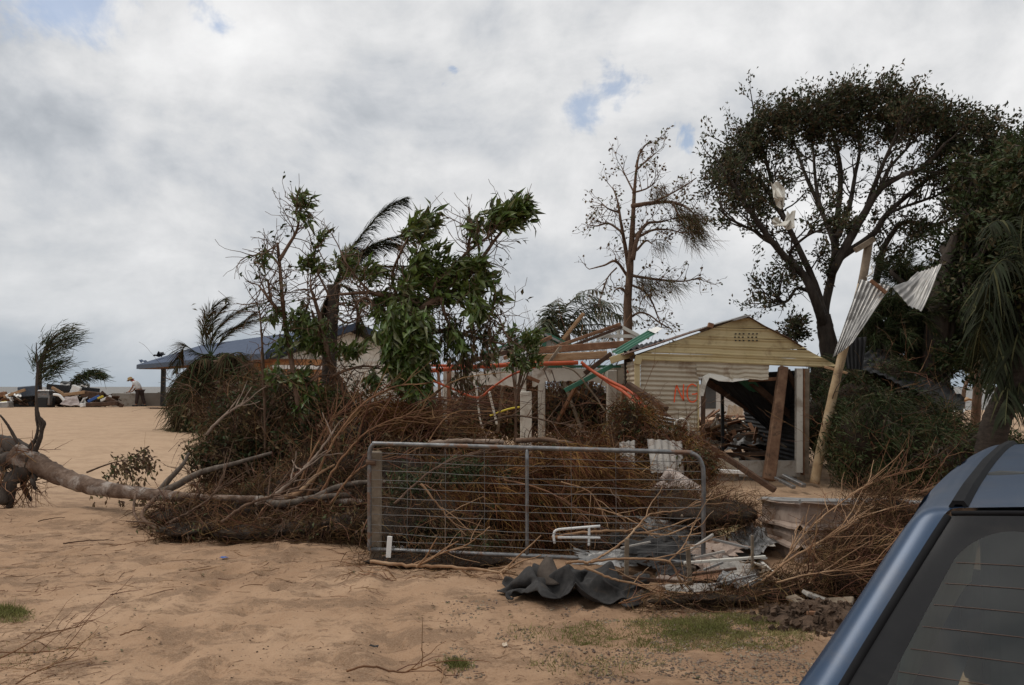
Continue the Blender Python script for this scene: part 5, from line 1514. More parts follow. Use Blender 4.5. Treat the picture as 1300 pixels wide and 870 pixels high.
# brush and debris between the gate end and the shed wall
LB = [(800, 545, 12.9, .45, .4, .5), (775, 588, 12.4, .5, .5, .3), (850, 575, 12.6, .55, .4, .45), (880, 590, 12.0, .35, .4, .3), (730, 572, 13.5, .7, .5, .25)]
heap('brush_heap', 'heap of dry brush and torn leaves against the shed wall below the letters', 'brush heap', LB, 55, [
    ('limbs', BARKB, lambda g, r: limb_brush(g, r, LB, 40, .6, .011, (.2, -.2, .3), 1.0)),
    ('twigs', TWIG, lambda g, r: twig_brush(g, r, blob_pts(r, LB, 220), .45, (.2, -.2, .1), .9, .006, .4)),
    ('dead_leaves', LEAFB, lambda g, r: g.leaves(*leafargs(r, blob_pts(r, LB, 4200), .09, .034))),
    ('green_leaves', LEAFM, lambda g, r: g.leaves(*leafargs(r, blob_pts(r, LB, 1500), .09, .036))),
    ('dead_needles', NEEDLE, lambda g, r: needle_brush(g, r, blob_pts(r, LB, 420), 26, .26, (.4, -.3, -.2), .8, .1, .0036, .3)),
], .55)
# dark interior tangle under the ruin
LR = [(600, 530, 19.0, 1.4, .8, .55), (680, 530, 19.5, 1.2, .8, .6), (725, 520, 19.0, .9, .8, .9), (755, 520, 18.6, .7, .6, .8), (640, 520, 21, 1.6, .8, .9)]
heap('brush_heap', 'shadowy brown tangle of branches piled inside the ruined verandah', 'brush heap', LR, 56, [
    ('twigs', TWIG, lambda g, r: twig_brush(g, r, blob_pts(r, LR, 700), 1.1, (.1, 0, .5), .8, .010, .35)),
    ('brown_leaves', LEAFB, lambda g, r: g.leaves(*leafargs(r, blob_pts(r, LR, 6000), .14, .055))),
], .55)
# dark green fallen tree right of the shed
LJ = [(1092, 582, 14.6, .5, .6, .45), (1042, 540, 17.5, .6, .7, .8), (1050, 490, 18.0, .6, .6, .7), (1110, 560, 14.0, .9, .8, .85), (1160, 575, 13.6, .8, .7, .65), (1090, 515, 15.2, .7, .7, .6), (1150, 530, 15.0, .9, .8, .55), (1200, 570, 13.6, .6, .6, .6), (1075, 490, 15.8, .5, .5, .45), (1120, 480, 15.8, .7, .5, .4), (1250, 580, 12.6, .9, .6, .5)]
heap('fallen_green_tree', 'dark green leafy crown of a fallen tree heaped right of the leaning pole', 'fallen tree', LJ, 57, [
    ('twigs', TWIG, lambda g, r: twig_brush(g, r, blob_pts(r, LJ, 180), .7, (.3, -.2, .1), .8, .006, .3)),
    ('limbs', BARKD, lambda g, r: limb_brush(g, r, LJ, 40, .9, .012, (.5, -.4, .1), .7)),
    ('sprays', LEAFM, lambda g, r: needle_brush(g, r, blob_pts(r, LJ, 700), 30, .24, (.5, -.5, -.3), .6, .07, .0048, .35)),
    ('leaves', LEAFM, lambda g, r: g.leaves(*leafargs(r, blob_pts(r, LJ, 22000), .10, .026, (.4, -.3, -.3)))),
    ('dull_needles', NEEDLED, lambda g, r: needle_brush(g, r, blob_pts(r, LJ, 110), 24, .28, (.5, -.3, -.3), .6, .1, .0034, .3)),
], .66)
# big bare branch brush on the right in front of the tank
LT = [(1085, 700, 7.2, .40, .35, .24), (1120, 695, 7.0, .45, .35, .27), (1020, 748, 6.7, .4, .2, .10), (930, 762, 6.45, .45, .10, .06), (1130, 650, 7.6, .5, .4, .28), (1060, 735, 6.7, .45, .3, .2), (850, 764, 6.35, .4, .10, .05)]
heap('brush_heap', 'sprawling heap of orange brown bare twigs in front of the crushed tank', 'brush heap', LT, 58, [
    ('twigs', TWIG, lambda g, r: twig_brush(g, r, blob_pts(r, LT, 200), .38, (.6, -.1, .35), .7, .0045, .3)),
    ('fine_twigs', TWIG, lambda g, r: twig_brush(g, r, blob_pts(r, LT, 650), .20, (.5, -.1, .2), .9, .0024, .5, k=5)),
    ('dead_needles', NEEDLED, lambda g, r: needle_brush(g, r, blob_pts(r, LT, 420), 22, .12, (.4, -.1, .1), .9, .06, .0022, .2)),
], .40)
LX = [(970, 752, 6.6, .3, .15, .06), (900, 760, 6.4, .4, .10, .04), (560, 712, 7.9, .8, .25, .07), (790, 690, 8.2, .6, .3, .10), (900, 650, 8.6, .6, .5, .14), (850, 640, 9.2, .5, .4, .2)]
heap('ground_litter', 'thin litter of twigs and dead needles along the foot of the gate', 'litter', LX, 59, [
    ('fine_twigs', TWIG, lambda g, r: twig_brush(g, r, blob_pts(r, LX, 700), .26, (.5, -.1, .05), 1.0, .0026, .5, k=5)),
    ('dead_needles', NEEDLED, lambda g, r: needle_brush(g, r, blob_pts(r, LX, 420), 20, .16, (.4, -.2, 0), .9, .08, .0024, .2)),
], .8)

# ------------------------------------------------------------------ uprooted trunk at the left
rng = np.random.default_rng(61)
YU = 11.6
ut = empty('uprooted_tree', at(60, 640, YU), 'uprooted pale trunk with a dark root plate lying across the sand at left', 'fallen tree')
tp = spline([at(18, 577, YU), at(45, 588, YU), at(70, 601, YU - .1), (at(100, 613, YU - .3)), at(140, 622, YU - .6), at(190, 628, YU - .9), at(250, 632, YU - 1.3), at(330, 634, YU - 1.7), at(400, 635, YU - 2.0), at(462, 637, YU - 2.3)], 60)
rr = np.interp(np.arange(60), [0, 10, 25, 34, 40, 59], [.16, .135, .105, .075, .045, .030])
TRUNKM = M('uprooted_bark', [(0.06, 0.036, 0.024), (0.13, 0.082, 0.056), (0.23, 0.165, 0.125)], 7, .85, bump=1.0, stain=(0.36, 0.31, 0.27), stain_scale=2.6, stain_at=(.50, .62))
g = Geo(); g.tube(tp, rr, 14, rough=.20, rng=rng); g.obj('trunk', TRUNKM, ut, smooth=True)
def root_path(px, r0, r1, dys):
    p = spline([at(x, y, YU + dy) for (x, y), dy in zip(px, dys)], 7 * (len(px) - 1) + 1)
    g = Geo(); g.tube(p, np.linspace(r0, r1, len(p)), 8, rough=.25, rng=rng)
    return g
for px, r0, r1, dys in (([(44, 588), (25, 572), (5, 562), (-20, 560)], .15, .08, [0, .1, .2, .3]), ([(30, 590), (12, 584), (-5, 590), (-25, 600)], .14, .07, [0, 0, .1, .1]), ([(34, 595), (16, 608), (8, 622), (4, 640)], .13, .05, [0, -.1, -.2, -.3]),
                        ([(24, 598), (15, 615), (14, 632), (12, 645)], .08, .04, [0, -.2, -.2, -.2]), ([(38, 600), (30, 612), (33, 625), (40, 636)], .06, .02, [0, .1, .1, .1]), ([(45, 602), (42, 612), (46, 622)], .05, .02, [0, -.2, -.2]),
                        ([(20, 575), (10, 580), (4, 592), (6, 606)], .06, .04, [.1, 0, 0, 0]), ([(10, 566), (2, 575), (-6, 590)], .07, .05, [.2, .1, 0]), ([(5, 615), (-5, 625), (-15, 640)], .07, .04, [0, 0, -.1]), ([(20, 608), (6, 604), (-12, 612)], .07, .04, [0, -.1, -.1])):
    root_path(px, r0, r1, dys).obj('root', BARKD, ut, smooth=True)
for px, r0, r1 in (([(40, 578), (48, 565), (53, 545), (48, 525), (46, 500), (47, 470), (46, 435)], .040, .006), ([(30, 574), (20, 558), (10, 540), (0, 527)], .03, .012), ([(38, 572), (44, 560), (48, 545), (46, 532), (45, 515)], .025, .012), ([(52, 548), (56, 538), (50, 530)], .03, .02), ([(36, 568), (42, 560), (48, 556)], .02, .01)):
    root_path(px, r0, r1, [0] * len(px)).obj('root_shoot', BARKD, ut, smooth=True)
def fine_roots(g, r):
    c = np.concatenate([np.tile(at(x, y, YU - .1), (14, 1)) for x, y in ((20, 620), (38, 612), (44, 618), (10, 630), (4, 600), (30, 570))]) + r.normal(size=(84, 3)) * .06
    twig_brush(g, r, c, .38, (.1, -.2, -.7), .6, .006, .4)
g = Geo(); fine_roots(g, rng); o = g.obj('fine_roots', TWIG, ut); o['kind'] = 'stuff'
# side limbs of the fallen trunk
for px, dys, r0, r1, mt in (([(200, 628), (212, 612), (232, 590), (240, 575)], [-.9, -.9, -.8, -.8], .05, .015, BARK), ([(195, 630), (225, 616), (255, 600), (300, 588), (345, 575)], [-.9, -1, -1.1, -1.1, -1.1], .055, .02, BARK),
                        ([(198, 632), (180, 655), (205, 672), (235, 655)], [-1.2, -1.6, -1.9, -1.9], .03, .015, BARKB), ([(205, 672), (190, 664), (160, 662)], [-1.9, -1.9, -1.9], .018, .008, BARKB),
                        ([(330, 634), (355, 640), (400, 632), (445, 628)], [-1.9, -2.0, -2.1, -2.2], .05, .03, BARK), ([(362, 632), (380, 625), (400, 605), (425, 590)], [-1.9, -1.9, -1.8, -1.7], .04, .012, TWIGP), ([(400, 632), (430, 618), (470, 612), (520, 616)], [-2.1, -2.1, -2.2, -2.2], .04, .02, BARK),
                        ([(110, 600), (130, 592), (150, 586), (175, 584)], [.2, .2, .1, 0], .015, .006, BARKB), ([(172, 628), (170, 650), (180, 668)], [-1.0, -1.4, -1.8], .018, .01, BARKB)):
    p = spline([at(x, y, YU + dy) for (x, y), dy in zip(px, dys)], 7 * (len(px) - 1) + 1)
    g = Geo(); g.tube(p, np.linspace(r0, r1, len(p)), 7, rough=.15, rng=rng); g.obj('limb', mt, ut, smooth=True)
tps = [(at(x + rng.normal() * 7, y + rng.normal() * 6, YU + .1 + rng.normal() * .15), unit(np.array([.3, -.2, -.6]) + rng.normal(size=3) * .5)) for x, y, n in ((152, 590, 26), (165, 588, 22), (183, 582, 34), (185, 592, 26), (140, 598, 12), (160, 604, 16), (172, 610, 16), (122, 632, 8), (150, 632, 10), (175, 640, 18)) for i in range(n)]
o = leaf_cloud(rng, tps, 3, .085, .034, .03, (0, 0, -.3), .3).obj('dead_leaves', LEAFB, ut); o['kind'] = 'stuff'

# ------------------------------------------------------------------ single visible branches (things of their own)
def stick(px, Ys, r0, r1, label, mat=TWIGP, name='bare_branch', forks=0, seed=1):
    r = np.random.default_rng(seed)
    P = [at(x, y, Y) for (x, y), Y in zip(px, Ys)]
    for p in P: p[2] = max(p[2], gh(p[0], p[1]) + r1 + .01)
    p = spline(P, 8 * (len(px) - 1) + 1)
    r0 *= .72; r1 *= .72
    p += r.normal(size=p.shape) * min(r1 * .55, .0035) + np.cumsum(r.normal(size=p.shape), 0) * .0025 * np.linspace(0, 1, len(p))[:, None]
    p[:, 2] = np.maximum(p[:, 2], ground_h(p[:, 0], p[:, 1]) + r1)
    g = Geo(); g.tube(p, np.linspace(r0, r1, len(p)), 7, rough=.2, rng=r)
    forks = forks * 2
    for f in range(forks):
        i = r.integers(len(p) // 3, len(p) - 1)
        d = unit(unit(p[i] - p[i - 1]) + r.normal(size=3) * .5 + [0, 0, .2])
        q = p[i] + d * np.linspace(0, .25 + .25 * r.random(), 6)[:, None] + np.cumsum(r.normal(size=(6, 3)) * .008, 0)
        q[:, 2] = np.maximum(q[:, 2], ground_h(q[:, 0], q[:, 1]) + .01)
        g.tube(q, np.linspace(r1 * 1.1, r1 * .5, 6), 5, cap=False)
    return tag(g.obj(name, mat, smooth=True), label, 'branch')
def lin(a, b, n): return list(np.linspace(a, b, n))
stick([(470, 713), (510, 717), (560, 719), (610, 722), (655, 728)], lin(7.6, 7.25, 5), .024, .013, 'pale thick stick lying on the ground under the gate bottom rail', forks=3, seed=2)
stick([(525, 716), (560, 703), (595, 690), (620, 668)], lin(7.55, 7.5, 4), .011, .006, 'thin forked twig leaning up against the gate bottom rail', forks=2, seed=3)
stick([(655, 727), (640, 722), (655, 720), (620, 722)], [7.2, 7.2, 7.3, 7.3], .012, .007, 'short crooked twig by the left end of the black cloth', seed=4)
stick([(719, 715), (731, 713), (749, 714), (782, 710), (818, 710), (851, 714), (862, 734), (874, 755), (892, 764), (925, 762), (968, 752)], lin(6.55, 6.6, 11), .016, .008, 'long crooked pale branch lying over the black cloth and metal pile', forks=4, seed=5)
stick([(749, 714), (772, 702), (795, 685), (808, 670), (823, 655), (851, 651), (874, 644), (899, 628)], lin(6.7, 7.6, 8), .014, .007, 'branch rising from the black cloth across the gate to its right end', forks=3, seed=6)
stick([(742, 720), (777, 734), (812, 743), (846, 752), (890, 756), (930, 765)], lin(6.4, 6.45, 6), .013, .007, 'brown branch running low along the front of the metal pile', forks=4, seed=7)
stick([(848, 714), (865, 697), (874, 680), (881, 662)], lin(6.6, 6.9, 4), .010, .005, 'short upright twig between the two pickets', forks=2, seed=8)
stick([(933, 762), (961, 742), (981, 729), (1002, 706), (1017, 686), (1042, 661), (1080, 631), (1108, 612)], lin(6.5, 7.2, 8), .017, .006, 'longest pale branch slanting up across the crushed tank', forks=7, seed=9)
stick([(975, 733), (1000, 712), (1037, 689), (1070, 668), (1090, 655), (1130, 640)], lin(6.6, 7.0, 6), .014, .005, 'second pale branch slanting lower across the crushed tank', forks=6, seed=10)
stick([(1030, 720), (1045, 712), (1060, 703), (1080, 697), (1105, 693), (1140, 672)], lin(6.8, 6.8, 6), .011, .004, 'low twisting branch near the left side of the car', forks=6, seed=11)
stick([(985, 740), (1030, 728), (1070, 722), (1110, 712)], lin(6.4, 6.4, 4), .010, .005, 'thin branch lying flat above the slab of dark soil', forks=5, seed=12)
stick([(1050, 700), (1080, 660), (1110, 640), (1160, 628)], lin(7.2, 7.6, 4), .010, .004, 'thin orange twig arching behind the car roof', forks=6, seed=13)
stick([(1075, 640), (1110, 612), (1150, 598), (1185, 592)], lin(8.5, 8.9, 4), .010, .004, 'orange twig reaching over the ground toward the dark fallen tree', forks=6, seed=14, mat=TWIG)
stick([(866, 655), (890, 665), (925, 668)], lin(8.3, 8.5, 3), .02, .014, 'grey stick lying behind the right gate end', mat=TIMBERG, seed=15)
stick([(700, 683), (740, 676), (800, 675), (870, 680)], lin(8.0, 7.9, 4), .022, .012, 'brown stick behind the white bent frame', forks=3, seed=16)
stick([(440, 852), (470, 846), (510, 855), (545, 847), (566, 858)], lin(4.85, 4.85, 5), .010, .004, 'curved reddish twig lying on the sand in front at the bottom', forks=4, seed=17, mat=TWIG)
stick([(560, 868), (563, 850), (568, 845)], lin(4.75, 4.85, 3), .009, .005, 'short stub of twig beside the curved reddish twig', seed=18)
stick([(-30, 850), (20, 825), (60, 805), (112, 793)], lin(5.0, 5.6, 4), .008, .003, 'dark twig reaching over the sand at the lower left corner', forks=3, seed=19, mat=TWIG)
stick([(-20, 828), (40, 828), (100, 822)], lin(5.2, 5.2, 3), .006, .003, 'thin dark twig lying flat at the lower left', forks=2, seed=20, mat=TWIG)
stick([(20, 868), (50, 850), (100, 832)], lin(4.7, 5.1, 3), .006, .003, 'lowest thin twig near the left bottom corner', forks=2, seed=21, mat=TWIG)
stick([(153, 806), (170, 802), (186, 798)], lin(5.6, 5.7, 3), .007, .004, 'short dark stick alone on the sand at left', seed=22, mat=TWIG)
stick([(80, 690), (110, 686), (146, 683)], lin(8.9, 9.0, 3), .012, .006, 'dark stick half buried in the sand below the uprooted trunk', seed=23, mat=BARKB)
stick([(48, 662), (66, 658), (85, 654)], lin(10.0, 10.1, 3), .010, .005, 'small dark stick in the sand bank below the root plate', seed=24, mat=BARKB)
stick([(755, 645), (800, 660), (840, 690)], lin(8.3, 7.9, 3), .012, .006, 'grey brown branch slanting down behind the gate', forks=3, seed=25)
stick([(535, 615), (555, 640), (570, 660), (590, 680)], lin(8.15, 8.05, 4), .016, .007, 'pale forked branch showing behind the gate wires', forks=3, seed=26)
stick([(712, 612), (745, 622), (760, 640), (775, 662)], lin(8.2, 8.1, 4), .012, .006, 'bleached branch bending down behind the middle of the gate', forks=2, seed=27)

# larger broken limbs lying on the heaps
def limb_thing(px, Ys, r0, r1, label, mat, seed, forks=4):
    o = stick(px, Ys, r0 / .72, r1 / .72, label, mat, 'broken_limb', forks, seed)
BARKP = M('bark_pale', [(0.15, 0.10, 0.07), (0.25, 0.18, 0.135), (0.36, 0.28, 0.22)], 8, .85, bump=.6)
limb_thing([(262, 552), (278, 534), (297, 520), (318, 508)], lin(11.3, 11.5, 4), .022, .010, 'grey bent limb poking out at the left of the bush tangle', BARKP, 301)
limb_thing([(325, 640), (352, 626), (378, 604), (402, 580), (425, 548)], lin(9.6, 9.9, 5), .028, .010, 'pale limb rising through the left brush heap toward the snapped tree', BARKP, 302)
limb_thing([(385, 642), (405, 596), (432, 548), (462, 514), (505, 494), (540, 492)], lin(9.7, 10.4, 6), .018, .006, 'tallest red brown bough arching over the brush left of the gate', TWIG, 303, 8)
limb_thing([(400, 640), (430, 588), (468, 548), (512, 530), (556, 534)], lin(9.6, 10.2, 5), .016, .006, 'second red brown bough arching lower over the brush left of the gate', TWIG, 304, 8)
limb_thing([(372, 636), (396, 578), (420, 536), (452, 508)], lin(9.9, 10.3, 4), .016, .006, 'short red brown bough leaning up beside the tallest arching one', TWIG, 305, 7)
limb_thing([(420, 640), (446, 604), (478, 585), (520, 578)], lin(9.3, 9.8, 4), .016, .007, 'lowest arching bough ending above the gate top rail', TWIG, 306, 7)
limb_thing([(280, 664), (310, 642), (345, 628), (382, 618)], lin(9.2, 9.4, 4), .02, .009, 'brown limb lying across the front of the left brush heap', BARKB, 307, 6)
limb_thing([(215, 664), (240, 650), (268, 630), (284, 604)], lin(9.3, 9.7, 4), .016, .006, 'thin brown limb sticking up at the left end of the low heap', BARKB, 308, 5)
limb_thing([(545, 563), (585, 560), (640, 561)], lin(9.9, 10.0, 3), .034, .026, 'grey log lying just above the gate top rail', BARKP, 309, 0)
limb_thing([(655, 560), (690, 558), (728, 563)], lin(10.0, 9.9, 3), .034, .024, 'brown log end lying above the middle of the gate', BARKB, 310, 0)
limb_thing([(500, 640), (545, 600), (585, 580), (640, 572)], lin(8.3, 8.9, 4), .014, .006, 'brown bough slanting behind the left half of the gate', BARKB, 311, 7)
limb_thing([(640, 610), (690, 622), (735, 650), (770, 690)], lin(8.5, 8.1, 4), .012, .005, 'red brown bough drooping behind the middle of the gate', TWIG, 312, 7)
limb_thing([(600, 545), (650, 528), (700, 535), (745, 548)], lin(12.6, 12.8, 4), .018, .008, 'brown bough lying in front of the white columns', BARKB, 313, 6)
limb_thing([(430, 560), (470, 540), (520, 545), (575, 530), (610, 512)], lin(11.6, 11.8, 5), .020, .007, 'dark bough rising to the right under the centre tree', BARKB, 314, 7)
# ------------------------------------------------------------------ GATE
GY0, GY1 = 7.93, 7.38
def gp(u, v):
    """u along the gate 0..1, v up 0..1"""
    b = at(469, 699, GY0) * (1 - u) + at(893, 717, GY1) * u
    t = at(469, 563, GY0) * (1 - u) + at(893, 575, GY1) * u
    return b * (1 - v) + t * v
gate = empty('farm_gate', gp(.5, 0) * [1, 1, 0], 'grey galvanised wire farm gate with rounded corners standing before the brush', 'gate')
fr = [gp(0, 0), gp(0, .4), gp(0, .84), gp(.0015, .925), gp(.007, .972), gp(.017, .996), gp(.036, 1), gp(.3, 1.0), gp(.6, 1), gp(.93, 1), gp(.965, .992), gp(.985, .96), gp(.995, .90), gp(1, .8), gp(1, .4), gp(1, .0)]
g = Geo(); g.tube(spline(fr, 140), .021, 10); g.obj('top_frame', GALV, gate, smooth=True)
g = Geo(); g.tube(spline([gp(0, .012), gp(.5, .012), gp(1, .012)], 9), .021, 10); g.obj('bottom_rail', GALV, gate, smooth=True)
g = Geo(); g.tube(spline([gp(.49, .012), gp(.49, 1)], 9), .018, 8); g.obj('upright', GALV, gate, smooth=True)
WIRE = M('gate_wire', [(0.16, 0.155, 0.15), (0.24, 0.23, 0.22)], 8, .6, metal=.5)
for k in range(11):
    v = .085 + .0835 * k
    pts = [gp(u, v + .007 * math.sin(u * 9 + k * 2.3) + .004 * math.sin(u * 31 + k * 5)) + [0, -.012 + .02 * math.sin(u * 5 + k * 1.7) * math.sin(u * PI), -.014 * math.sin(u * PI) * (k % 3)] for u in np.linspace(0.0, 1, 15)]
    g = Geo(); g.tube(np.array(pts), .0028, 4, cap=False); g.obj('wire', WIRE, gate)
for k, u in enumerate((.12, .24, .36, .62, .75, .87)):
    g = Geo(); g.tube(np.array([gp(u, .02) + [0, -.014, 0], gp(u + .002, .5) + [0, -.014, 0], gp(u, .99) + [0, -.014, 0]]), .0017, 4, cap=False); g.obj('stay_wire', WIRE, gate)
g = Geo(); g.tube(np.array([gp(0, .82) + [-.03, 0, 0], gp(0, .82) + [.06, .0, 0]]), .03, 8); g.obj('hinge', TIMBERD, gate)
plank(at(477, 712, 8.05) * [1, 1, 0] + [0, 0, -.1], at(477.5, 573, 8.05), .105, .105, TIMBERG, 'weathered square timber gate post behind the left end of the gate', 'post', name='gate_post')
plank(at(795, 737, 6.75), at(796, 684, 6.75), .035, .025, TIMBERG, 'left of two short upright stakes in the metal pile', 'stake', name='stake')
plank(at(876, 742, 6.75), at(873, 692, 6.75), .035, .025, TIMBERG, 'right of two short upright stakes in the metal pile', 'stake', name='stake')
plank(at(790, 733, 6.7), at(880, 741, 6.7), .03, .03, TIMBERD, 'dark rail across the foot of the two stakes', 'rail', name='dark_rail')
plank(at(493, 708, 7.75), at(495, 681, 7.75), .045, .02, WHITEC, 'small upright white stick behind the left of the gate', 'stick', name='white_stick')
def crumpled(c, size, seed, mat, label, name='crumpled_sheet', n=12, cat='scrap', tilt=(0, 0, 0), amp=.25):
    r = np.random.default_rng(seed)
    u = np.linspace(-1, 1, n); U, V = np.meshgrid(u, u, indexing='ij')
    P = np.stack([U * size[0] / 2, V * size[1] / 2, amp * size[2] * 2 * fbm(U * 1.6 + seed, V * 1.6 - seed, seed, 3) + size[2] * .3], -1)
    edge = 1 + .12 * r.normal(size=(n, n, 1)) * (np.abs(U) + np.abs(V) > 1.2)[..., None]
    P[..., :2] *= edge
    R = np.array(Euler(tilt).to_matrix()); P = P @ R.T + np.asarray(c)
    P[..., 2] = np.maximum(P[..., 2], ground_h(P[..., 0], P[..., 1]) + .008)
    g = Geo(); g.grid(P, .003)
    return tag(g.obj(name, mat), label, cat)
def seat(px, py, dz=0.0):
    p = on_ground(px, py); p[2] += dz; return p
crumpled(seat(506, 700, .02), (.12, .1, .08), 3, WHITEC, 'scrunched white bag beside the upright white stick', 'plastic_bag', cat='bag')
# white bent tube frame
wf = empty('tube_frame', at(735, 690, 7.7), 'small bent white metal tube frame behind the gate bottom rail', 'frame')
for px in ([(704, 690), (703, 679), (707, 673), (725, 671), (762, 668)], [(708, 682.5), (735, 682.5), (762, 683)], [(748, 669), (747.5, 693)]):
    g = Geo(); g.tube(spline([at(x, y, 7.7) for x, y in px], 14), .012, 7); g.obj('tube', WHITEC, wf, smooth=True)

# ------------------------------------------------------------------ leaning pole with bent roof sheets
YO = 14.4
po = empty('leaning_pole', at(1034, 611, YO), 'tall bent timber pole leaning right of the shed', 'pole')
pts = spline([at(1034, 614, YO), at(1042, 570, YO), at(1050, 535, YO), at(1060, 490, YO), at(1069, 452, YO), at(1082, 405, YO), at(1094, 361, YO)], 40)
g = Geo(); g.tube(pts, np.linspace(.085, .07, 40), 10, rough=.05, rng=rng); g.obj('lower_pole', M('pole_timber', [(0.30, 0.20, 0.11), (0.40, 0.29, 0.17), (0.47, 0.37, 0.25)], 5, .85, bump=.3, stain=(0.22, 0.15, .10), stain_scale=3), po, smooth=True)
g = Geo(); g.tube(spline([at(1094, 361, YO), at(1098, 340, YO), at(1103, 308, YO)], 8), .072, 10); g.obj('grey_top', TIMBERG, po, smooth=True)
g = Geo(); g.bar(at(1086, 318, YO - .06), at(1109, 304, YO - .06), .10, .09); g.obj('cross_arm', TIMBERG, po)
g = Geo(); g.tube(spline([at(1100, 352, YO - .1), at(1108, 346, YO - .2), at(1106, 338, YO - .1)], 8), .012, 5); g.obj('bracket', WHITEP, po)
def bent_sheet(c00, c10, c01, c11, ribs, label, seed, mat=ZINC, bow=.05):
    g = corr(c00, c10, c01, c11, ribs, .011, .13, seed, nv=26, ripu=8, square=False, thick=.003, bow=bow)
    return tag(g.obj('roof_sheet', mat), label, 'metal sheet')
bent_sheet(at(1092, 355, YO - .2), at(1131, 364, YO - .35), at(1057, 454, YO - .55), at(1082, 436, YO - .75), 7, 'long corrugated roof sheet hanging down the leaning pole', 71)
bent_sheet(at(1160, 342, YO - .2), at(1196, 334, YO - .6), at(1133, 367, YO - .3), at(1169, 397, YO - .9), 1, 'x', 72) if False else None
bent_sheet(at(1133, 367, YO - .25), at(1170, 396, YO - .9), at(1164, 342, YO - .1), at(1196, 335, YO - .6), 7, 'short wide corrugated roof sheet twisted beside the hanging sheet', 73, bow=-.06)
plank(at(1105, 356, YO - .4), at(1125, 372, YO - .45), .05, .06, TIMBERM, 'short red brown batten nailed to the top of the hanging roof sheet', 'batten', name='batten')
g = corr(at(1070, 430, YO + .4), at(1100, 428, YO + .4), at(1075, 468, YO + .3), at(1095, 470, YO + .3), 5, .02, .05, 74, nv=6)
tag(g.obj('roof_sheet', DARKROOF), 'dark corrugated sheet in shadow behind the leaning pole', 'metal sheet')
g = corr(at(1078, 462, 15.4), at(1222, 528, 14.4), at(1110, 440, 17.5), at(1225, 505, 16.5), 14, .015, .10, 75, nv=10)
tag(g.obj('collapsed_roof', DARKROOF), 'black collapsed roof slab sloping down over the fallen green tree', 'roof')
# pile of pale sheets by the beach, right gap
for k, (a, b, c, d, m_, lab) in enumerate(((( 1170, 518), (1205, 512), (1180, 508), (1212, 506), ZINC, 'pale roof sheet lying on the sand in the right gap'), ((1195, 528), (1225, 521), (1200, 516), (1222, 512), WHITEC, 'white sheet lying below the small beach palms'), ((1180, 512), (1240, 509), (1190, 506), (1235, 504), TIMBER, 'brown board lying on the far sand in the right gap'))):
    Yk = 27 - 2 * k
    tag(corr(at(*a, Yk), at(*b, Yk), at(*c, Yk + 1.2), at(*d, Yk + 1.2), 5, .02, .12, 80 + k, nv=6).obj('fallen_sheet', m_), lab, 'metal sheet' if k < 2 else 'board')

DIRTYW = M('dirty_white', [(0.30, 0.275, 0.245), (0.42, 0.39, 0.35)], 4, .7, bump=.1, stain=(0.20, 0.14, .10), stain_scale=4, stain_at=(.46, .64))
# ------------------------------------------------------------------ white sheets before the shed wall
g = corr(at(822, 556, 12.0), at(866, 560, 12.0), at(826, 601, 11.7), at(868, 603, 11.7), 5, .014, .05, 81, nv=10)
tag(g.obj('wall_sheet', DIRTYW), 'white ribbed sheet standing behind the right part of the gate', 'metal sheet')
g = corr(at(786, 562, 12.1), at(806, 560, 12.1), at(788, 592, 11.8), at(806, 594, 11.8), 3, .014, .05, 82, nv=10)
tag(g.obj('wall_sheet', DIRTYW), 'narrow white sheet standing behind the gate left of the ribbed sheet', 'metal sheet')
def roll_sheet(p, q, r, a0, a1, label, mat, seed, name='curled_sheet'):
    p = np.asarray(p); q = np.asarray(q); d = unit(q - p); a = unit(np.cross(d, [0, 0, 1.0])); b = np.cross(a, d)
    A = np.linspace(a0, a1, 14); t = np.linspace(0, 1, 9)
    rn = r * (1 + .25 * fbm(t[:, None] * 3 + seed, A[None, :], seed, 2))
    P = (p + (q - p) * t[:, None, None]) + rn[..., None] * (a * np.cos(A)[None, :, None] + b * np.sin(A)[None, :, None])
    P[..., 2] = np.maximum(P[..., 2], ground_h(P[..., 0], P[..., 1]) + .01)
    g = Geo(); g.grid(P, .004)
    return tag(g.obj(name, mat, smooth=True), label, 'metal sheet')
BARKW = M('pale_peeling', [(0.22, 0.165, 0.135), (0.33, 0.27, 0.235), (0.45, 0.39, 0.35)], 7, .7, bump=.4, stain=(0.22, 0.14, .09), stain_scale=4)
roll_sheet(at(838, 626, 9.6), at(893, 655, 8.9), .13, .1, 3.6, 'larger pale curled sheet lying behind the right end of the gate', BARKW, 3)
roll_sheet(at(850, 606, 10.2), at(898, 640, 9.4), .11, -.4, 2.9, 'smaller pale curled sheet above the larger one', BARKW, 5)
roll_sheet(at(842, 612, 9.7), at(852, 602, 9.7), .06, 0, 5.5, 'short rolled pale sheet end sticking up behind the gate', BARKW, 7)
pipe([(858, 545), (858, 536), (866, 532), (873, 538), (874, 550), (868, 557), (862, 552)], [13.0] * 7, .02, 'loop of white hose hung over the dark fallen beam', WHITEP, 'hose', 6, 'hose_loop')
pipe([(864, 540), (864, 570), (863, 588)], [12.9] * 3, .025, 'thin white standpipe beside the ribbed white sheet', WHITEP, 'pipe', 6, 'standpipe')
pipe([(843, 560), (848, 566), (849, 580)], [12.6] * 3, .02, 'bent white pipe end above the ribbed white sheet', WHITEP, 'pipe', 6, 'bent_pipe')
crumpled(at(830, 545, 13.0), (.5, .3, .3), 9, WHITEP, 'torn white flashing tangled in the brush under the letters', 'torn_flashing', tilt=(.5, .5, 0))
g = corr(at(832, 527, 13.6), at(836, 537, 13.6), at(862, 533, 13.2), at(866, 543, 13.2), 2, .015, .04, 83, nv=12)
tag(g.obj('silver_duct', GALV), 'crumpled silver duct lying along the dark fallen beam', 'duct')

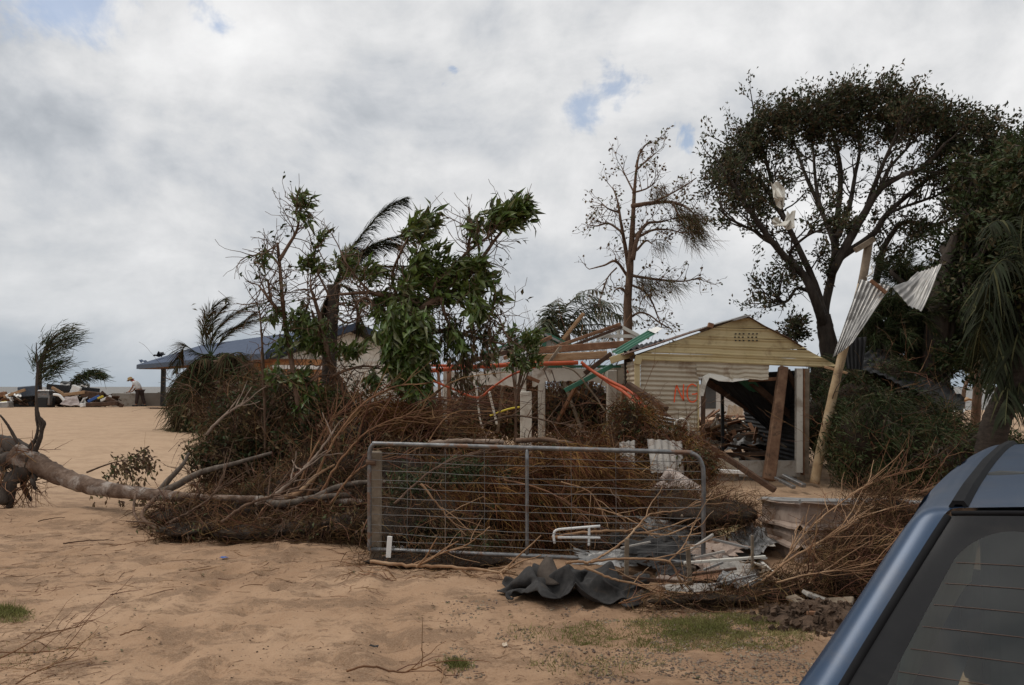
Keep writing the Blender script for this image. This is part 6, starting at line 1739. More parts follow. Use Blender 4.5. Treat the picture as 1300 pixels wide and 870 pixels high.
# ------------------------------------------------------------------ debris seen through the shed opening
rng = np.random.default_rng(90)
dm = [TIMBER, TIMBERM, TIMBERD, TIMBERG, WHITEP]
spec = [((896, 555), (975, 540), 19.0, .14, .05, TIMBERD, 'dark board across the rubble inside the shed'), ((935, 553), (978, 545), 18.5, .08, .05, TIMBER, 'pale board on the rubble inside the shed'), ((900, 548), (918, 540), 18.8, .2, .05, TIMBER, 'orange board end at the left of the shed rubble'),
        ((900, 528), (945, 529), 22, .22, .06, TIMBERM, 'brown board lying at the back of the shed rubble'), ((900, 560), (975, 575), 17.6, .10, .06, TIMBERD, 'long dark board at the floor of the shed opening'), ((892, 578), (985, 576), 16.6, .12, .08, TIMBERD, 'dark sill timber along the shed opening'), ((986, 560), (998, 568), 16.2, .04, .03, TIMBERG, 'grey stick leaning in the dark right part of the shed')]
for a, b, Y, w, h, mt, lab in spec:
    plank(at(*a, Y), at(*b, Y - .5), w, h, mt, lab, 'board')
for k, (a, b, c, d, Y, mt, lab) in enumerate((((920, 573), (975, 560), (928, 560), (974, 549), 17.6, ZINC, 'silver crumpled sheet in the middle of the shed rubble'), ((922, 547), (950, 538), (928, 540), (958, 536), 19.5, WHITEP, 'white curved sheet on top of the shed rubble'), ((893, 545), (925, 537), (897, 538), (930, 535), 20.5, WHITEP, 'white sheet behind the steel post in the shed'), ((893, 548), (913, 566), (893, 575), (912, 577), 16.4, WHITEP, 'white panel leaning inside the left of the shed opening'), ((925, 515), (945, 515), (921, 528), (944, 530), 24, WHITEC, 'broken white panel before the far white house'), ((955, 560), (1000, 565), (960, 545), (1000, 540), 18, DARKROOF, 'dark sheet at the right of the shed rubble'))):
    tag(corr(at(*a, Y), at(*b, Y), at(*c, Y + .5), at(*d, Y + .5), 3, .03, .16, 91 + k, nv=10).obj('torn_sheet', mt), lab, 'metal sheet')
def rubble(g, r, lobes, n, s0, s1):
    P = blob_pts(r, lobes, n)
    for p in P:
        s = s0 + (s1 - s0) * r.random() ** 2
        g.box(p, (s * (1 + 4 * r.random()), s * (.3 + .6 * r.random()), s * .18), (r.normal() * .5, r.normal() * .5, r.random() * 6))
LRB = [(930, 548, 20, 1.3, 1.5, .45), (960, 560, 18.2, .8, .8, .3), (900, 555, 18.8, .6, .8, .3)]
heap('rubble_heap', 'heap of mixed brown rubble on the shed floor seen through the opening', 'rubble', LRB, 92, [('rubble_pieces', TIMBERM, lambda g, r: rubble(g, r, LRB, 300, .04, .22)), ('pale_pieces', WHITEP, lambda g, r: rubble(g, r, LRB, 90, .03, .14))], .6)

# ------------------------------------------------------------------ metal pile in the foreground
def flat_sheet(a, b, c, d, ribs, mat, label, seed, cr=.03, name='roof_sheet', dz=.03, amp=.012, cat='metal sheet'):
    Ps = [seat(*q) for q in (a, b, c, d)]
    for P in Ps: P[2] += dz
    return tag(corr(*Ps, ribs, amp, cr, seed, nv=10).obj(name, mat), label, cat)
flat_sheet((872, 751), (955, 751), (886, 733), (958, 720), 6, MUDMETAL, 'muddy pink corrugated sheet at the front of the metal pile', 101, dz=.05)
flat_sheet((800, 712), (872, 712), (775, 692), (850, 686), 4, MUDMETAL, 'dull curved sheet behind the left stake', 102, .10, dz=.10)
flat_sheet((880, 722), (975, 716), (868, 700), (950, 697), 5, ZINC, 'grey zinc sheet under the white rails', 103, .05, dz=.04)
flat_sheet((862, 700), (905, 704), (870, 688), (915, 690), 3, BLACK, 'black flat sheet between the two stakes', 104, .05, dz=.08)
flat_sheet((850, 732), (885, 733), (848, 715), (880, 714), 3, TIMBERG, 'grey board lying behind the right stake', 105, .02, dz=.04, amp=.003, cat='board')
crumpled(seat(926, 682, .05), (.30, .26, .16), 21, CREAM, 'larger crumpled cream yellow sheet behind the metal pile', 'crumpled_sheet', cat='metal sheet', tilt=(.4, -.1, .2))
crumpled(seat(886, 684, .05), (.14, .2, .14), 22, CREAM, 'smaller cream yellow sheet beside the right gate end', 'crumpled_sheet', cat='metal sheet', tilt=(.5, .1, 0))
def rail(a, b, Ya, Yb, w, h, mat, label, name='metal_rail'):
    return plank(at(*a, Ya), at(*b, Yb), w, h, mat, label, 'rail', name=name)
rail((868, 715), (972, 707), 6.95, 6.95, .024, .022, WHITEP, 'longest white rail across the metal pile')
rail((872, 701), (905, 679), 7.0, 7.3, .02, .022, DIRTYW, 'white rail slanting up to the right on the metal pile')
rail((902, 684), (950, 696), 7.3, 7.2, .02, .02, ZINC, 'thin grey rail at the back of the metal pile')
rail((880, 709), (920, 700), 7.1, 7.1, .018, .02, DIRTYW, 'short pale rail behind the longest white rail')
rail((788, 696), (826, 688), 7.2, 7.2, .016, .016, DIRTYW, 'short white strip on the dull curved sheet')
rail((872, 731), (935, 722), 6.8, 6.8, .022, .02, TIMBERD, 'dark rusty rail at the front of the metal pile')
rail((893, 724), (918, 714), 6.85, 6.85, .018, .02, ZINC, 'short zinc strip in the middle of the metal pile')
rail((900, 744), (960, 730), 6.6, 6.6, .02, .02, ZINC, 'thin bright strip on the muddy pink sheet')
plank(at(955, 725, 6.9), at(955, 680, 6.9), .02, .025, TIMBERG, 'thin upright stake near the crushed tank', 'stake', name='stake')
crumpled(seat(866, 733, .04), (.07, .08, .1), 23, TEAL, 'small teal rag hung by the right stake', 'rag', cat='rag', n=8)
crumpled(seat(951, 767, .01), (.09, .06, .04), 24, WHITEC, 'small white paper scrap under the branches', 'paper_scrap', cat='scrap', n=7)
crumpled(seat(284, 709, .005), (.07, .05, .02), 25, BLUEP, 'small blue plastic scrap on the sand', 'plastic_scrap', cat='scrap', n=6)
crumpled(seat(641, 821, .005), (.03, .05, .03), 26, M('tan_paper', [(0.5, .4, .3), (.58, .48, .37)], 5, .7), 'tiny pale paper scrap on the bare dirt in front', 'paper_scrap', cat='scrap', n=6)
crumpled(seat(475, 822, .004), (.05, .035, .02), 27, BLACK, 'tiny black scrap on the sand in front', 'plastic_scrap', cat='scrap', n=6)

def wreck(px, py, dz, size, seed, mat, label, tilt, name='crumpled_sheet', cat='metal sheet'):
    size = (size[0] * 1.45, size[1] * 1.35, size[2] * 1.2)
    crumpled(seat(px, py + 6, dz + .06), size, seed, mat, label, name, 16, cat, tilt, .30)
wreck(835, 722, .10, (.46, .30, .16), 201, BLACKCLOTH, 'grey black crumpled cloth draped behind the long crooked branch', (.35, .1, .3), 'dark_cloth', 'cloth')
wreck(785, 706, .12, (.40, .26, .14), 202, BLACKCLOTH, 'dark grey cloth bulge at the back right of the black cloth', (.4, .0, -.3), 'dark_cloth', 'cloth')
wreck(852, 700, .14, (.42, .22, .12), 203, ZINC, 'crumpled grey sheet leaning behind the two stakes', (.6, .15, .2))
wreck(905, 712, .06, (.40, .25, .12), 204, MUDMETAL, 'muddy crumpled sheet under the longest white rail', (.25, -.1, .5))
wreck(935, 735, .05, (.30, .20, .10), 205, DIRTYW, 'dirty white crumpled sheet beside the muddy pink sheet', (.3, .1, -.4))
wreck(815, 695, .12, (.34, .2, .10), 206, DIRTYW, 'dirty white folded sheet edge behind the dark cloth bulge', (.7, .1, .1))
wreck(955, 700, .08, (.25, .25, .14), 207, ZINC, 'crushed grey sheet against the left of the tank', (.5, -.3, .6))
wreck(893, 742, .03, (.28, .14, .06), 208, TIMBERM, 'broken brown board end under the muddy pink sheet', (.1, .05, .3), 'broken_board', 'board')
wreck(870, 675, .05, (.35, .3, .12), 209, TIMBERG, 'grey brown broken panel behind the right gate end', (.3, .1, -.2), 'broken_lining', 'panel')
wreck(925, 660, .03, (.5, .25, .08), 210, TIMBERM, 'flat brown broken board near the left corner of the tank', (.1, .05, .1), 'broken_board', 'board')
for k, (a, b, w_, mt, lb) in enumerate((((905, 735), (955, 712), .03, ZINC, 'zinc strip crossing under the longest white rail'), ((840, 742), (905, 748), .03, TIMBERD, 'dark batten lying along the front foot of the metal pile'), ((860, 722), (930, 735), .025, WHITEP, 'pale strip lying slantwise at the front of the metal pile'), ((912, 690), (965, 715), .03, TIMBERG, 'grey batten slanting down beside the cream sheet'), ((820, 706), (880, 694), .025, ZINC, 'thin grey strip lying on the crumpled grey sheet'), ((930, 752), (985, 742), .03, TIMBERM, 'brown batten at the right front of the metal pile'))):
    rail(a, b, seat(*a)[1] - .02 * k, seat(*b)[1], w_, .02, mt, lb, 'debris_strip')

flat_sheet((790, 722), (850, 728), (800, 706), (858, 710), 3, DIRTYW, 'dirty white flattened sheet between the black cloth and the left stake', 221, .06, dz=.10, amp=.004)
flat_sheet((898, 752), (962, 746), (905, 738), (968, 730), 4, DIRTYW, 'flattened pale sheet at the front right of the metal pile', 222, .05, dz=.06, amp=.006)
flat_sheet((832, 745), (876, 748), (838, 734), (880, 735), 2, MUDMETAL, 'small muddy flattened sheet at the front foot of the two stakes', 223, .05, dz=.05, amp=.004)
flat_sheet((930, 706), (985, 710), (925, 694), (970, 690), 3, WHITEP, 'white flattened sheet between the cream scrap and the tank', 224, .06, dz=.10, amp=.004)
flat_sheet((740, 706), (790, 708), (745, 692), (795, 692), 3, MUDMETAL, 'muddy grey sheet at the back left of the metal pile by the gate', 225, .06, dz=.07, amp=.004)

wreck(770, 722, .05, (.36, .2, .08), 231, ZINC, 'crumpled grey sheet between the black cloth and the gate bottom rail', (.3, .1, .1))
wreck(850, 742, .06, (.30, .16, .10), 232, BLACKCLOTH, 'dark rag bundled at the foot of the left stake', (.3, .2, .5), 'dark_cloth', 'cloth')
wreck(905, 732, .08, (.26, .16, .10), 233, MUDMETAL, 'small muddy crumpled sheet under the dark rusty rail', (.4, -.2, .9))
wreck(940, 752, .04, (.22, .14, .08), 234, ZINC, 'small crushed grey sheet at the right front of the metal pile', (.3, .3, -.4))
wreck(968, 738, .05, (.24, .18, .10), 235, TIMBERG, 'grey splintered board heap at the left foot of the tank', (.2, .3, .7), 'broken_board', 'board')
wreck(878, 756, .02, (.3, .12, .05), 236, DIRTYW, 'flat dirty white scrap at the very front of the metal pile', (.1, .05, .2))
for k, (a, b, w_, mt, lb) in enumerate((((800, 700), (860, 715), .03, TIMBERG, 'grey batten lying behind the left stake'), ((838, 690), (900, 700), .025, DIRTYW, 'dirty white batten at the back of the metal pile'), ((880, 760), (950, 740), .022, TIMBERM, 'thin brown lath along the front of the metal pile'), ((905, 700), (935, 745), .02, ZINC, 'thin zinc strip standing out toward the camera on the pile'), ((770, 735), (830, 748), .025, TIMBERD, 'dark lath beside the right end of the black cloth'), ((940, 690), (990, 735), .03, WHITEP, 'white lath slanting down to the left foot of the tank'))):
    rail(a, b, seat(*a)[1] - .05, seat(*b)[1] - .04, w_, .02, mt, lb, 'debris_strip')

# crushed steel tank
tank = empty('crushed_tank', seat(1012, 708), 'muddy crushed metal tank with ribbed sides beside the car', 'tank')
A = at(967, 634, 8.9); B = at(1016, 638, 8.0); Cc = at(1190, 640, 8.45); D = A + (Cc - B)
def tank_side(p, q, seed, name, nu=26, flip=1):
    p = np.asarray(p); q = np.asarray(q); nn = unit(np.cross(q - p, [0, 0, 1.0])) * flip
    rows = []
    zs = [(1.0, .05), (.985, .06), (.965, .01), (.90, -.01), (.80, .0), (.62, .0), (.58, .045), (.54, .05), (.50, .0), (.40, .01), (.28, .0), (.24, .045), (.20, .05), (.16, .0), (.05, .01), (-.1, 0)]
    for i in range(nu + 1):
        u = i / nu; b0 = p + (q - p) * u; gz = gh(b0[0], b0[1]); r = []
        for f, off in zs:
            f2 = f + .018 * float(vnoise(u * 7, seed, 2)) * (f > .9)
            pt = np.array([b0[0], b0[1], gz + (b0[2] - gz) * f2])
            pt = pt + nn * (off + .028 * float(fbm(np.array([u * 3.3]), np.array([f * 3.]), seed, 3)[0]) * (1 if 0 < u < 1 else 0)) + np.array([0, 0, .02 * float(vnoise(u * 5, f * 4, seed))])
            r.append(pt)
        rows.append(r)
    g = Geo(); g.grid(np.array(rows), -.006 * flip)
    return g.obj(name, MUDMETAL, tank)
tank_side(A, B, 111, 'end_panel', 14)
tank_side(B, Cc, 112, 'side_panel')
tank_side(D, A, 113, 'side_panel')
tank_side(Cc, D, 114, 'end_panel', 14)
for k, (p, q) in enumerate(((A, B), (B, Cc), (D, A), (Cc, D))):
    g = Geo(); g.tube(spline([p + [0, 0, .01], (p + q) / 2 + [0, 0, .01 * (k % 2)], q + [0, 0, .01]], 10), .02, 6); g.obj('rim', ZINC, tank)
G_ = np.array([[A + [0.02, 0, -.10], D + [0, 0, -.10]], [B + [0.02, .02, -.10], Cc + [0, 0, -.10]]])
g = Geo(); g.grid(G_, .01); g.obj('grey_lid', M('lid_grey', [(0.19, 0.21, 0.23), (0.27, 0.29, 0.31)], 3, .6, stain=(.2, .14, .1), stain_scale=3), tank)

# black cloth: folds of a settled drape, 45 x 31 points in half centimetres (x, y, z)
CLOTH = [
    [-118,-119,-135,-135,-129,-120,-113,-111,-110,-113,-125,-134,-147,-155,-157,-159,-157,-146,-139,-135,-135,-135,-142,-146,-148,-142,-139,-140,-145,-147,-147,-115,-131,-140,-138,-124,-109,-107,-101,-101,-108,-116,-127,-138,-145,-147,-142,-141,-132,-128,-127,-128,-134,-139,-143,-144,-143,-136,-131,-134,-137,-138,
-128,-133,-138,-128,-114,-101,-96,-95,-99,-104,-112,-120,-131,-136,-133,-129,-124,-118,-113,-110,-120,-126,-132,-137,-136,-138,-136,-128,-125,-129,-130,-122,-128,-128,-115,-100,-93,-89,-90,-96,-104,-111,-120,-128,-130,-126,-121,-112,-102,-99,-100,-104,-114,-121,-126,-129,-129,-124,-120,-121,-119,-121,
-123,-118,-111,-102,-93,-83,-83,-87,-93,-102,-111,-117,-119,-122,-127,-119,-107,-96,-88,-89,-93,-99,-108,-113,-116,-117,-113,-109,-109,-106,-110,-111,-106,-99,-90,-83,-78,-79,-84,-91,-100,-107,-107,-107,-110,-117,-120,-113,-98,-89,-84,-84,-90,-96,-101,-105,-102,-100,-96,-94,-94,-96,
-102,-98,-90,-85,-79,-74,-73,-81,-89,-95,-94,-93,-95,-96,-102,-112,-118,-106,-94,-90,-88,-86,-88,-91,-93,-88,-85,-83,-82,-83,-88,-94,-93,-88,-84,-80,-74,-75,-78,-83,-84,-82,-83,-84,-87,-91,-97,-106,-110,-106,-101,-97,-93,-88,-86,-84,-81,-78,-75,-74,-78,-87,
-93,-89,-84,-80,-74,-73,-71,-71,-74,-76,-75,-75,-76,-78,-82,-86,-95,-98,-95,-92,-94,-87,-79,-77,-76,-76,-73,-70,-70,-76,-86,-89,-80,-72,-69,-65,-64,-63,-64,-67,-68,-69,-70,-73,-77,-79,-84,-86,-86,-84,-82,-79,-74,-70,-69,-68,-69,-67,-69,-72,-78,-84,
-77,-70,-64,-62,-59,-57,-57,-57,-62,-64,-70,-74,-77,-79,-82,-82,-82,-79,-77,-78,-75,-71,-69,-64,-62,-63,-61,-65,-72,-71,-67,-62,-63,-59,-56,-51,-48,-48,-48,-52,-57,-66,-71,-73,-71,-69,-69,-73,-72,-71,-72,-73,-72,-71,-66,-63,-58,-56,-55,-56,-55,-56,
-61,-59,-54,-48,-41,-36,-35,-38,-45,-49,-54,-59,-57,-56,-56,-61,-62,-61,-63,-65,-66,-66,-66,-64,-58,-55,-52,-49,-48,-50,-46,-57,-53,-44,-38,-31,-26,-26,-32,-40,-42,-44,-46,-46,-47,-50,-53,-52,-50,-50,-55,-56,-58,-57,-57,-53,-50,-46,-45,-44,-45,-44,
-52,-42,-32,-28,-25,-27,-28,-28,-32,-33,-35,-37,-38,-38,-43,-46,-44,-40,-39,-43,-46,-47,-45,-45,-41,-37,-34,-35,-34,-38,-42,-41,-29,-20,-18,-19,-22,-22,-21,-23,-23,-25,-27,-27,-30,-33,-36,-37,-34,-32,-34,-36,-36,-34,-31,-30,-29,-29,-33,-31,-34,-37,
-26,-20,-11,-13,-13,-15,-11,-10,-11,-12,-13,-14,-15,-18,-19,-21,-24,-27,-26,-28,-28,-27,-28,-31,-37,-36,-32,-37,-36,-34,-34,-13,-9,-6,-8,-6,-5,-1,-1,-2,-1,0,-1,-3,-5,-8,-8,-12,-15,-16,-19,-19,-19,-23,-30,-31,-35,-36,-36,-33,-32,-28,
-5,-4,-4,-2,0,4,6,7,9,8,7,7,4,4,4,4,1,-4,-2,-3,-3,-11,-15,-22,-28,-30,-30,-29,-27,-24,-17,2,2,1,2,9,12,13,14,14,16,15,12,10,10,12,11,10,8,9,9,8,5,-3,-13,-22,-23,-25,-23,-19,-12,-4,
9,11,12,12,16,20,20,21,20,20,18,17,17,17,20,19,16,16,18,16,13,14,13,1,-10,-11,-13,-9,-4,5,12,20,17,21,21,24,27,27,28,25,25,23,25,26,30,34,31,24,22,26,18,16,13,19,16,5,1,-1,4,13,21,24,
24,25,27,27,26,32,35,35,34,33,34,35,41,44,44,43,39,34,32,24,18,18,19,23,18,14,12,15,23,31,37,26,31,34,34,35,39,43,42,42,42,43,46,48,51,51,51,54,47,41,28,24,25,25,27,25,23,21,24,30,37,42,
29,35,40,42,45,48,48,48,49,49,50,53,54,58,60,58,54,57,54,45,40,39,39,38,33,30,27,25,32,40,43,34,43,49,53,57,55,55,55,57,56,54,56,54,55,61,64,62,63,63,61,57,56,54,49,46,41,34,27,29,34,39,
47,55,62,63,63,62,63,63,66,68,67,66,64,61,64,67,70,72,71,69,69,68,65,64,63,55,48,38,34,36,42,62,71,71,72,70,71,72,72,71,75,80,80,80,77,75,82,82,83,80,77,75,78,76,74,74,68,63,53,46,44,48,
76,78,77,81,81,81,82,82,80,82,86,89,90,90,90,96,99,99,97,90,83,81,83,83,81,76,70,62,55,54,51,88,85,87,90,93,88,87,90,88,89,92,95,99,101,104,108,110,110,106,102,96,86,86,88,88,83,75,67,61,60,60,
98,94,100,103,99,93,93,94,95,97,99,104,106,110,113,115,117,118,116,112,107,97,91,90,87,83,75,73,72,71,70,109,108,111,111,104,99,98,99,103,104,108,111,117,120,121,121,125,126,125,121,116,109,101,92,88,85,86,87,87,86,84,
120,122,122,117,111,106,105,105,108,109,112,121,127,130,132,130,129,132,131,127,122,116,110,105,100,101,102,99,95,97,95,130,130,125,123,121,115,114,116,116,117,123,129,135,136,140,141,136,135,133,127,123,120,117,113,111,109,105,103,103,105,104,
139,134,132,131,132,128,127,126,125,128,132,140,143,144,147,150,149,142,135,134,133,132,126,122,117,113,109,109,111,110,114,146,143,141,144,143,139,138,136,136,135,140,147,151,151,153,157,157,155,154,152,152,149,144,132,127,123,118,118,118,122,127,
146,146,143,143,144,146,146,145,142,142,145,151,158,158,161,164,165,165,166,166,170,164,159,147,139,133,129,128,133,135,143,133,133,137,142,147,151,156,155,154,154,157,161,165,168,171,177,174,171,173,176,177,174,172,161,154,146,143,142,144,150,163,
131,136,141,147,154,162,166,169,167,166,167,174,179,184,190,191,189,179,178,179,182,181,177,171,164,159,154,155,159,164,176,137,141,147,158,166,171,177,177,180,176,178,182,191,197,203,203,200,193,180,185,186,186,183,178,171,163,163,163,166,176,183,
142,148,158,170,175,182,184,181,185,184,182,189,196,205,210,212,208,203,195,186,191,185,181,177,170,170,175,171,168,177,187,151,159,171,183,191,189,188,187,190,190,189,193,201,211,216,215,214,210,202,193,190,186,182,181,182,183,184,182,176,176,185,
163,173,188,193,195,196,187,194,199,199,195,195,204,211,215,212,209,211,207,200,195,192,193,192,193,196,196,193,187,179,173,175,181,190,195,199,193,198,204,211,211,207,201,206,213,208,205,203,200,198,201,201,200,199,201,202,203,203,199,191,181,173,
185,190,188,190,189,201,213,221,222,224,217,207,208,217,216,210,203,196,198,203,205,208,203,208,209,208,208,197,191,177,168],
    [-49,-61,-53,-48,-45,-38,-28,-14,-2,2,-3,1,4,11,19,26,33,34,40,45,48,52,61,69,77,82,88,98,111,121,129,-55,-55,-50,-43,-39,-32,-14,-1,8,10,8,7,6,11,19,23,28,32,36,42,49,60,68,76,79,87,91,97,108,119,129,
-46,-49,-45,-38,-28,-17,0,12,17,19,16,7,4,11,15,20,24,27,32,38,51,60,73,83,84,91,99,103,110,120,128,-48,-45,-37,-29,-20,-5,10,19,21,17,12,8,5,13,16,20,22,26,30,37,44,60,75,84,88,93,102,111,116,126,134,
-47,-40,-32,-21,-15,-1,9,16,18,9,2,3,11,17,23,27,24,27,27,35,45,59,74,86,91,98,108,115,121,133,140,-44,-37,-27,-21,-13,-2,2,7,2,-4,-3,7,16,22,27,33,35,32,35,39,47,61,74,85,94,101,108,117,129,138,145,
-40,-34,-30,-23,-17,-10,-5,-7,-12,-8,4,15,24,27,31,37,44,43,45,48,54,65,77,85,93,102,112,123,133,142,146,-43,-40,-36,-31,-24,-20,-15,-15,-14,-3,10,20,28,32,33,37,43,52,56,60,66,73,78,85,90,98,113,123,132,137,137,
-49,-47,-45,-40,-35,-29,-22,-20,-13,-3,10,20,27,33,37,39,37,46,53,60,67,69,72,76,81,92,106,117,125,128,124,-57,-59,-58,-52,-46,-37,-30,-22,-14,-4,5,15,21,26,30,32,35,39,46,51,54,58,63,70,77,84,93,104,111,112,109,
-68,-70,-67,-62,-52,-43,-32,-25,-17,-10,-2,6,12,16,20,23,29,36,40,43,50,55,61,66,73,80,83,91,96,98,105,-77,-81,-78,-68,-56,-44,-34,-24,-19,-14,-8,-2,4,9,16,21,20,28,33,37,45,54,62,66,72,78,79,86,92,100,108,
-95,-93,-84,-71,-55,-41,-30,-23,-20,-13,-7,-2,4,10,12,8,11,18,23,29,38,48,57,64,69,72,75,80,88,97,109,-101,-98,-84,-67,-51,-37,-28,-22,-17,-14,-8,-2,4,4,1,-4,0,10,18,23,28,41,49,57,61,66,70,76,84,92,101,
-109,-95,-78,-61,-46,-34,-27,-21,-15,-14,-11,-4,0,2,-4,-7,-2,4,13,18,23,34,43,49,54,60,66,73,79,88,97,-106,-87,-67,-49,-39,-33,-25,-18,-16,-16,-16,-7,-2,-3,-6,-10,-5,1,8,14,20,29,36,42,48,53,59,63,70,78,88,
-95,-79,-61,-47,-39,-33,-24,-22,-23,-22,-18,-11,-7,-9,-6,-10,-5,1,6,12,20,27,34,38,41,44,49,53,60,69,80,-85,-70,-56,-48,-41,-34,-28,-26,-30,-26,-21,-17,-15,-15,-8,-9,-3,1,7,13,22,29,35,41,38,36,41,49,57,66,77,
-76,-65,-56,-49,-44,-39,-35,-34,-31,-28,-21,-20,-17,-17,-10,-5,0,5,15,21,27,33,39,45,43,39,40,46,56,66,79,-69,-65,-58,-53,-48,-43,-42,-37,-34,-27,-19,-18,-19,-12,-8,0,7,14,23,28,35,36,39,48,52,45,47,51,60,71,83,
-73,-66,-61,-56,-50,-47,-43,-39,-33,-27,-21,-16,-13,-7,-2,5,10,22,28,36,41,38,40,49,57,53,51,57,68,80,90,-68,-66,-63,-55,-53,-49,-45,-38,-32,-25,-22,-14,-8,-1,7,5,15,26,31,42,48,49,47,49,58,60,61,69,80,87,96,
-71,-68,-61,-56,-49,-46,-42,-36,-29,-23,-16,-9,-1,9,12,12,14,25,36,46,50,56,55,53,58,63,67,77,87,95,102,-76,-71,-63,-58,-51,-46,-41,-33,-26,-21,-12,-4,9,20,27,23,16,26,35,43,50,58,62,58,61,63,69,81,89,97,103,
-82,-74,-68,-61,-53,-45,-38,-31,-24,-18,-6,4,14,24,30,30,23,31,36,44,52,56,61,58,59,62,69,78,85,90,93,-86,-78,-71,-63,-55,-46,-36,-29,-24,-15,-7,3,12,23,25,25,19,29,40,43,50,54,48,51,53,58,65,76,84,81,85,
-89,-80,-69,-63,-57,-45,-35,-32,-26,-19,-11,-1,9,13,14,18,25,31,39,45,47,46,47,49,53,55,63,72,81,81,80,-89,-78,-70,-64,-58,-41,-37,-35,-30,-24,-17,-8,0,8,15,19,27,35,41,45,52,48,49,48,54,58,61,71,79,85,92,
-89,-81,-74,-63,-49,-42,-40,-38,-35,-27,-20,-11,-1,7,14,22,31,38,44,46,52,53,50,49,54,60,64,72,79,85,88,-89,-82,-74,-58,-46,-49,-48,-43,-39,-29,-21,-12,-1,6,14,23,32,38,45,49,47,59,52,52,55,62,68,74,84,89,96,
-88,-81,-66,-53,-52,-58,-56,-49,-41,-30,-18,-11,-3,4,12,22,30,38,45,48,48,57,59,57,60,67,75,84,91,96,102,-86,-75,-64,-58,-64,-63,-57,-49,-39,-28,-18,-11,-8,-1,10,22,29,36,43,48,51,53,62,65,65,72,82,88,96,102,106,
-79,-70,-65,-65,-66,-62,-55,-47,-38,-25,-15,-12,-7,-4,1,15,27,33,40,46,51,55,59,65,71,78,87,96,106,109,103,-75,-67,-62,-64,-64,-59,-52,-43,-32,-22,-11,-6,-6,-5,2,5,18,25,33,38,44,50,57,64,73,83,94,104,111,109,101,
-77,-71,-63,-58,-55,-52,-47,-38,-29,-17,-12,-14,-12,-10,-2,5,12,20,25,33,41,49,55,62,71,84,95,104,107,101,96,-79,-73,-67,-59,-52,-47,-43,-35,-26,-19,-18,-18,-14,-9,-3,5,12,20,28,36,45,51,54,60,67,77,92,100,102,94,86,
-78,-70,-62,-58,-53,-46,-40,-33,-28,-24,-19,-19,-15,-8,-3,4,12,20,29,38,48,52,55,59,62,70,80,85,86,81,71,-74,-73,-68,-60,-55,-47,-40,-33,-24,-24,-23,-18,-14,-10,-5,2,9,18,25,38,46,51,55,59,61,63,71,76,74,69,67,
-89,-84,-77,-67,-56,-49,-42,-35,-26,-20,-16,-19,-17,-12,-7,0,5,15,22,33,42,49,54,60,58,59,66,69,66,66,65,-99,-91,-79,-65,-55,-47,-40,-36,-27,-19,-13,-10,-11,-12,-10,-3,2,12,25,30,37,46,53,59,59,61,67,72,70,65,65,
-106,-92,-76,-62,-51,-46,-41,-33,-23,-14,-5,-6,-5,-10,-10,-4,3,11,22,33,38,45,50,55,55,61,71,74,75,72,70,-105,-89,-71,-55,-49,-43,-37,-24,-12,-4,3,4,0,-6,-4,0,6,15,23,35,43,46,50,56,61,69,74,77,84,81,80,
-97,-78,-60,-52,-45,-39,-29,-13,3,11,16,17,10,2,5,7,11,19,29,38,46,54,58,65,75,77,81,86,86,91,88,-88,-66,-52,-46,-40,-28,-15,0,15,23,29,32,25,17,17,19,22,29,38,45,51,57,65,72,81,91,94,94,96,94,95,
-72,-57,-45,-41,-32,-19,-1,15,25,37,42,45,40,33,29,33,36,43,46,51,55,59,68,78,85,94,101,100,97,100,102],
    [3,6,3,9,13,5,8,9,12,9,6,5,7,8,5,5,6,3,4,6,11,6,12,11,10,7,5,4,4,3,3,11,8,12,11,10,6,4,11,6,3,5,8,12,15,12,9,8,6,7,9,12,10,6,14,23,22,18,10,4,4,4,
6,16,21,17,13,9,2,7,9,5,9,13,17,20,15,12,8,5,9,9,12,5,4,16,26,29,23,15,5,5,3,13,22,26,20,16,8,6,6,11,12,13,19,26,25,20,14,8,4,8,12,7,4,4,11,24,23,22,15,7,5,6,
24,26,24,23,15,8,9,12,16,16,22,33,36,31,28,18,14,11,10,7,5,3,6,5,16,12,12,8,6,4,7,24,27,28,19,15,11,14,18,19,26,38,43,44,40,34,28,16,19,15,10,5,3,4,7,9,10,10,5,3,6,6,
15,20,23,23,19,18,23,24,32,43,53,55,59,52,45,34,23,18,16,10,10,8,5,8,10,9,5,3,4,7,11,18,23,28,29,30,32,36,41,50,57,63,65,69,61,49,41,33,22,16,12,11,13,15,15,11,9,7,5,6,9,13,
22,27,34,38,41,41,43,54,58,63,70,71,69,65,55,44,33,25,24,22,24,28,28,21,14,7,4,5,9,13,19,20,31,39,42,46,44,47,51,57,63,67,67,64,59,52,42,32,26,25,33,40,37,36,30,23,16,5,8,12,18,27,
26,37,41,46,45,45,43,45,49,54,59,61,59,51,43,33,29,25,31,43,50,50,53,48,40,29,16,13,16,26,37,34,43,46,46,43,41,39,38,44,43,49,50,46,38,31,26,19,21,33,44,57,63,67,61,53,42,30,21,23,29,33,
35,41,43,42,36,32,27,30,33,40,45,48,41,34,26,18,13,14,29,44,58,66,71,66,60,49,37,30,27,31,35,31,38,39,32,24,20,19,22,27,37,44,46,40,31,22,13,6,10,21,40,53,64,65,66,58,49,40,35,32,33,35,
29,32,32,22,10,8,11,17,26,40,49,51,41,33,22,10,7,7,17,33,48,57,60,60,52,45,38,34,29,29,29,24,24,22,15,9,4,8,18,31,47,61,56,49,35,24,11,13,13,20,32,45,51,54,51,44,35,32,24,21,20,20,
20,14,13,8,5,7,14,33,48,63,72,67,56,44,33,23,20,24,30,36,44,45,45,43,33,23,17,13,11,10,10,18,11,4,5,6,12,27,46,63,75,78,73,64,52,42,32,33,38,46,47,48,46,38,32,25,14,9,4,7,4,5,
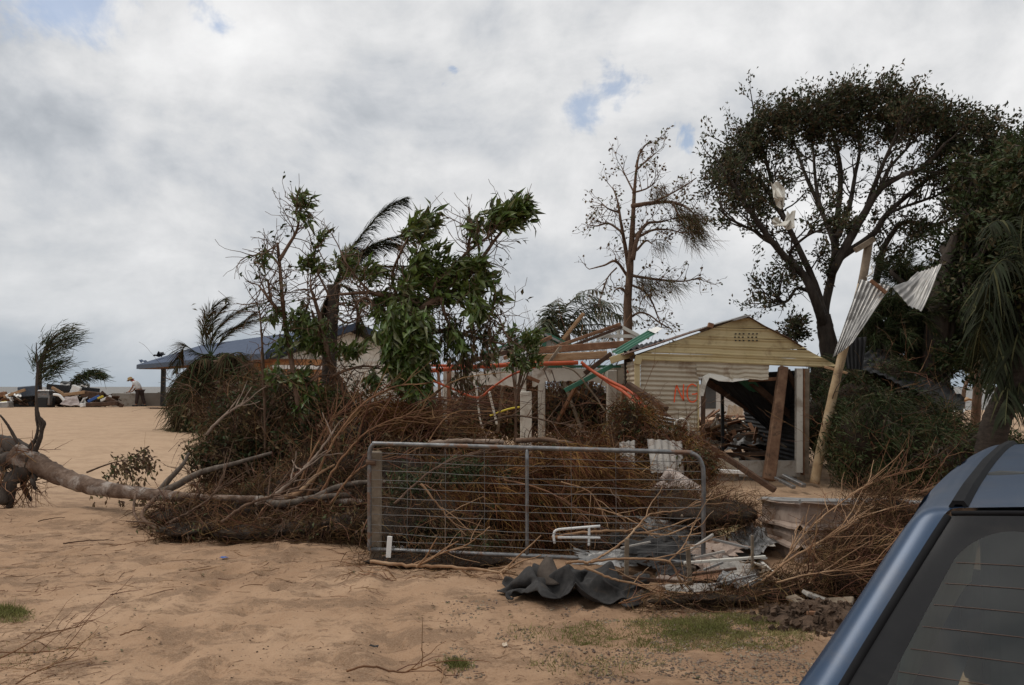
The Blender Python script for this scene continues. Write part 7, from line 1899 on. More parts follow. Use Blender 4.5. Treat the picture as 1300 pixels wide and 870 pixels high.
20,15,9,11,17,30,44,64,75,84,84,76,68,54,48,42,46,50,53,56,53,47,43,35,21,14,6,4,6,5,5,22,19,16,25,28,42,57,69,79,84,81,74,60,55,46,48,51,58,68,65,64,53,43,37,25,15,12,6,3,6,4,
24,26,28,35,43,49,60,71,74,74,70,63,52,45,49,50,56,63,71,73,69,58,48,39,30,21,14,10,8,9,7,36,39,36,37,43,50,59,64,63,64,53,46,35,41,43,51,59,58,68,69,74,65,53,40,34,25,20,15,15,9,13,
48,46,46,39,38,41,47,50,51,48,41,33,35,34,39,48,61,54,61,65,63,63,53,43,34,27,21,23,20,16,13,55,49,41,31,25,30,36,36,35,37,30,31,26,27,34,45,57,57,47,53,54,55,50,39,33,25,21,28,24,22,20,
55,44,29,20,16,17,25,29,34,36,35,33,33,33,36,45,54,60,52,52,54,49,42,34,27,21,17,21,28,27,23,47,33,16,12,7,11,20,26,35,34,40,38,41,40,43,48,56,61,56,50,48,40,30,24,17,13,9,11,14,17,15,
36,19,9,6,11,12,22,32,38,37,40,44,39,46,49,54,57,58,53,50,41,32,24,17,11,7,6,5,3,8,12,24,13,5,5,13,15,29,43,49,48,41,43,42,47,51,55,53,53,55,47,43,28,18,10,4,6,4,5,8,4,6,
18,9,4,8,10,28,44,55,62,59,51,49,48,50,51,52,54,57,59,52,45,30,18,7,6,8,4,5,11,6,6,9,7,4,7,23,42,56,62,69,62,59,54,50,52,55,59,69,68,66,57,46,39,24,14,5,6,6,10,14,9,5,
6,4,7,17,32,51,63,66,67,57,47,47,44,47,56,65,70,76,74,66,51,43,36,24,17,15,22,19,13,6,7,5,4,10,29,43,53,57,57,53,43,36,33,36,43,49,58,72,77,79,71,60,45,39,34,27,28,24,14,7,5,3,
10,10,25,35,45,50,48,43,38,25,19,20,24,33,42,51,60,68,72,68,58,48,38,34,32,24,18,14,15,8,3,16,16,24,35,42,39,32,30,19,8,5,8,14,21,31,42,55,56,57,53,50,42,35,34,31,28,26,25,21,13,6,
17,22,25,28,36,29,22,18,6,9,9,4,8,17,27,35,38,42,43,39,36,32,33,32,36,35,33,29,24,16,8,18,22,26,26,26,22,13,9,6,15,11,8,6,15,24,32,37,37,35,34,31,28,23,25,33,38,36,31,25,17,8,
12,11,11,12,13,14,12,4,10,18,21,17,15,21,29,31,34,36,35,31,24,21,17,17,26,37,35,29,22,15,7,13,6,4,5,6,8,10,6,7,15,23,26,24,31,36,40,41,38,32,26,15,13,11,10,18,32,33,29,22,15,5,
6,4,5,4,8,7,6,5,6,12,19,22,31,37,42,41,46,45,34,23,16,10,5,7,17,27,34,27,22,15,4,5,5,6,10,15,16,19,10,8,12,18,24,31,39,46,47,48,47,47,32,18,10,7,10,17,28,31,27,20,15,7,
5,7,14,15,17,25,21,20,14,12,16,23,30,38,45,54,56,49,51,44,29,22,21,22,30,30,28,23,15,12,12,4,9,14,17,23,23,26,24,16,11,13,19,23,31,41,51,53,51,50,47,43,35,32,36,32,30,25,19,14,7,5,
7,7,15,15,18,21,19,17,14,7,4,12,16,22,34,40,45,45,47,49,44,45,39,37,37,29,23,18,10,4,5,3,6,9,12,13,12,10,8,6,5,4,7,11,15,20,28,33,35,36,39,43,45,41,36,34,33,26,18,14,15,12,
8,5,5,7,4,4,7,4,8,7,5,3,11,11,20,17,20,20,23,26,33,41,46,37,30,27,24,22,23,18,17],
]
cq = np.array(CLOTH, float).reshape(3, 45, 31).transpose(1, 2, 0) / 200.0
Xc = .40 + cq[..., 0] * .66; Yc = 6.72 + cq[..., 1] * .72
P = np.stack([Xc, Yc, ground_h(Xc, Yc) + .012 + cq[..., 2] * .62], -1)
g = Geo(); g.grid(P)
o = g.obj('black_cloth', BLACKCLOTH, smooth=True); tag(o, 'crumpled black cloth with thick folds lying in front of the gate', 'cloth')
md = o.modifiers.new('smooth', 'SUBSURF'); md.levels = md.render_levels = 2
md = o.modifiers.new('thick', 'SOLIDIFY'); md.thickness = .007

# stiff flap standing up out of the cloth
fl = spline([at(682, 741, 6.75), at(684, 722, 6.8), at(694, 706, 6.9)], 12); fr_ = spline([at(716, 741, 6.65), at(708, 726, 6.75), at(700, 708, 6.9)], 12)
w_ = np.linspace(0, 1, 9)[None, :, None]
P = fl[:, None, :] * (1 - w_) + fr_[:, None, :] * w_; P[..., 1] -= .06 * np.sin(w_[..., 0] * PI)
g = Geo(); g.grid(P, .008); tag(g.obj('cloth_flap', M('cloth_brown', [(.055, .043, .035), (.085, .068, .055)], 20, .95, bump=.3), smooth=True), 'stiff brownish flap standing up at the back of the black cloth', 'cloth')

# dark soil and slabs beside the car
sl = seat(1045, 792)
r = np.linspace(0, 1, 26); a = np.linspace(0, 2 * PI, 60)
R_, A_ = np.meshgrid(r, a, indexing='ij')
Xs = sl[0] + .05 + R_ * np.cos(A_) * .48; Ys_ = sl[1] + .12 + R_ * np.sin(A_) * .36
Zs_ = ground_h(Xs, Ys_) - .02 + .11 * (1 - R_ ** 2) + .07 * (1 - R_ ** 3) * fbm(Xs * 9, Ys_ * 9, 131, 4)
Zs_[:, -1] = Zs_[:, 0]
g = Geo(); g.grid(np.stack([Xs, Ys_, Zs_], -1).transpose(1, 0, 2)); o = g.obj('soil_mound', SOIL, smooth=True); tag(o, 'small mound of dark soil beside the left side of the car', 'soil mound')
for k, (px, py, w, d, lab, mt) in enumerate(((1042, 772, .26, .12, 'flat tan slab lying on the dark soil mound', CONC), (1018, 778, .10, .22, 'narrow grey slab tilted left of the dark soil', TIMBERG), (1066, 776, .09, .20, 'grey slab standing on edge against the dark soil', TIMBERG), (1030, 790, .14, .1, 'small broken brown slab at the front of the soil mound', TIMBERM))):
    c = seat(px, py); g = Geo(); g.box((c[0], c[1], c[2] + .07), (w, d, .03), (.25 * math.sin(k * 2.1), .35 * math.cos(k * 1.7), .5 * k)); o = g.obj('broken_slab', mt); tag(o, lab, 'slab'); bv = o.modifiers.new('edge', 'BEVEL'); bv.width = .006
g = Geo(); r2 = np.random.default_rng(132)
for i in range(260):
    aa = r2.random() * 6.28; q = r2.random() ** .5 * 1.1
    x = sl[0] + .05 + q * math.cos(aa) * .5; y = sl[1] + .1 + q * math.sin(aa) * .4; s_ = .012 + .03 * r2.random() ** 2
    g.box((x, y, gh(x, y) + .10 * max(0, 1 - q ** 2) + s_ * .2), (s_ * 1.3, s_, s_ * .8), (r2.random() * 3, r2.random() * 3, r2.random() * 3))
o = g.obj('soil_clods', SOIL); tag(o, 'crumbled dark clods scattered round the soil mound', 'soil', None, 'stuff')

r4 = np.random.default_rng(139); clods = []
for i in range(5200):
    ppx = -40 + 1120 * r4.random(); ppy = 655 + 215 * r4.random() ** .9
    if vnoise(np.array([ppx / 60.]), np.array([ppy / 18.]), 15)[0] + .5 * r4.random() < .34: continue
    yc = (435 - ppy) / FPX; dn = _s + yc * _c
    if dn > -.12: continue
    x = (ppx - 650) / FPX * 1.7 / -dn; y = 1.7 / -dn * (_c - yc * _s)
    if y > 9.2 or (ppx > 200 and ppy < 690): continue
    clods.append((x, y, .002 + .007 * r4.random() ** 5))
# gravel, grass, fine litter on the ground
r2 = np.random.default_rng(133)
def ground_z(x, y):
    """height of the built ground sheet"""
    i = np.clip(np.searchsorted(gx, x) - 1, 0, len(gx) - 2); j = np.clip(np.searchsorted(gy, y) - 1, 0, len(gy) - 2)
    fx = (x - gx[i]) / (gx[i + 1] - gx[i]); fy = (y - gy[j]) / (gy[j + 1] - gy[j])
    return (Zs[i, j] * (1 - fx) + Zs[i + 1, j] * fx) * (1 - fy) + (Zs[i, j + 1] * (1 - fx) + Zs[i + 1, j + 1] * fx) * fy
cl = np.array(clods); oc = np.array([[1, 0, 0], [-1, 0, 0], [0, 1, 0], [0, -1, 0], [0, 0, .6], [0, 0, -.6]], float)
Vc = oc[None] * (cl[:, 2][:, None, None] * (.6 + .8 * r2.random((len(cl), 6, 1)))) + np.stack([cl[:, 0], cl[:, 1], ground_z(cl[:, 0], cl[:, 1]) + cl[:, 2] * .2], -1)[:, None, :]
g = Geo(); g.add(Vc.reshape(-1, 3), None, (np.array([[0, 2, 4], [2, 1, 4], [1, 3, 4], [3, 0, 4], [2, 0, 5], [1, 2, 5], [3, 1, 5], [0, 3, 5]])[None] + (np.arange(len(cl)) * 6)[:, None, None]).reshape(-1, 3))
tag(g.obj('sand_clods', SOIL, smooth=True), 'small dark crumbs of dirt and bark strewn over the sand in front', 'dirt crumbs', None, 'stuff')
N = 9000
px = 520 + 560 * r2.random(N) ** .8; py = 765 + 110 * r2.random(N)
keep = (vnoise(px / 45, py / 22, 5) + .35 * vnoise(px / 12, py / 8, 6) + (px - 820) / 1500) > -.02
px, py = px[keep], py[keep]
yc_ = (435 - py) / FPX; dn = (_s + yc_ * _c); Yv = 1.7 / -dn * (_c - yc_ * _s); xv = (px - 650) / FPX * 1.7 / -dn
s_ = .004 + .009 * r2.random(len(xv)) ** 3
oct_ = np.array([[1, 0, 0], [-1, 0, 0], [0, 1, 0], [0, -1, 0], [0, 0, .6], [0, 0, -.6]], float)
of = np.array([[0, 2, 4], [2, 1, 4], [1, 3, 4], [3, 0, 4], [2, 0, 5], [1, 2, 5], [3, 1, 5], [0, 3, 5]])
V_ = oct_[None] * (s_[:, None, None] * (.7 + .6 * r2.random((len(xv), 6, 1)))) + np.stack([xv, Yv, ground_z(xv, Yv) + s_ * .25], -1)[:, None, :]
g = Geo(); g.add(V_.reshape(-1, 3), None, (of[None] + (np.arange(len(xv)) * 6)[:, None, None]).reshape(-1, 3))
tag(g.obj('gravel', STONE), 'small grey and brown stones scattered over the dirt in front of the black cloth', 'gravel', None, 'stuff')
def grass_patch(lobes, n, label, h=.05):
    X_ = []; 
    for cx, cy, rx, ry, w in lobes:
        m_ = int(n * w); aa = r2.random(m_) * 6.28; q = r2.random(m_) ** .6
        ppx = cx + rx * q * np.cos(aa) + r2.normal(size=m_) * 6; ppy = cy + ry * q * np.sin(aa) + r2.normal(size=m_) * 1.5
        yc = (435 - ppy) / FPX; dn = _s + yc * _c
        X_.append(np.stack([(ppx - 650) / FPX * 1.7 / -dn, 1.7 / -dn * (_c - yc * _s)], -1))
    X_ = np.concatenate(X_)
    keep = vnoise(X_[:, 0] * 7, X_[:, 1] * 7, 9) + .6 * r2.random(len(X_)) > .12
    X_ = X_[keep]; m_ = len(X_)
    P0 = np.stack([X_[:, 0], X_[:, 1], ground_z(X_[:, 0], X_[:, 1])], -1)
    d = unit(np.array([0, 0, 1.0]) + r2.normal(size=(m_, 3)) * .55); hh = h * (.3 + .9 * r2.random(m_)) 
    t_ = np.linspace(0, 1, 3)[None, :, None]
    pts = P0[:, None] + d[:, None] * t_ * hh[:, None, None] + r2.normal(size=(m_, 1, 3)) * .3 * t_ ** 2 * hh[:, None, None]
    g = Geo(); g.ribbons(pts, np.broadcast_to(np.array([1, .8, .15])[None] * .0022, (m_, 3)), unit(r2.normal(size=(m_, 3)) * [1, 1, .1]))
    return tag(g.obj('grass', GRASS), label, 'grass', None, 'stuff')
grass_patch([(905, 797, 95, 13, .40), (830, 808, 120, 22, .28), (940, 812, 90, 22, .32)], 30000, 'short green grass patch in front of the metal pile near the car', .018)
grass_patch([(12, 782, 26, 9, 1)], 2200, 'small green grass patch at the left edge of the sand', .045)
grass_patch([(580, 852, 14, 5, .5), (700, 810, 60, 10, .2), (760, 850, 90, 16, .3)], 1600, 'sparse grass tufts on the bare dirt at the bottom', .04)
grass_patch([(40, 835, 60, 20, 1)], 160, 'dry thin grass at the lower left corner', .03)
def ground_twigs(g, r, n, x0, x1, y0, y1, L, rr):
    px = x0 + (x1 - x0) * r.random(n); py = y0 + (y1 - y0) * r.random(n)
    yc = (435 - py) / FPX; dn = _s + yc * _c
    x = (px - 650) / FPX * 1.7 / -dn; y = 1.7 / -dn * (_c - yc * _s)
    c = np.stack([x, y, ground_z(x, y) + rr], -1)
    k = 5; t_ = np.linspace(0, 1, k)[None, :, None]; a = r.random(n) * 6.28
    d = np.stack([np.cos(a), np.sin(a), np.zeros(n)], -1); l = L * (.2 + r.random(n) ** 2)
    pts = c[:, None] + d[:, None] * t_ * l[:, None, None] + np.cumsum(r.normal(size=(n, k, 3)) * [.12, .12, .0], 1) * l[:, None, None] * .4
    pts[..., 2] = ground_z(pts[..., 0], pts[..., 1]) + rr + .004 * r.random((n, 1))
    g.strands(pts, np.broadcast_to(rr * (.5 + r.random(n))[:, None] * np.linspace(1, .4, k)[None], (n, k)), 3)
g = Geo(); r3 = np.random.default_rng(134)
ground_twigs(g, r3, 420, -20, 1080, 735, 870, .10, .0014); ground_twigs(g, r3, 500, 540, 1040, 745, 870, .07, .0012); ground_twigs(g, r3, 420, -20, 480, 660, 760, .2, .0025); ground_twigs(g, r3, 130, -20, 130, 790, 870, .25, .0016); ground_twigs(g, r3, 300, 430, 650, 705, 740, .25, .003)
tag(g.obj('fine_litter', TWIG), 'fine dark twigs and straws strewn over the sand', 'litter', None, 'stuff')
g = Geo(); N = 900; px = -20 + 1090 * r3.random(N); py = 650 + 220 * r3.random(N) ** .8
yc_ = (435 - py) / FPX; dn = _s + yc_ * _c; x = (px - 650) / FPX * 1.7 / -dn; y = 1.7 / -dn * (_c - yc_ * _s)
kk = (y < 10.5) & ~((px > 200) & (py < 700)) & (vnoise(x * 1.1, y * 1.3, 44) > .02); x, y = x[kk], y[kk]
a = r3.random(len(x)) * 6.28
g.leaves(np.stack([x, y, ground_z(x, y) + .006], -1), np.stack([np.cos(a), np.sin(a), .15 * np.ones(len(x))], -1), np.tile([0, 0, 1.0], (len(x), 1)), .02 + .04 * r3.random(len(x)), .008 + .012 * r3.random(len(x)), .3)
tag(g.obj('dead_leaf_litter', LEAFB), 'small dead leaves lying loose on the sand', 'litter', None, 'stuff')
# ================================================================== CAR at the right
CF = np.array([.559, .829, 0]); CR = np.array([.829, -.559, 0])
CQ = np.array([1.02, 1.95, 0])
def cw(u, v, z): return CQ + CF * u + CR * v + np.array([0, 0, z])
def paint():
    m = bpy.data.materials.new('dark_blue_paint'); m.use_nodes = True
    t = NT(m.node_tree)
    tc = t.n('ShaderNodeTexCoord').outputs['Object']
    dust = t.mrange(t.noise(tc, 7, 6, .7), .42, .8, 0, .28)
    col = t.mix(dust, (.012, .036, .080), (.10, .09, .08))
    fl = t.noise(tc, 900, 1, .5)
    rg = t.math('ADD', .20, t.math('MULTIPLY', t.noise(tc, 3, 4, .6), .16))
    p = t.n('ShaderNodeBsdfPrincipled', ins={'Base Color': col, 'Metallic': .35, 'Roughness': t.math('ADD', rg, .12), 'Specular IOR Level': .35, 'Coat Weight': .3, 'Coat Roughness': .25})
    t.n('ShaderNodeOutputMaterial', ins={0: p.outputs[0]})
    return m
def tinted(name, tint, amount, rough=.03):
    m = bpy.data.materials.new(name); m.use_nodes = True
    t = NT(m.node_tree)
    tc = t.n('ShaderNodeTexCoord').outputs['Object']
    gl = t.n('ShaderNodeBsdfGlossy', ins={'Color': (1, 1, 1, 1), 'Roughness': rough})
    tr = t.n('ShaderNodeBsdfTransparent', ins={'Color': (*tint, 1)})
    df = t.n('ShaderNodeBsdfDiffuse', ins={'Color': (.10, .105, .10, 1)})
    a = t.n('ShaderNodeMixShader', ins={0: t.mrange(t.noise(tc, 5, 5, .7), .35, .75, .10, amount), 1: tr.outputs[0], 2: df.outputs[0]})
    fr = t.n('ShaderNodeFresnel', ins={'IOR': 1.5})
    mx = t.n('ShaderNodeMixShader', ins={0: fr.outputs[0], 1: a.outputs[0], 2: gl.outputs[0]})
    t.n('ShaderNodeOutputMaterial', ins={0: mx.outputs[0]})
    return m
PAINT = paint()
GLASS = tinted('car_glass', (.68, .80, .76), .22)
GLASSD = tinted('car_side_glass', (.10, .11, .11), .30)
FRIT = M('black_glass_border', [(.012, .012, .013), (.018, .018, .019)], 9, .10, spec=.2, stain=(.04, .036, .032), stain_scale=5, stain_at=(.5, .9))
RUBBER = M('black_rubber', [(.008, .008, .009), (.013, .013, .014)], 20, .8, spec=.12)
TYRE = M('tyre_rubber', [(.014, .014, .014), (.022, .022, .022)], 20, .8)
ALLOY = M('alloy_wheel', [(.45, .45, .46), (.55, .55, .56)], 5, .35, metal=.9)
LAMP = M('red_lamp', [(.35, .015, .015), (.45, .02, .02)], 5, .15)
CABIN = M('cabin_grey', [(.42, .46, .42), (.5, .54, .5)], 6, .9)
SEATM = M('seat_cloth', [(.035, .037, .037), (.055, .057, .057)], 20, .95)
car = empty('parked_car', cw(1.8, .55, gh(2.5, 3.2)), 'dark blue hatchback seen from behind at the lower right corner', 'car')
HW = .55
def roofz(u):
    xs = [-.60, -.50, -.44, -.40, 0.0, .25, .8, 1.5, 2.1, 2.45, 3.2, 3.5, 4.15, 4.30]
    zs = [.55, .80, .855, .892, 1.42, 1.438, 1.458, 1.462, 1.448, 1.41, 1.00, .94, .78, .60]
    return float(np.interp(u, xs, zs))
def section(u):
    zr = roofz(u)
    zb = min(1.00 - .02 * max(0, u - 2.4), zr - .05)
    if u > 3.0: zb = zr - .06
    taper = 1 - .10 * sstep(u, 3.2, 4.3) - .05 * sstep(-u, .42, .60)
    wb = (HW + .315) * float(taper)
    if u < 0: e = .68 * max(u, -.42)
    elif u > 2.4: e = -.20 * float(sstep(u, 2.4, 3.2))
    else: e = 0.0
    wr = HW - e
    lo = .24
    pts = [(-wb + .06, lo), (-wb - .004, lo + .14), (-wb - .012, min(.70, zb - .03)), (-wb, zb)]
    k = .52
    pts += [(-(wb + (wr + .05 - wb) * k) - .006, zb + (zr - .025 - zb) * k + .006), (-wr - .088, zr - .034), (-wr - .04, zr - .002), (-wr + .0, zr - .002), (-wr + .035, zr), (-wr * .62, zr + .018 * (1 if -.05 < u < 2.5 else .5)), (-wr * .3, zr + .028 * (1 if -.05 < u < 2.5 else .5)), (0, zr + .031 * (1 if -.05 < u < 2.5 else .5))]
    full = pts + [(-v, z) for v, z in pts[:-1]][::-1]
    return [cw(u, HW + v, z) for v, z in full]
us = [-.60, -.56, -.50, -.44, -.40, -.34, -.28, -.22, -.16, -.10, -.05, -.02, 0.0, .04, .10, .25, .45, .8, 1.15, 1.22, 1.5, 1.8, 2.1, 2.3, 2.45, 2.6, 2.8, 3.0, 3.2, 3.35, 3.5, 3.8, 4.0, 4.15, 4.25, 4.30]
S_ = np.array([section(u) for u in us])
nS, nP = S_.shape[:2]
groups = {'body': [], 'side_window': [], 'rear_window': [], 'windscreen': [], 'window_pillar': []}
for i in range(nS - 1):
    um = .5 * (us[i] + us[i + 1])
    for j in range(nP - 1):
        jj = min(j, nP - 2 - j)
        q = [i * nP + j, (i + 1) * nP + j, (i + 1) * nP + j + 1, i * nP + j + 1]
        k = 'body'
        if jj >= 7 and -.40 < um < 0.0: k = 'rear_window'
        elif jj >= 7 and 2.45 < um < 3.2: k = 'windscreen'
        elif jj in (3, 4) and (.25 < um < 1.15 or 1.22 < um < 2.45): k = 'side_window'
        groups[k].append(q)
def carpart(name, quads, mat, smooth=True):
    g = Geo(); g.add(S_.reshape(-1, 3), quads)
    me = g.mesh(name, smooth, ORIG[car]); me.materials.append(mat)
    o = bpy.data.objects.new(name, me); COL.objects.link(o); o.parent = car
    import bmesh
    bm = bmesh.new(); bm.from_mesh(me)
    bmesh.ops.delete(bm, geom=[v for v in bm.verts if not v.link_faces], context='VERTS')
    bmesh.ops.recalc_face_normals(bm, faces=bm.faces)
    bm.to_mesh(me); bm.free()
    ORIG[o] = ORIG[car]
    return o
body = carpart('body', groups['body'], PAINT)
sub = body.modifiers.new('smooth', 'SUBSURF'); sub.levels = 1; sub.render_levels = 2
for side in (0, 1):
    for (ua, ub) in ((.25, 1.15), (1.22, 2.45)):
        qs = [q for q in groups['side_window'] if (q[0] % nP > nP // 2) == bool(side) and ua <= us[q[0] // nP] < ub - .01]
        carpart('side_window', qs, GLASSD)
carpart('windscreen', groups['windscreen'], GLASS)
# rear window pane with a black printed border and heater wires
def rw(s, t, off=0.0):
    """s across 0..1, t down 0..1 on the rear window"""
    u = -.012 - .375 * t
    e = .68 * u; z = 1.42 + 1.32 * u - .004
    v = e + .012 + (2 * HW - 2 * e - .024) * s
    bow = .030 * 4 * s * (1 - s)
    p = cw(u, v, z + .018 * (1 - (2 * s - 1) ** 2) * (1 - t))
    nrm = unit(-CF * .80 + np.array([0, 0, .60]))
    return p + nrm * (bow * .6 + off + .008 * math.sin(t * PI))
ns, nt = 41, 25
def inner(s, t):
    wid = 1.15; hei = .62
    dx = min(s, 1 - s) * wid - .060; dy = min(t, 1 - t) * hei - .040
    r_ = .075
    if dx < r_ and dy < r_: return r_ - math.hypot(r_ - dx, r_ - dy)
    return min(dx, dy)
# concentric loops: outer edge, rounded inner edge of the printed border, then in to the centre
WID, HEI, MX, MT, RC = 1.15, .62, .060, .040, .085
loop_in = []; loop_out = []
for cx_, cy_, a0 in ((WID - MX - RC, MT + RC, -PI / 2), (WID - MX - RC, HEI - MT - RC, 0), (MX + RC, HEI - MT - RC, PI / 2), (MX + RC, MT + RC, PI)):
    for q in np.linspace(0, 1, 15):
        an = a0 + q * PI / 2
        p_ = (cx_ + RC * math.cos(an), cy_ + RC * math.sin(an)); loop_in.append(p_)
        cxo = WID if cx_ > WID / 2 else 0.0; cyo = HEI if cy_ > HEI / 2 else 0.0
        m_ = max(abs(math.cos(an)), abs(math.sin(an)))
        ex = cx_ + (abs(cxo - cx_)) * math.cos(an) / m_; ey = cy_ + (abs(cyo - cy_)) * math.sin(an) / m_
        loop_out.append((min(max(ex, 0), WID), min(max(ey, 0), HEI)))
def resamp(lp, m=16):
    """subdivide each step so that straight runs follow the curved pane"""
    out = []
    for k in range(len(lp)):
        p_, q_ = lp[k], lp[(k + 1) % len(lp)]
        n_ = 14 if (k + 1) % 15 == 0 else 1
        for i in range(n_): out.append((p_[0] + (q_[0] - p_[0]) * i / n_, p_[1] + (q_[1] - p_[1]) * i / n_))
    return np.array(out)
LI = resamp(loop_in); LO = resamp(loop_out); CE = np.array([WID / 2, HEI / 2])
def pane(loops, name, mat):
    P_ = np.array([[rw(x / WID, y / HEI) for x, y in np.concatenate([lp, lp[:1]])] for lp in loops])
    g = Geo(); g.grid(P_)
    return g.obj(name, mat, car, smooth=True)
pane([LO + (LI - LO) * f for f in np.linspace(0, 1, 5)], 'window_border', FRIT)
pane([LI + (CE - LI) * f for f in np.linspace(0, .999, 12)], 'rear_window', GLASS)
for k in range(9):
    t = .20 + .085 * k
    pts = np.array([rw(s, t, .0015) for s in np.linspace(.058, .942, 22)])
    g = Geo(); g.tube(pts, .0007, 4, cap=False); g.obj('heater_wire', M('heater_wire_brown', [(.085, .055, .045), (.11, .07, .055)], 3, .6), car)
# white mark on the glass at the right
pts = np.array([rw(s, t, .002) for s, t in ((.335, .40), (.325, .50), (.315, .58))])
# rubber seals
for s in (0, 1):
    g = Geo(); g.tube(np.array([rw(s + (-.004 if s == 0 else .004), t, -.002) for t in np.linspace(0, 1, 14)]), .010, 6); g.obj('window_seal', RUBBER, car, smooth=True)
g = Geo(); g.tube(np.array([rw(s, -.012, .0) for s in np.linspace(0, 1, 20)]), .006, 6); g.obj('window_seal', RUBBER, car, smooth=True)
for sgn in (-1, 1):
    P = []
    for u in np.linspace(.005, 2.40, 30):
        zr = roofz(u) + .001
        w = .012 - .003 * u / 2.4
        c = HW + sgn * (HW - .020)
        P.append([cw(u, c - w, zr - .006), cw(u, c - w * .6, zr + .004), cw(u, c + w * .6, zr + .005), cw(u, c + w, zr - .004)])
    g = Geo(); g.grid(np.array(P), .01); g.obj('roof_trim', RUBBER, car, smooth=False)
# lamps, bumper, plate area, wheels
for sgn in (-1, 1):
    g = Geo(); P = []
    for t in np.linspace(0, 1, 6):
        z = .86 - .22 * t
        P.append([cw(-.50 - .06 * t + a * .2, HW + sgn * (HW + .27 - .02 * t - a * 0 - b), z) for a, b in ((.35, -.015), (.1, .03), (0, .10), (-.05, .2))])
    g.grid(np.array(P), .02); g.obj('tail_lamp', LAMP, car, smooth=True)
g = Geo(); g.tube(spline([cw(-.50, -.20, .52), cw(-.62, .02, .50), cw(-.66, .55, .50), cw(-.62, 1.08, .50), cw(-.50, 1.30, .52)], 24), .10, 10); g.obj('rear_bumper', PAINT, car, smooth=True)
for u in (.15, 3.35):
    for v in (-.20, 1.30):
        a = np.linspace(0, 2 * PI, 33); c = cw(u, v, .30 + gh(2, 3)); dr = CR
        ring = []
        for (rr_, off) in ((.19, -.09), (.30, -.10), (.31, -.06), (.31, .06), (.30, .10), (.19, .09)):
            ring.append([c + CF * math.cos(x) * rr_ + np.array([0, 0, math.sin(x) * rr_]) + dr * off for x in a])
        g = Geo(); g.grid(np.array(ring)); ty = g.obj('wheel', TYRE, car, smooth=True)
        g = Geo()
        for k in range(5):
            x = k * 2 * PI / 5
            for o_ in (.085,):
                g.bar(c + dr * o_ * (1 if v > .5 else -1), c + CF * math.cos(x) * .19 + np.array([0, 0, math.sin(x) * .19]) + dr * .08 * (1 if v > .5 else -1), .05, .02)
        g.obj('rim', ALLOY, ty)
# cabin seen through the rear window
g = Geo(); P = []
for u in np.linspace(-.30, 2.4, 12):
    zr = min(roofz(u) - .035, 1.42); row = []
    for v, dz in ((-.18, -.62), (-.14, -.40), (.03, -.03), (.25, 0), (.55, .01), (.85, 0), (1.07, -.03), (1.24, -.40), (1.28, -.62)):
        row.append(cw(u, v + (.0 if u > 0 else .03 * (1 if v < .5 else -1)), max(zr + dz, .5)))
    P.append(row)
g.grid(np.array(P)[2:]); g.obj('headliner', CABIN, car, smooth=True)
g = Geo(); g.add([cw(-.42, -.15, .80), cw(-.42, 1.25, .80), cw(.25, 1.25, .84), cw(.25, -.15, .84)], [[0, 1, 2, 3]]); g.obj('parcel_shelf', CABIN, car)
for v0, v1 in ((.02, .50), (.58, 1.08)):
    g = Geo(); g.box((0, 0, 0), (.48, .14, .62)); me = None
    o = g.obj('seat_back', SEATM, None); o.parent = car
    c = cw(.45, (v0 + v1) / 2, .85); o.location = tuple(c - ORIG[car]); o.rotation_euler = (-.2, 0, -math.atan2(CF[0], CF[1]))
    b = o.modifiers.new('round', 'BEVEL'); b.width = .05; b.segments = 3
    g = Geo(); g.box((0, 0, 0), (.26, .09, .18)); h = g.obj('headrest', SEATM, None, origin=(0, 0, 0)); h.parent = car
    c = cw(.40, (v0 + v1) / 2, 1.20); h.location = tuple(c - ORIG[car]); h.rotation_euler = (-.1, 0, -math.atan2(CF[0], CF[1])); b = h.modifiers.new('round', 'BEVEL'); b.width = .035; b.segments = 3

# ================================================================== MAN at the sea wall
YM = 45.3
def jp(px, py, dy=0.0):
    p = at(px, py, YM); p[1] += dy; return p
def skin(name, verts, edges, mat, parent=None, root=0, sublev=2):
    me = bpy.data.meshes.new(name)
    o0 = ORIG[parent] if parent else np.array(verts[0][0])
    me.from_pydata([tuple(np.array(v[0]) - o0) for v in verts], edges, [])
    o = bpy.data.objects.new(name, me); COL.objects.link(o)
    if parent: o.parent = parent
    else: o.location = tuple(o0)
    ORIG[o] = o0
    md = o.modifiers.new('skin', 'SKIN')
    for i, v in enumerate(verts):
        sv = me.skin_vertices[0].data[i]; sv.radius = v[1]; sv.use_root = (i == root)
    md.use_smooth_shade = True
    sb = o.modifiers.new('sub', 'SUBSURF'); sb.levels = sublev; sb.render_levels = sublev
    me.materials.append(mat)
    return o
SKIN = M('skin', [(.34, .17, .11), (.42, .23, .15)], 6, .6)
man = empty('person', [at(176, 516, YM)[0], YM, gh(-20.4, YM)], 'man in white shirt, dark trousers and tan hat bending over the low wall', 'person')
gz = gh(-20.4, YM)
def R_(a, b=None): return (a, b or a)
hip = jp(177.5, 495.5); che = jp(173.5, 487.0); nk = jp(169.5, 483.6); hd = jp(165.6, 482.6)
la = [jp(171.5, 486, -.17), jp(170.5, 491.2, -.19), jp(165.8, 497.3, -.16)]; ra = [jp(172, 486, .17), jp(171, 491.5, .18), jp(166.5, 497.0, .15)]
def leg(x0, xk, xf, dy):
    f = jp(xf, 515, dy); f[2] = gz + .07
    return [jp(x0, 497.5, dy), jp(xk, 506, dy * 1.1), f, f + np.array([-.17, 0, -.03])]
ll = leg(176.5, 175.2, 174.0, -.11); rl = leg(178.8, 180.0, 183.0, .11)
V_ = [(hip, R_(.15, .13)), (che, R_(.17, .14)), (nk, R_(.06)), (hd, R_(.105, .10))]
E_ = [(0, 1), (1, 2), (2, 3)]
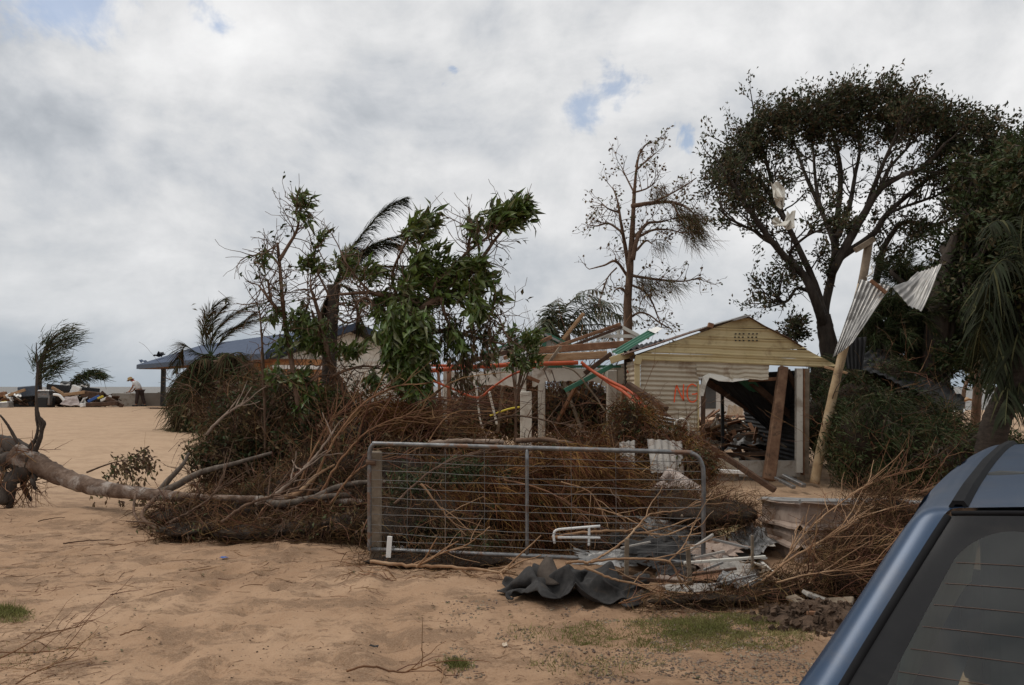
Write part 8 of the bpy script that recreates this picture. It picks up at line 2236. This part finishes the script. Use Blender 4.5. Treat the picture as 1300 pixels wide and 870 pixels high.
for arm in (la, ra):
    b = len(V_); V_ += [(arm[0], R_(.065)), (arm[1], R_(.05)), (arm[2], R_(.035)), (arm[2] + np.array([-.09, 0, -.03]), R_(.03, .02))]; E_ += [(1, b), (b, b + 1), (b + 1, b + 2), (b + 2, b + 3)]
for lg in (ll, rl):
    b = len(V_); V_ += [(lg[0], R_(.09)), (lg[1], R_(.065)), (lg[2], R_(.045)), (lg[3], R_(.04, .03))]; E_ += [(0, b), (b, b + 1), (b + 1, b + 2), (b + 2, b + 3)]
skin('body', V_, E_, SKIN, man)
for arm in (la, ra):
    for q in range(5):
        o0 = arm[2] + np.array([-.10, (q - 2) * .018, -.02 - .01 * (q % 2)])
        g = Geo(); g.tube(np.array([o0 + [.03, 0, .005], o0 + [-.03, 0, -.02], o0 + [-.06 + .01 * abs(q - 2), 0, -.05]]), [.010, .009, .007], 5); g.obj('finger', SKIN, man, smooth=True)
V2 = [(hip + (che - hip) * .02, R_(.185, .16)), (che, R_(.215, .18)), (nk + (che - nk) * .25, R_(.10))]; E2 = [(0, 1), (1, 2)]
for arm in (la, ra):
    b = len(V2); V2 += [(arm[0], R_(.095)), (arm[0] + (arm[1] - arm[0]) * .75, R_(.08))]; E2 += [(1, b), (b, b + 1)]
skin('shirt', V2, E2, M('white_shirt', [(.70, .69, .68), (.78, .77, .76)], 5, .8), man)
V3 = [(hip, R_(.18, .16))]; E3 = []
for lg in (ll, rl):
    b = len(V3); V3 += [(lg[0], R_(.125)), (lg[1], R_(.10)), (lg[2] + [0, 0, .04], R_(.085))]; E3 += [(0, b), (b, b + 1), (b + 1, b + 2)]
skin('trousers', V3, E3, M('dark_trousers', [(.045, .030, .027), (.065, .045, .040)], 5, .9), man)
for lg in (ll, rl):
    g = Geo(); g.box(lg[2] + np.array([-.07, 0, -.03]), (.30, .11, .09)); o = g.obj('shoe', BLACK, man); b = o.modifiers.new('round', 'BEVEL'); b.width = .03; b.segments = 2
HAT = M('tan_hat', [(.30, .20, .09), (.38, .26, .13)], 5, .9)
a = np.linspace(0, 2 * PI, 25)
tl_ = unit(np.array([-.35, 0, .9])); hx = unit(np.array([.9, 0, .35])); hy = np.array([0, 1.0, 0])
P = [[hd + tl_ * h_ + (hx * math.cos(x) + hy * math.sin(x)) * r_ for x in a] for h_, r_ in ((.00, .20), (.035, .125), (.12, .115), (.15, .08), (.155, .002))]
g = Geo(); g.grid(np.array(P), .01); g.obj('hat', HAT, man, smooth=True)
g = Geo(); g.tube(np.array([nk + [.03, 0, .03], nk + [-.03, -.05, -.03]]), .075, 8); g.obj('red_collar', M('red_cloth', [(.42, .05, .04), (.5, .07, .05)], 5, .8), man, smooth=True)
g = Geo()
for s_ in (-1, 1): g.tube(np.array([hd + [-.085, .035 * s_, -.035], hd + [-.10, .035 * s_, -.04]]), .012, 6)
e = g.obj('eyes', BLACK, man)
g = Geo(); g.tube(np.array([hd + [-.09, 0, -.05], hd + [-.125, 0, -.075]]), [.018, .014], 6); g.obj('nose', SKIN, man)
crumpled(at(162, 498.8, 45.9), (.3, .2, .08), 140, TIMBERD, 'small dark object on top of the low wall at the man’s hands', 'wall_debris', cat='debris')
crumpled(on_ground(203, 519), (1.0, .5, .12), 141, TIMBERD, 'dark flat scrap on the sand right of the man', 'sand_scrap', cat='scrap')

# ================================================================== distant debris pile at the far left
rng = np.random.default_rng(150)
YX = 43.5
def fplank(a, b, w, h, mat, lab, dy=0.0, cat='board', dy2=None):
    plank(at(*a, YX + dy), at(*b, YX + (dy if dy2 is None else dy2)), w, h, mat, lab, cat, name='debris_board')
def fsheet(a, b, c, d, ribs, mat, lab, dy=0.0, cr=.1):
    tag(corr(at(*a, YX + dy), at(*b, YX + dy), at(*c, YX + dy + .5), at(*d, YX + dy + .5), ribs, .03, cr, int(a[0] * 7 + a[1]), nv=8, thick=.03).obj('debris_sheet', mat), lab, 'metal sheet')
fsheet((76, 489), (111, 491.5), (77, 485.5), (110, 487.5), 4, ZINC, 'flat grey roof on top of the far debris pile', 1.6, .02)
fplank((79, 489.5), (111, 493), .6, .5, M('van_grey', [(.09, .095, .10), (.15, .155, .16)], 3, .6), 'grey box like hull under the flat roof of the far debris pile', 2.2, 'container')
fplank((60, 491), (126, 497), .16, .3, DARKROOF, 'long dark girder across the top of the far debris pile', .3, 'girder')
fplank((91, 494), (101, 498), .2, .5, WHITEC, 'small bright white panel at the centre of the far debris pile', -.2, 'panel')
fplank((66, 492), (80, 500), .12, .14, TIMBER, 'sloping tan board left of the white panel in the far pile', -.3)
fplank((78, 502), (108, 498), .15, .16, TIMBER, 'long tan board across the middle of the far debris pile', -.5)
fplank((5, 504), (32, 495), .12, .14, TIMBER, 'tan board slanting up at the left of the far debris pile', -.3)
fplank((-8, 503), (8, 500), .25, .25, TIMBERM, 'brown timber at the far left edge of the debris pile', -.2)
fsheet((6, 502), (15, 509), (12, 499), (18, 508), 2, WHITEC, 'white triangular sheet at the left of the far debris pile', -.6)
fsheet((17, 503), (27, 504), (18, 500), (26, 500), 2, WHITEC, 'white bent sheet beside the white triangular sheet', -.7)
fplank((24, 498), (48, 496), .3, .55, M('dull_blue', [(.06, .075, .10), (.09, .11, .14)], 3, .6), 'dark blue grey panel behind the root shoot in the far pile', .2, 'panel')
fplank((20, 509), (45, 507), .5, .9, DARKROOF, 'black hollow box at the left of the far debris pile', .5, 'box')
fplank((49, 505), (65, 505), .3, .8, GALV, 'silver appliance lying in the far debris pile', -.9, 'appliance')
fplank((49, 498), (66, 499), .1, .18, BLACK, 'black bar on the silver appliance in the far pile', -1.0, 'bar')
fplank((50, 511), (66, 512), .8, .7, BLACK, 'black box at the foot of the silver appliance', -.7, 'box')
g = Geo(); g.tube(spline([at(68, 501, YX - 1), at(75, 502, YX - 1), at(80, 507, YX - 1), at(82, 510, YX - 1)], 12), .07, 8); tag(g.obj('curved_rim', WHITEC, smooth=True), 'white curved rim arching in the far debris pile', 'rim')
fsheet((77, 515), (102, 515), (83, 505), (98, 503), 1, M('pink_grey', [(.33, .27, .25), (.40, .34, .31)], 2, .8), 'rounded pinkish grey slab in the middle of the far debris pile', -1.2, .3)
fsheet((102, 512), (104, 507), (108, 508), (112, 504), 1, WHITEC, 'small white sheet right of the pinkish slab', -1.0)
fplank((112, 510), (126, 503), .12, .14, BLUEP, 'blue wrapped bundle at the right of the far debris pile', -.8, 'bundle')
fplank((124, 506), (131, 503), .08, .1, YELLOW, 'small yellow piece on the blue bundle', -1.0, 'scrap')
fplank((128, 509), (141, 503), .12, .12, WHITEC, 'white stick leaning at the right of the far debris pile', -1.0, 'stick')
fplank((110, 514), (150, 512), .2, .2, TIMBERD, 'dark board along the foot of the far debris pile', -1.2)
fplank((135, 505), (156, 516), .15, .2, TIMBERD, 'dark board sloping down at the right end of the far debris pile', -1.1)
fplank((104, 500), (130, 503), .25, .35, TIMBERD, 'dark timber below the long girder in the far pile', -.4)
fplank((2, 512), (8, 511), .16, .16, YELLOW, 'small yellow block at the far left of the debris pile', -1.3, 'block')
fplank((-2, 515), (14, 514), .5, .35, ZINC, 'grey crumpled thing at the far left foot of the debris pile', -1.4, 'scrap')
fplank((103, 515), (107, 514), .3, .2, WHITEC, 'small white bag at the foot of the pinkish slab', -1.5, 'bag')
LXX = [(30, 508, 44.2, 1.9, .7, .45), (85, 506, 44.4, 1.6, .7, .5), (125, 509, 44.2, 1.2, .6, .35), (-10, 508, 44.2, 1.2, .6, .4)]
heap('rubble_heap', 'long heap of broken building rubble on the sand at far left', 'rubble', LXX, 151, [('rubble_pieces', TIMBERD, lambda g, r: rubble(g, r, LXX, 420, .06, .26)), ('brown_pieces', TIMBERM, lambda g, r: rubble(g, r, LXX, 160, .06, .28)), ('pale_pieces', WHITEP, lambda g, r: rubble(g, r, LXX, 90, .05, .22))], .75)
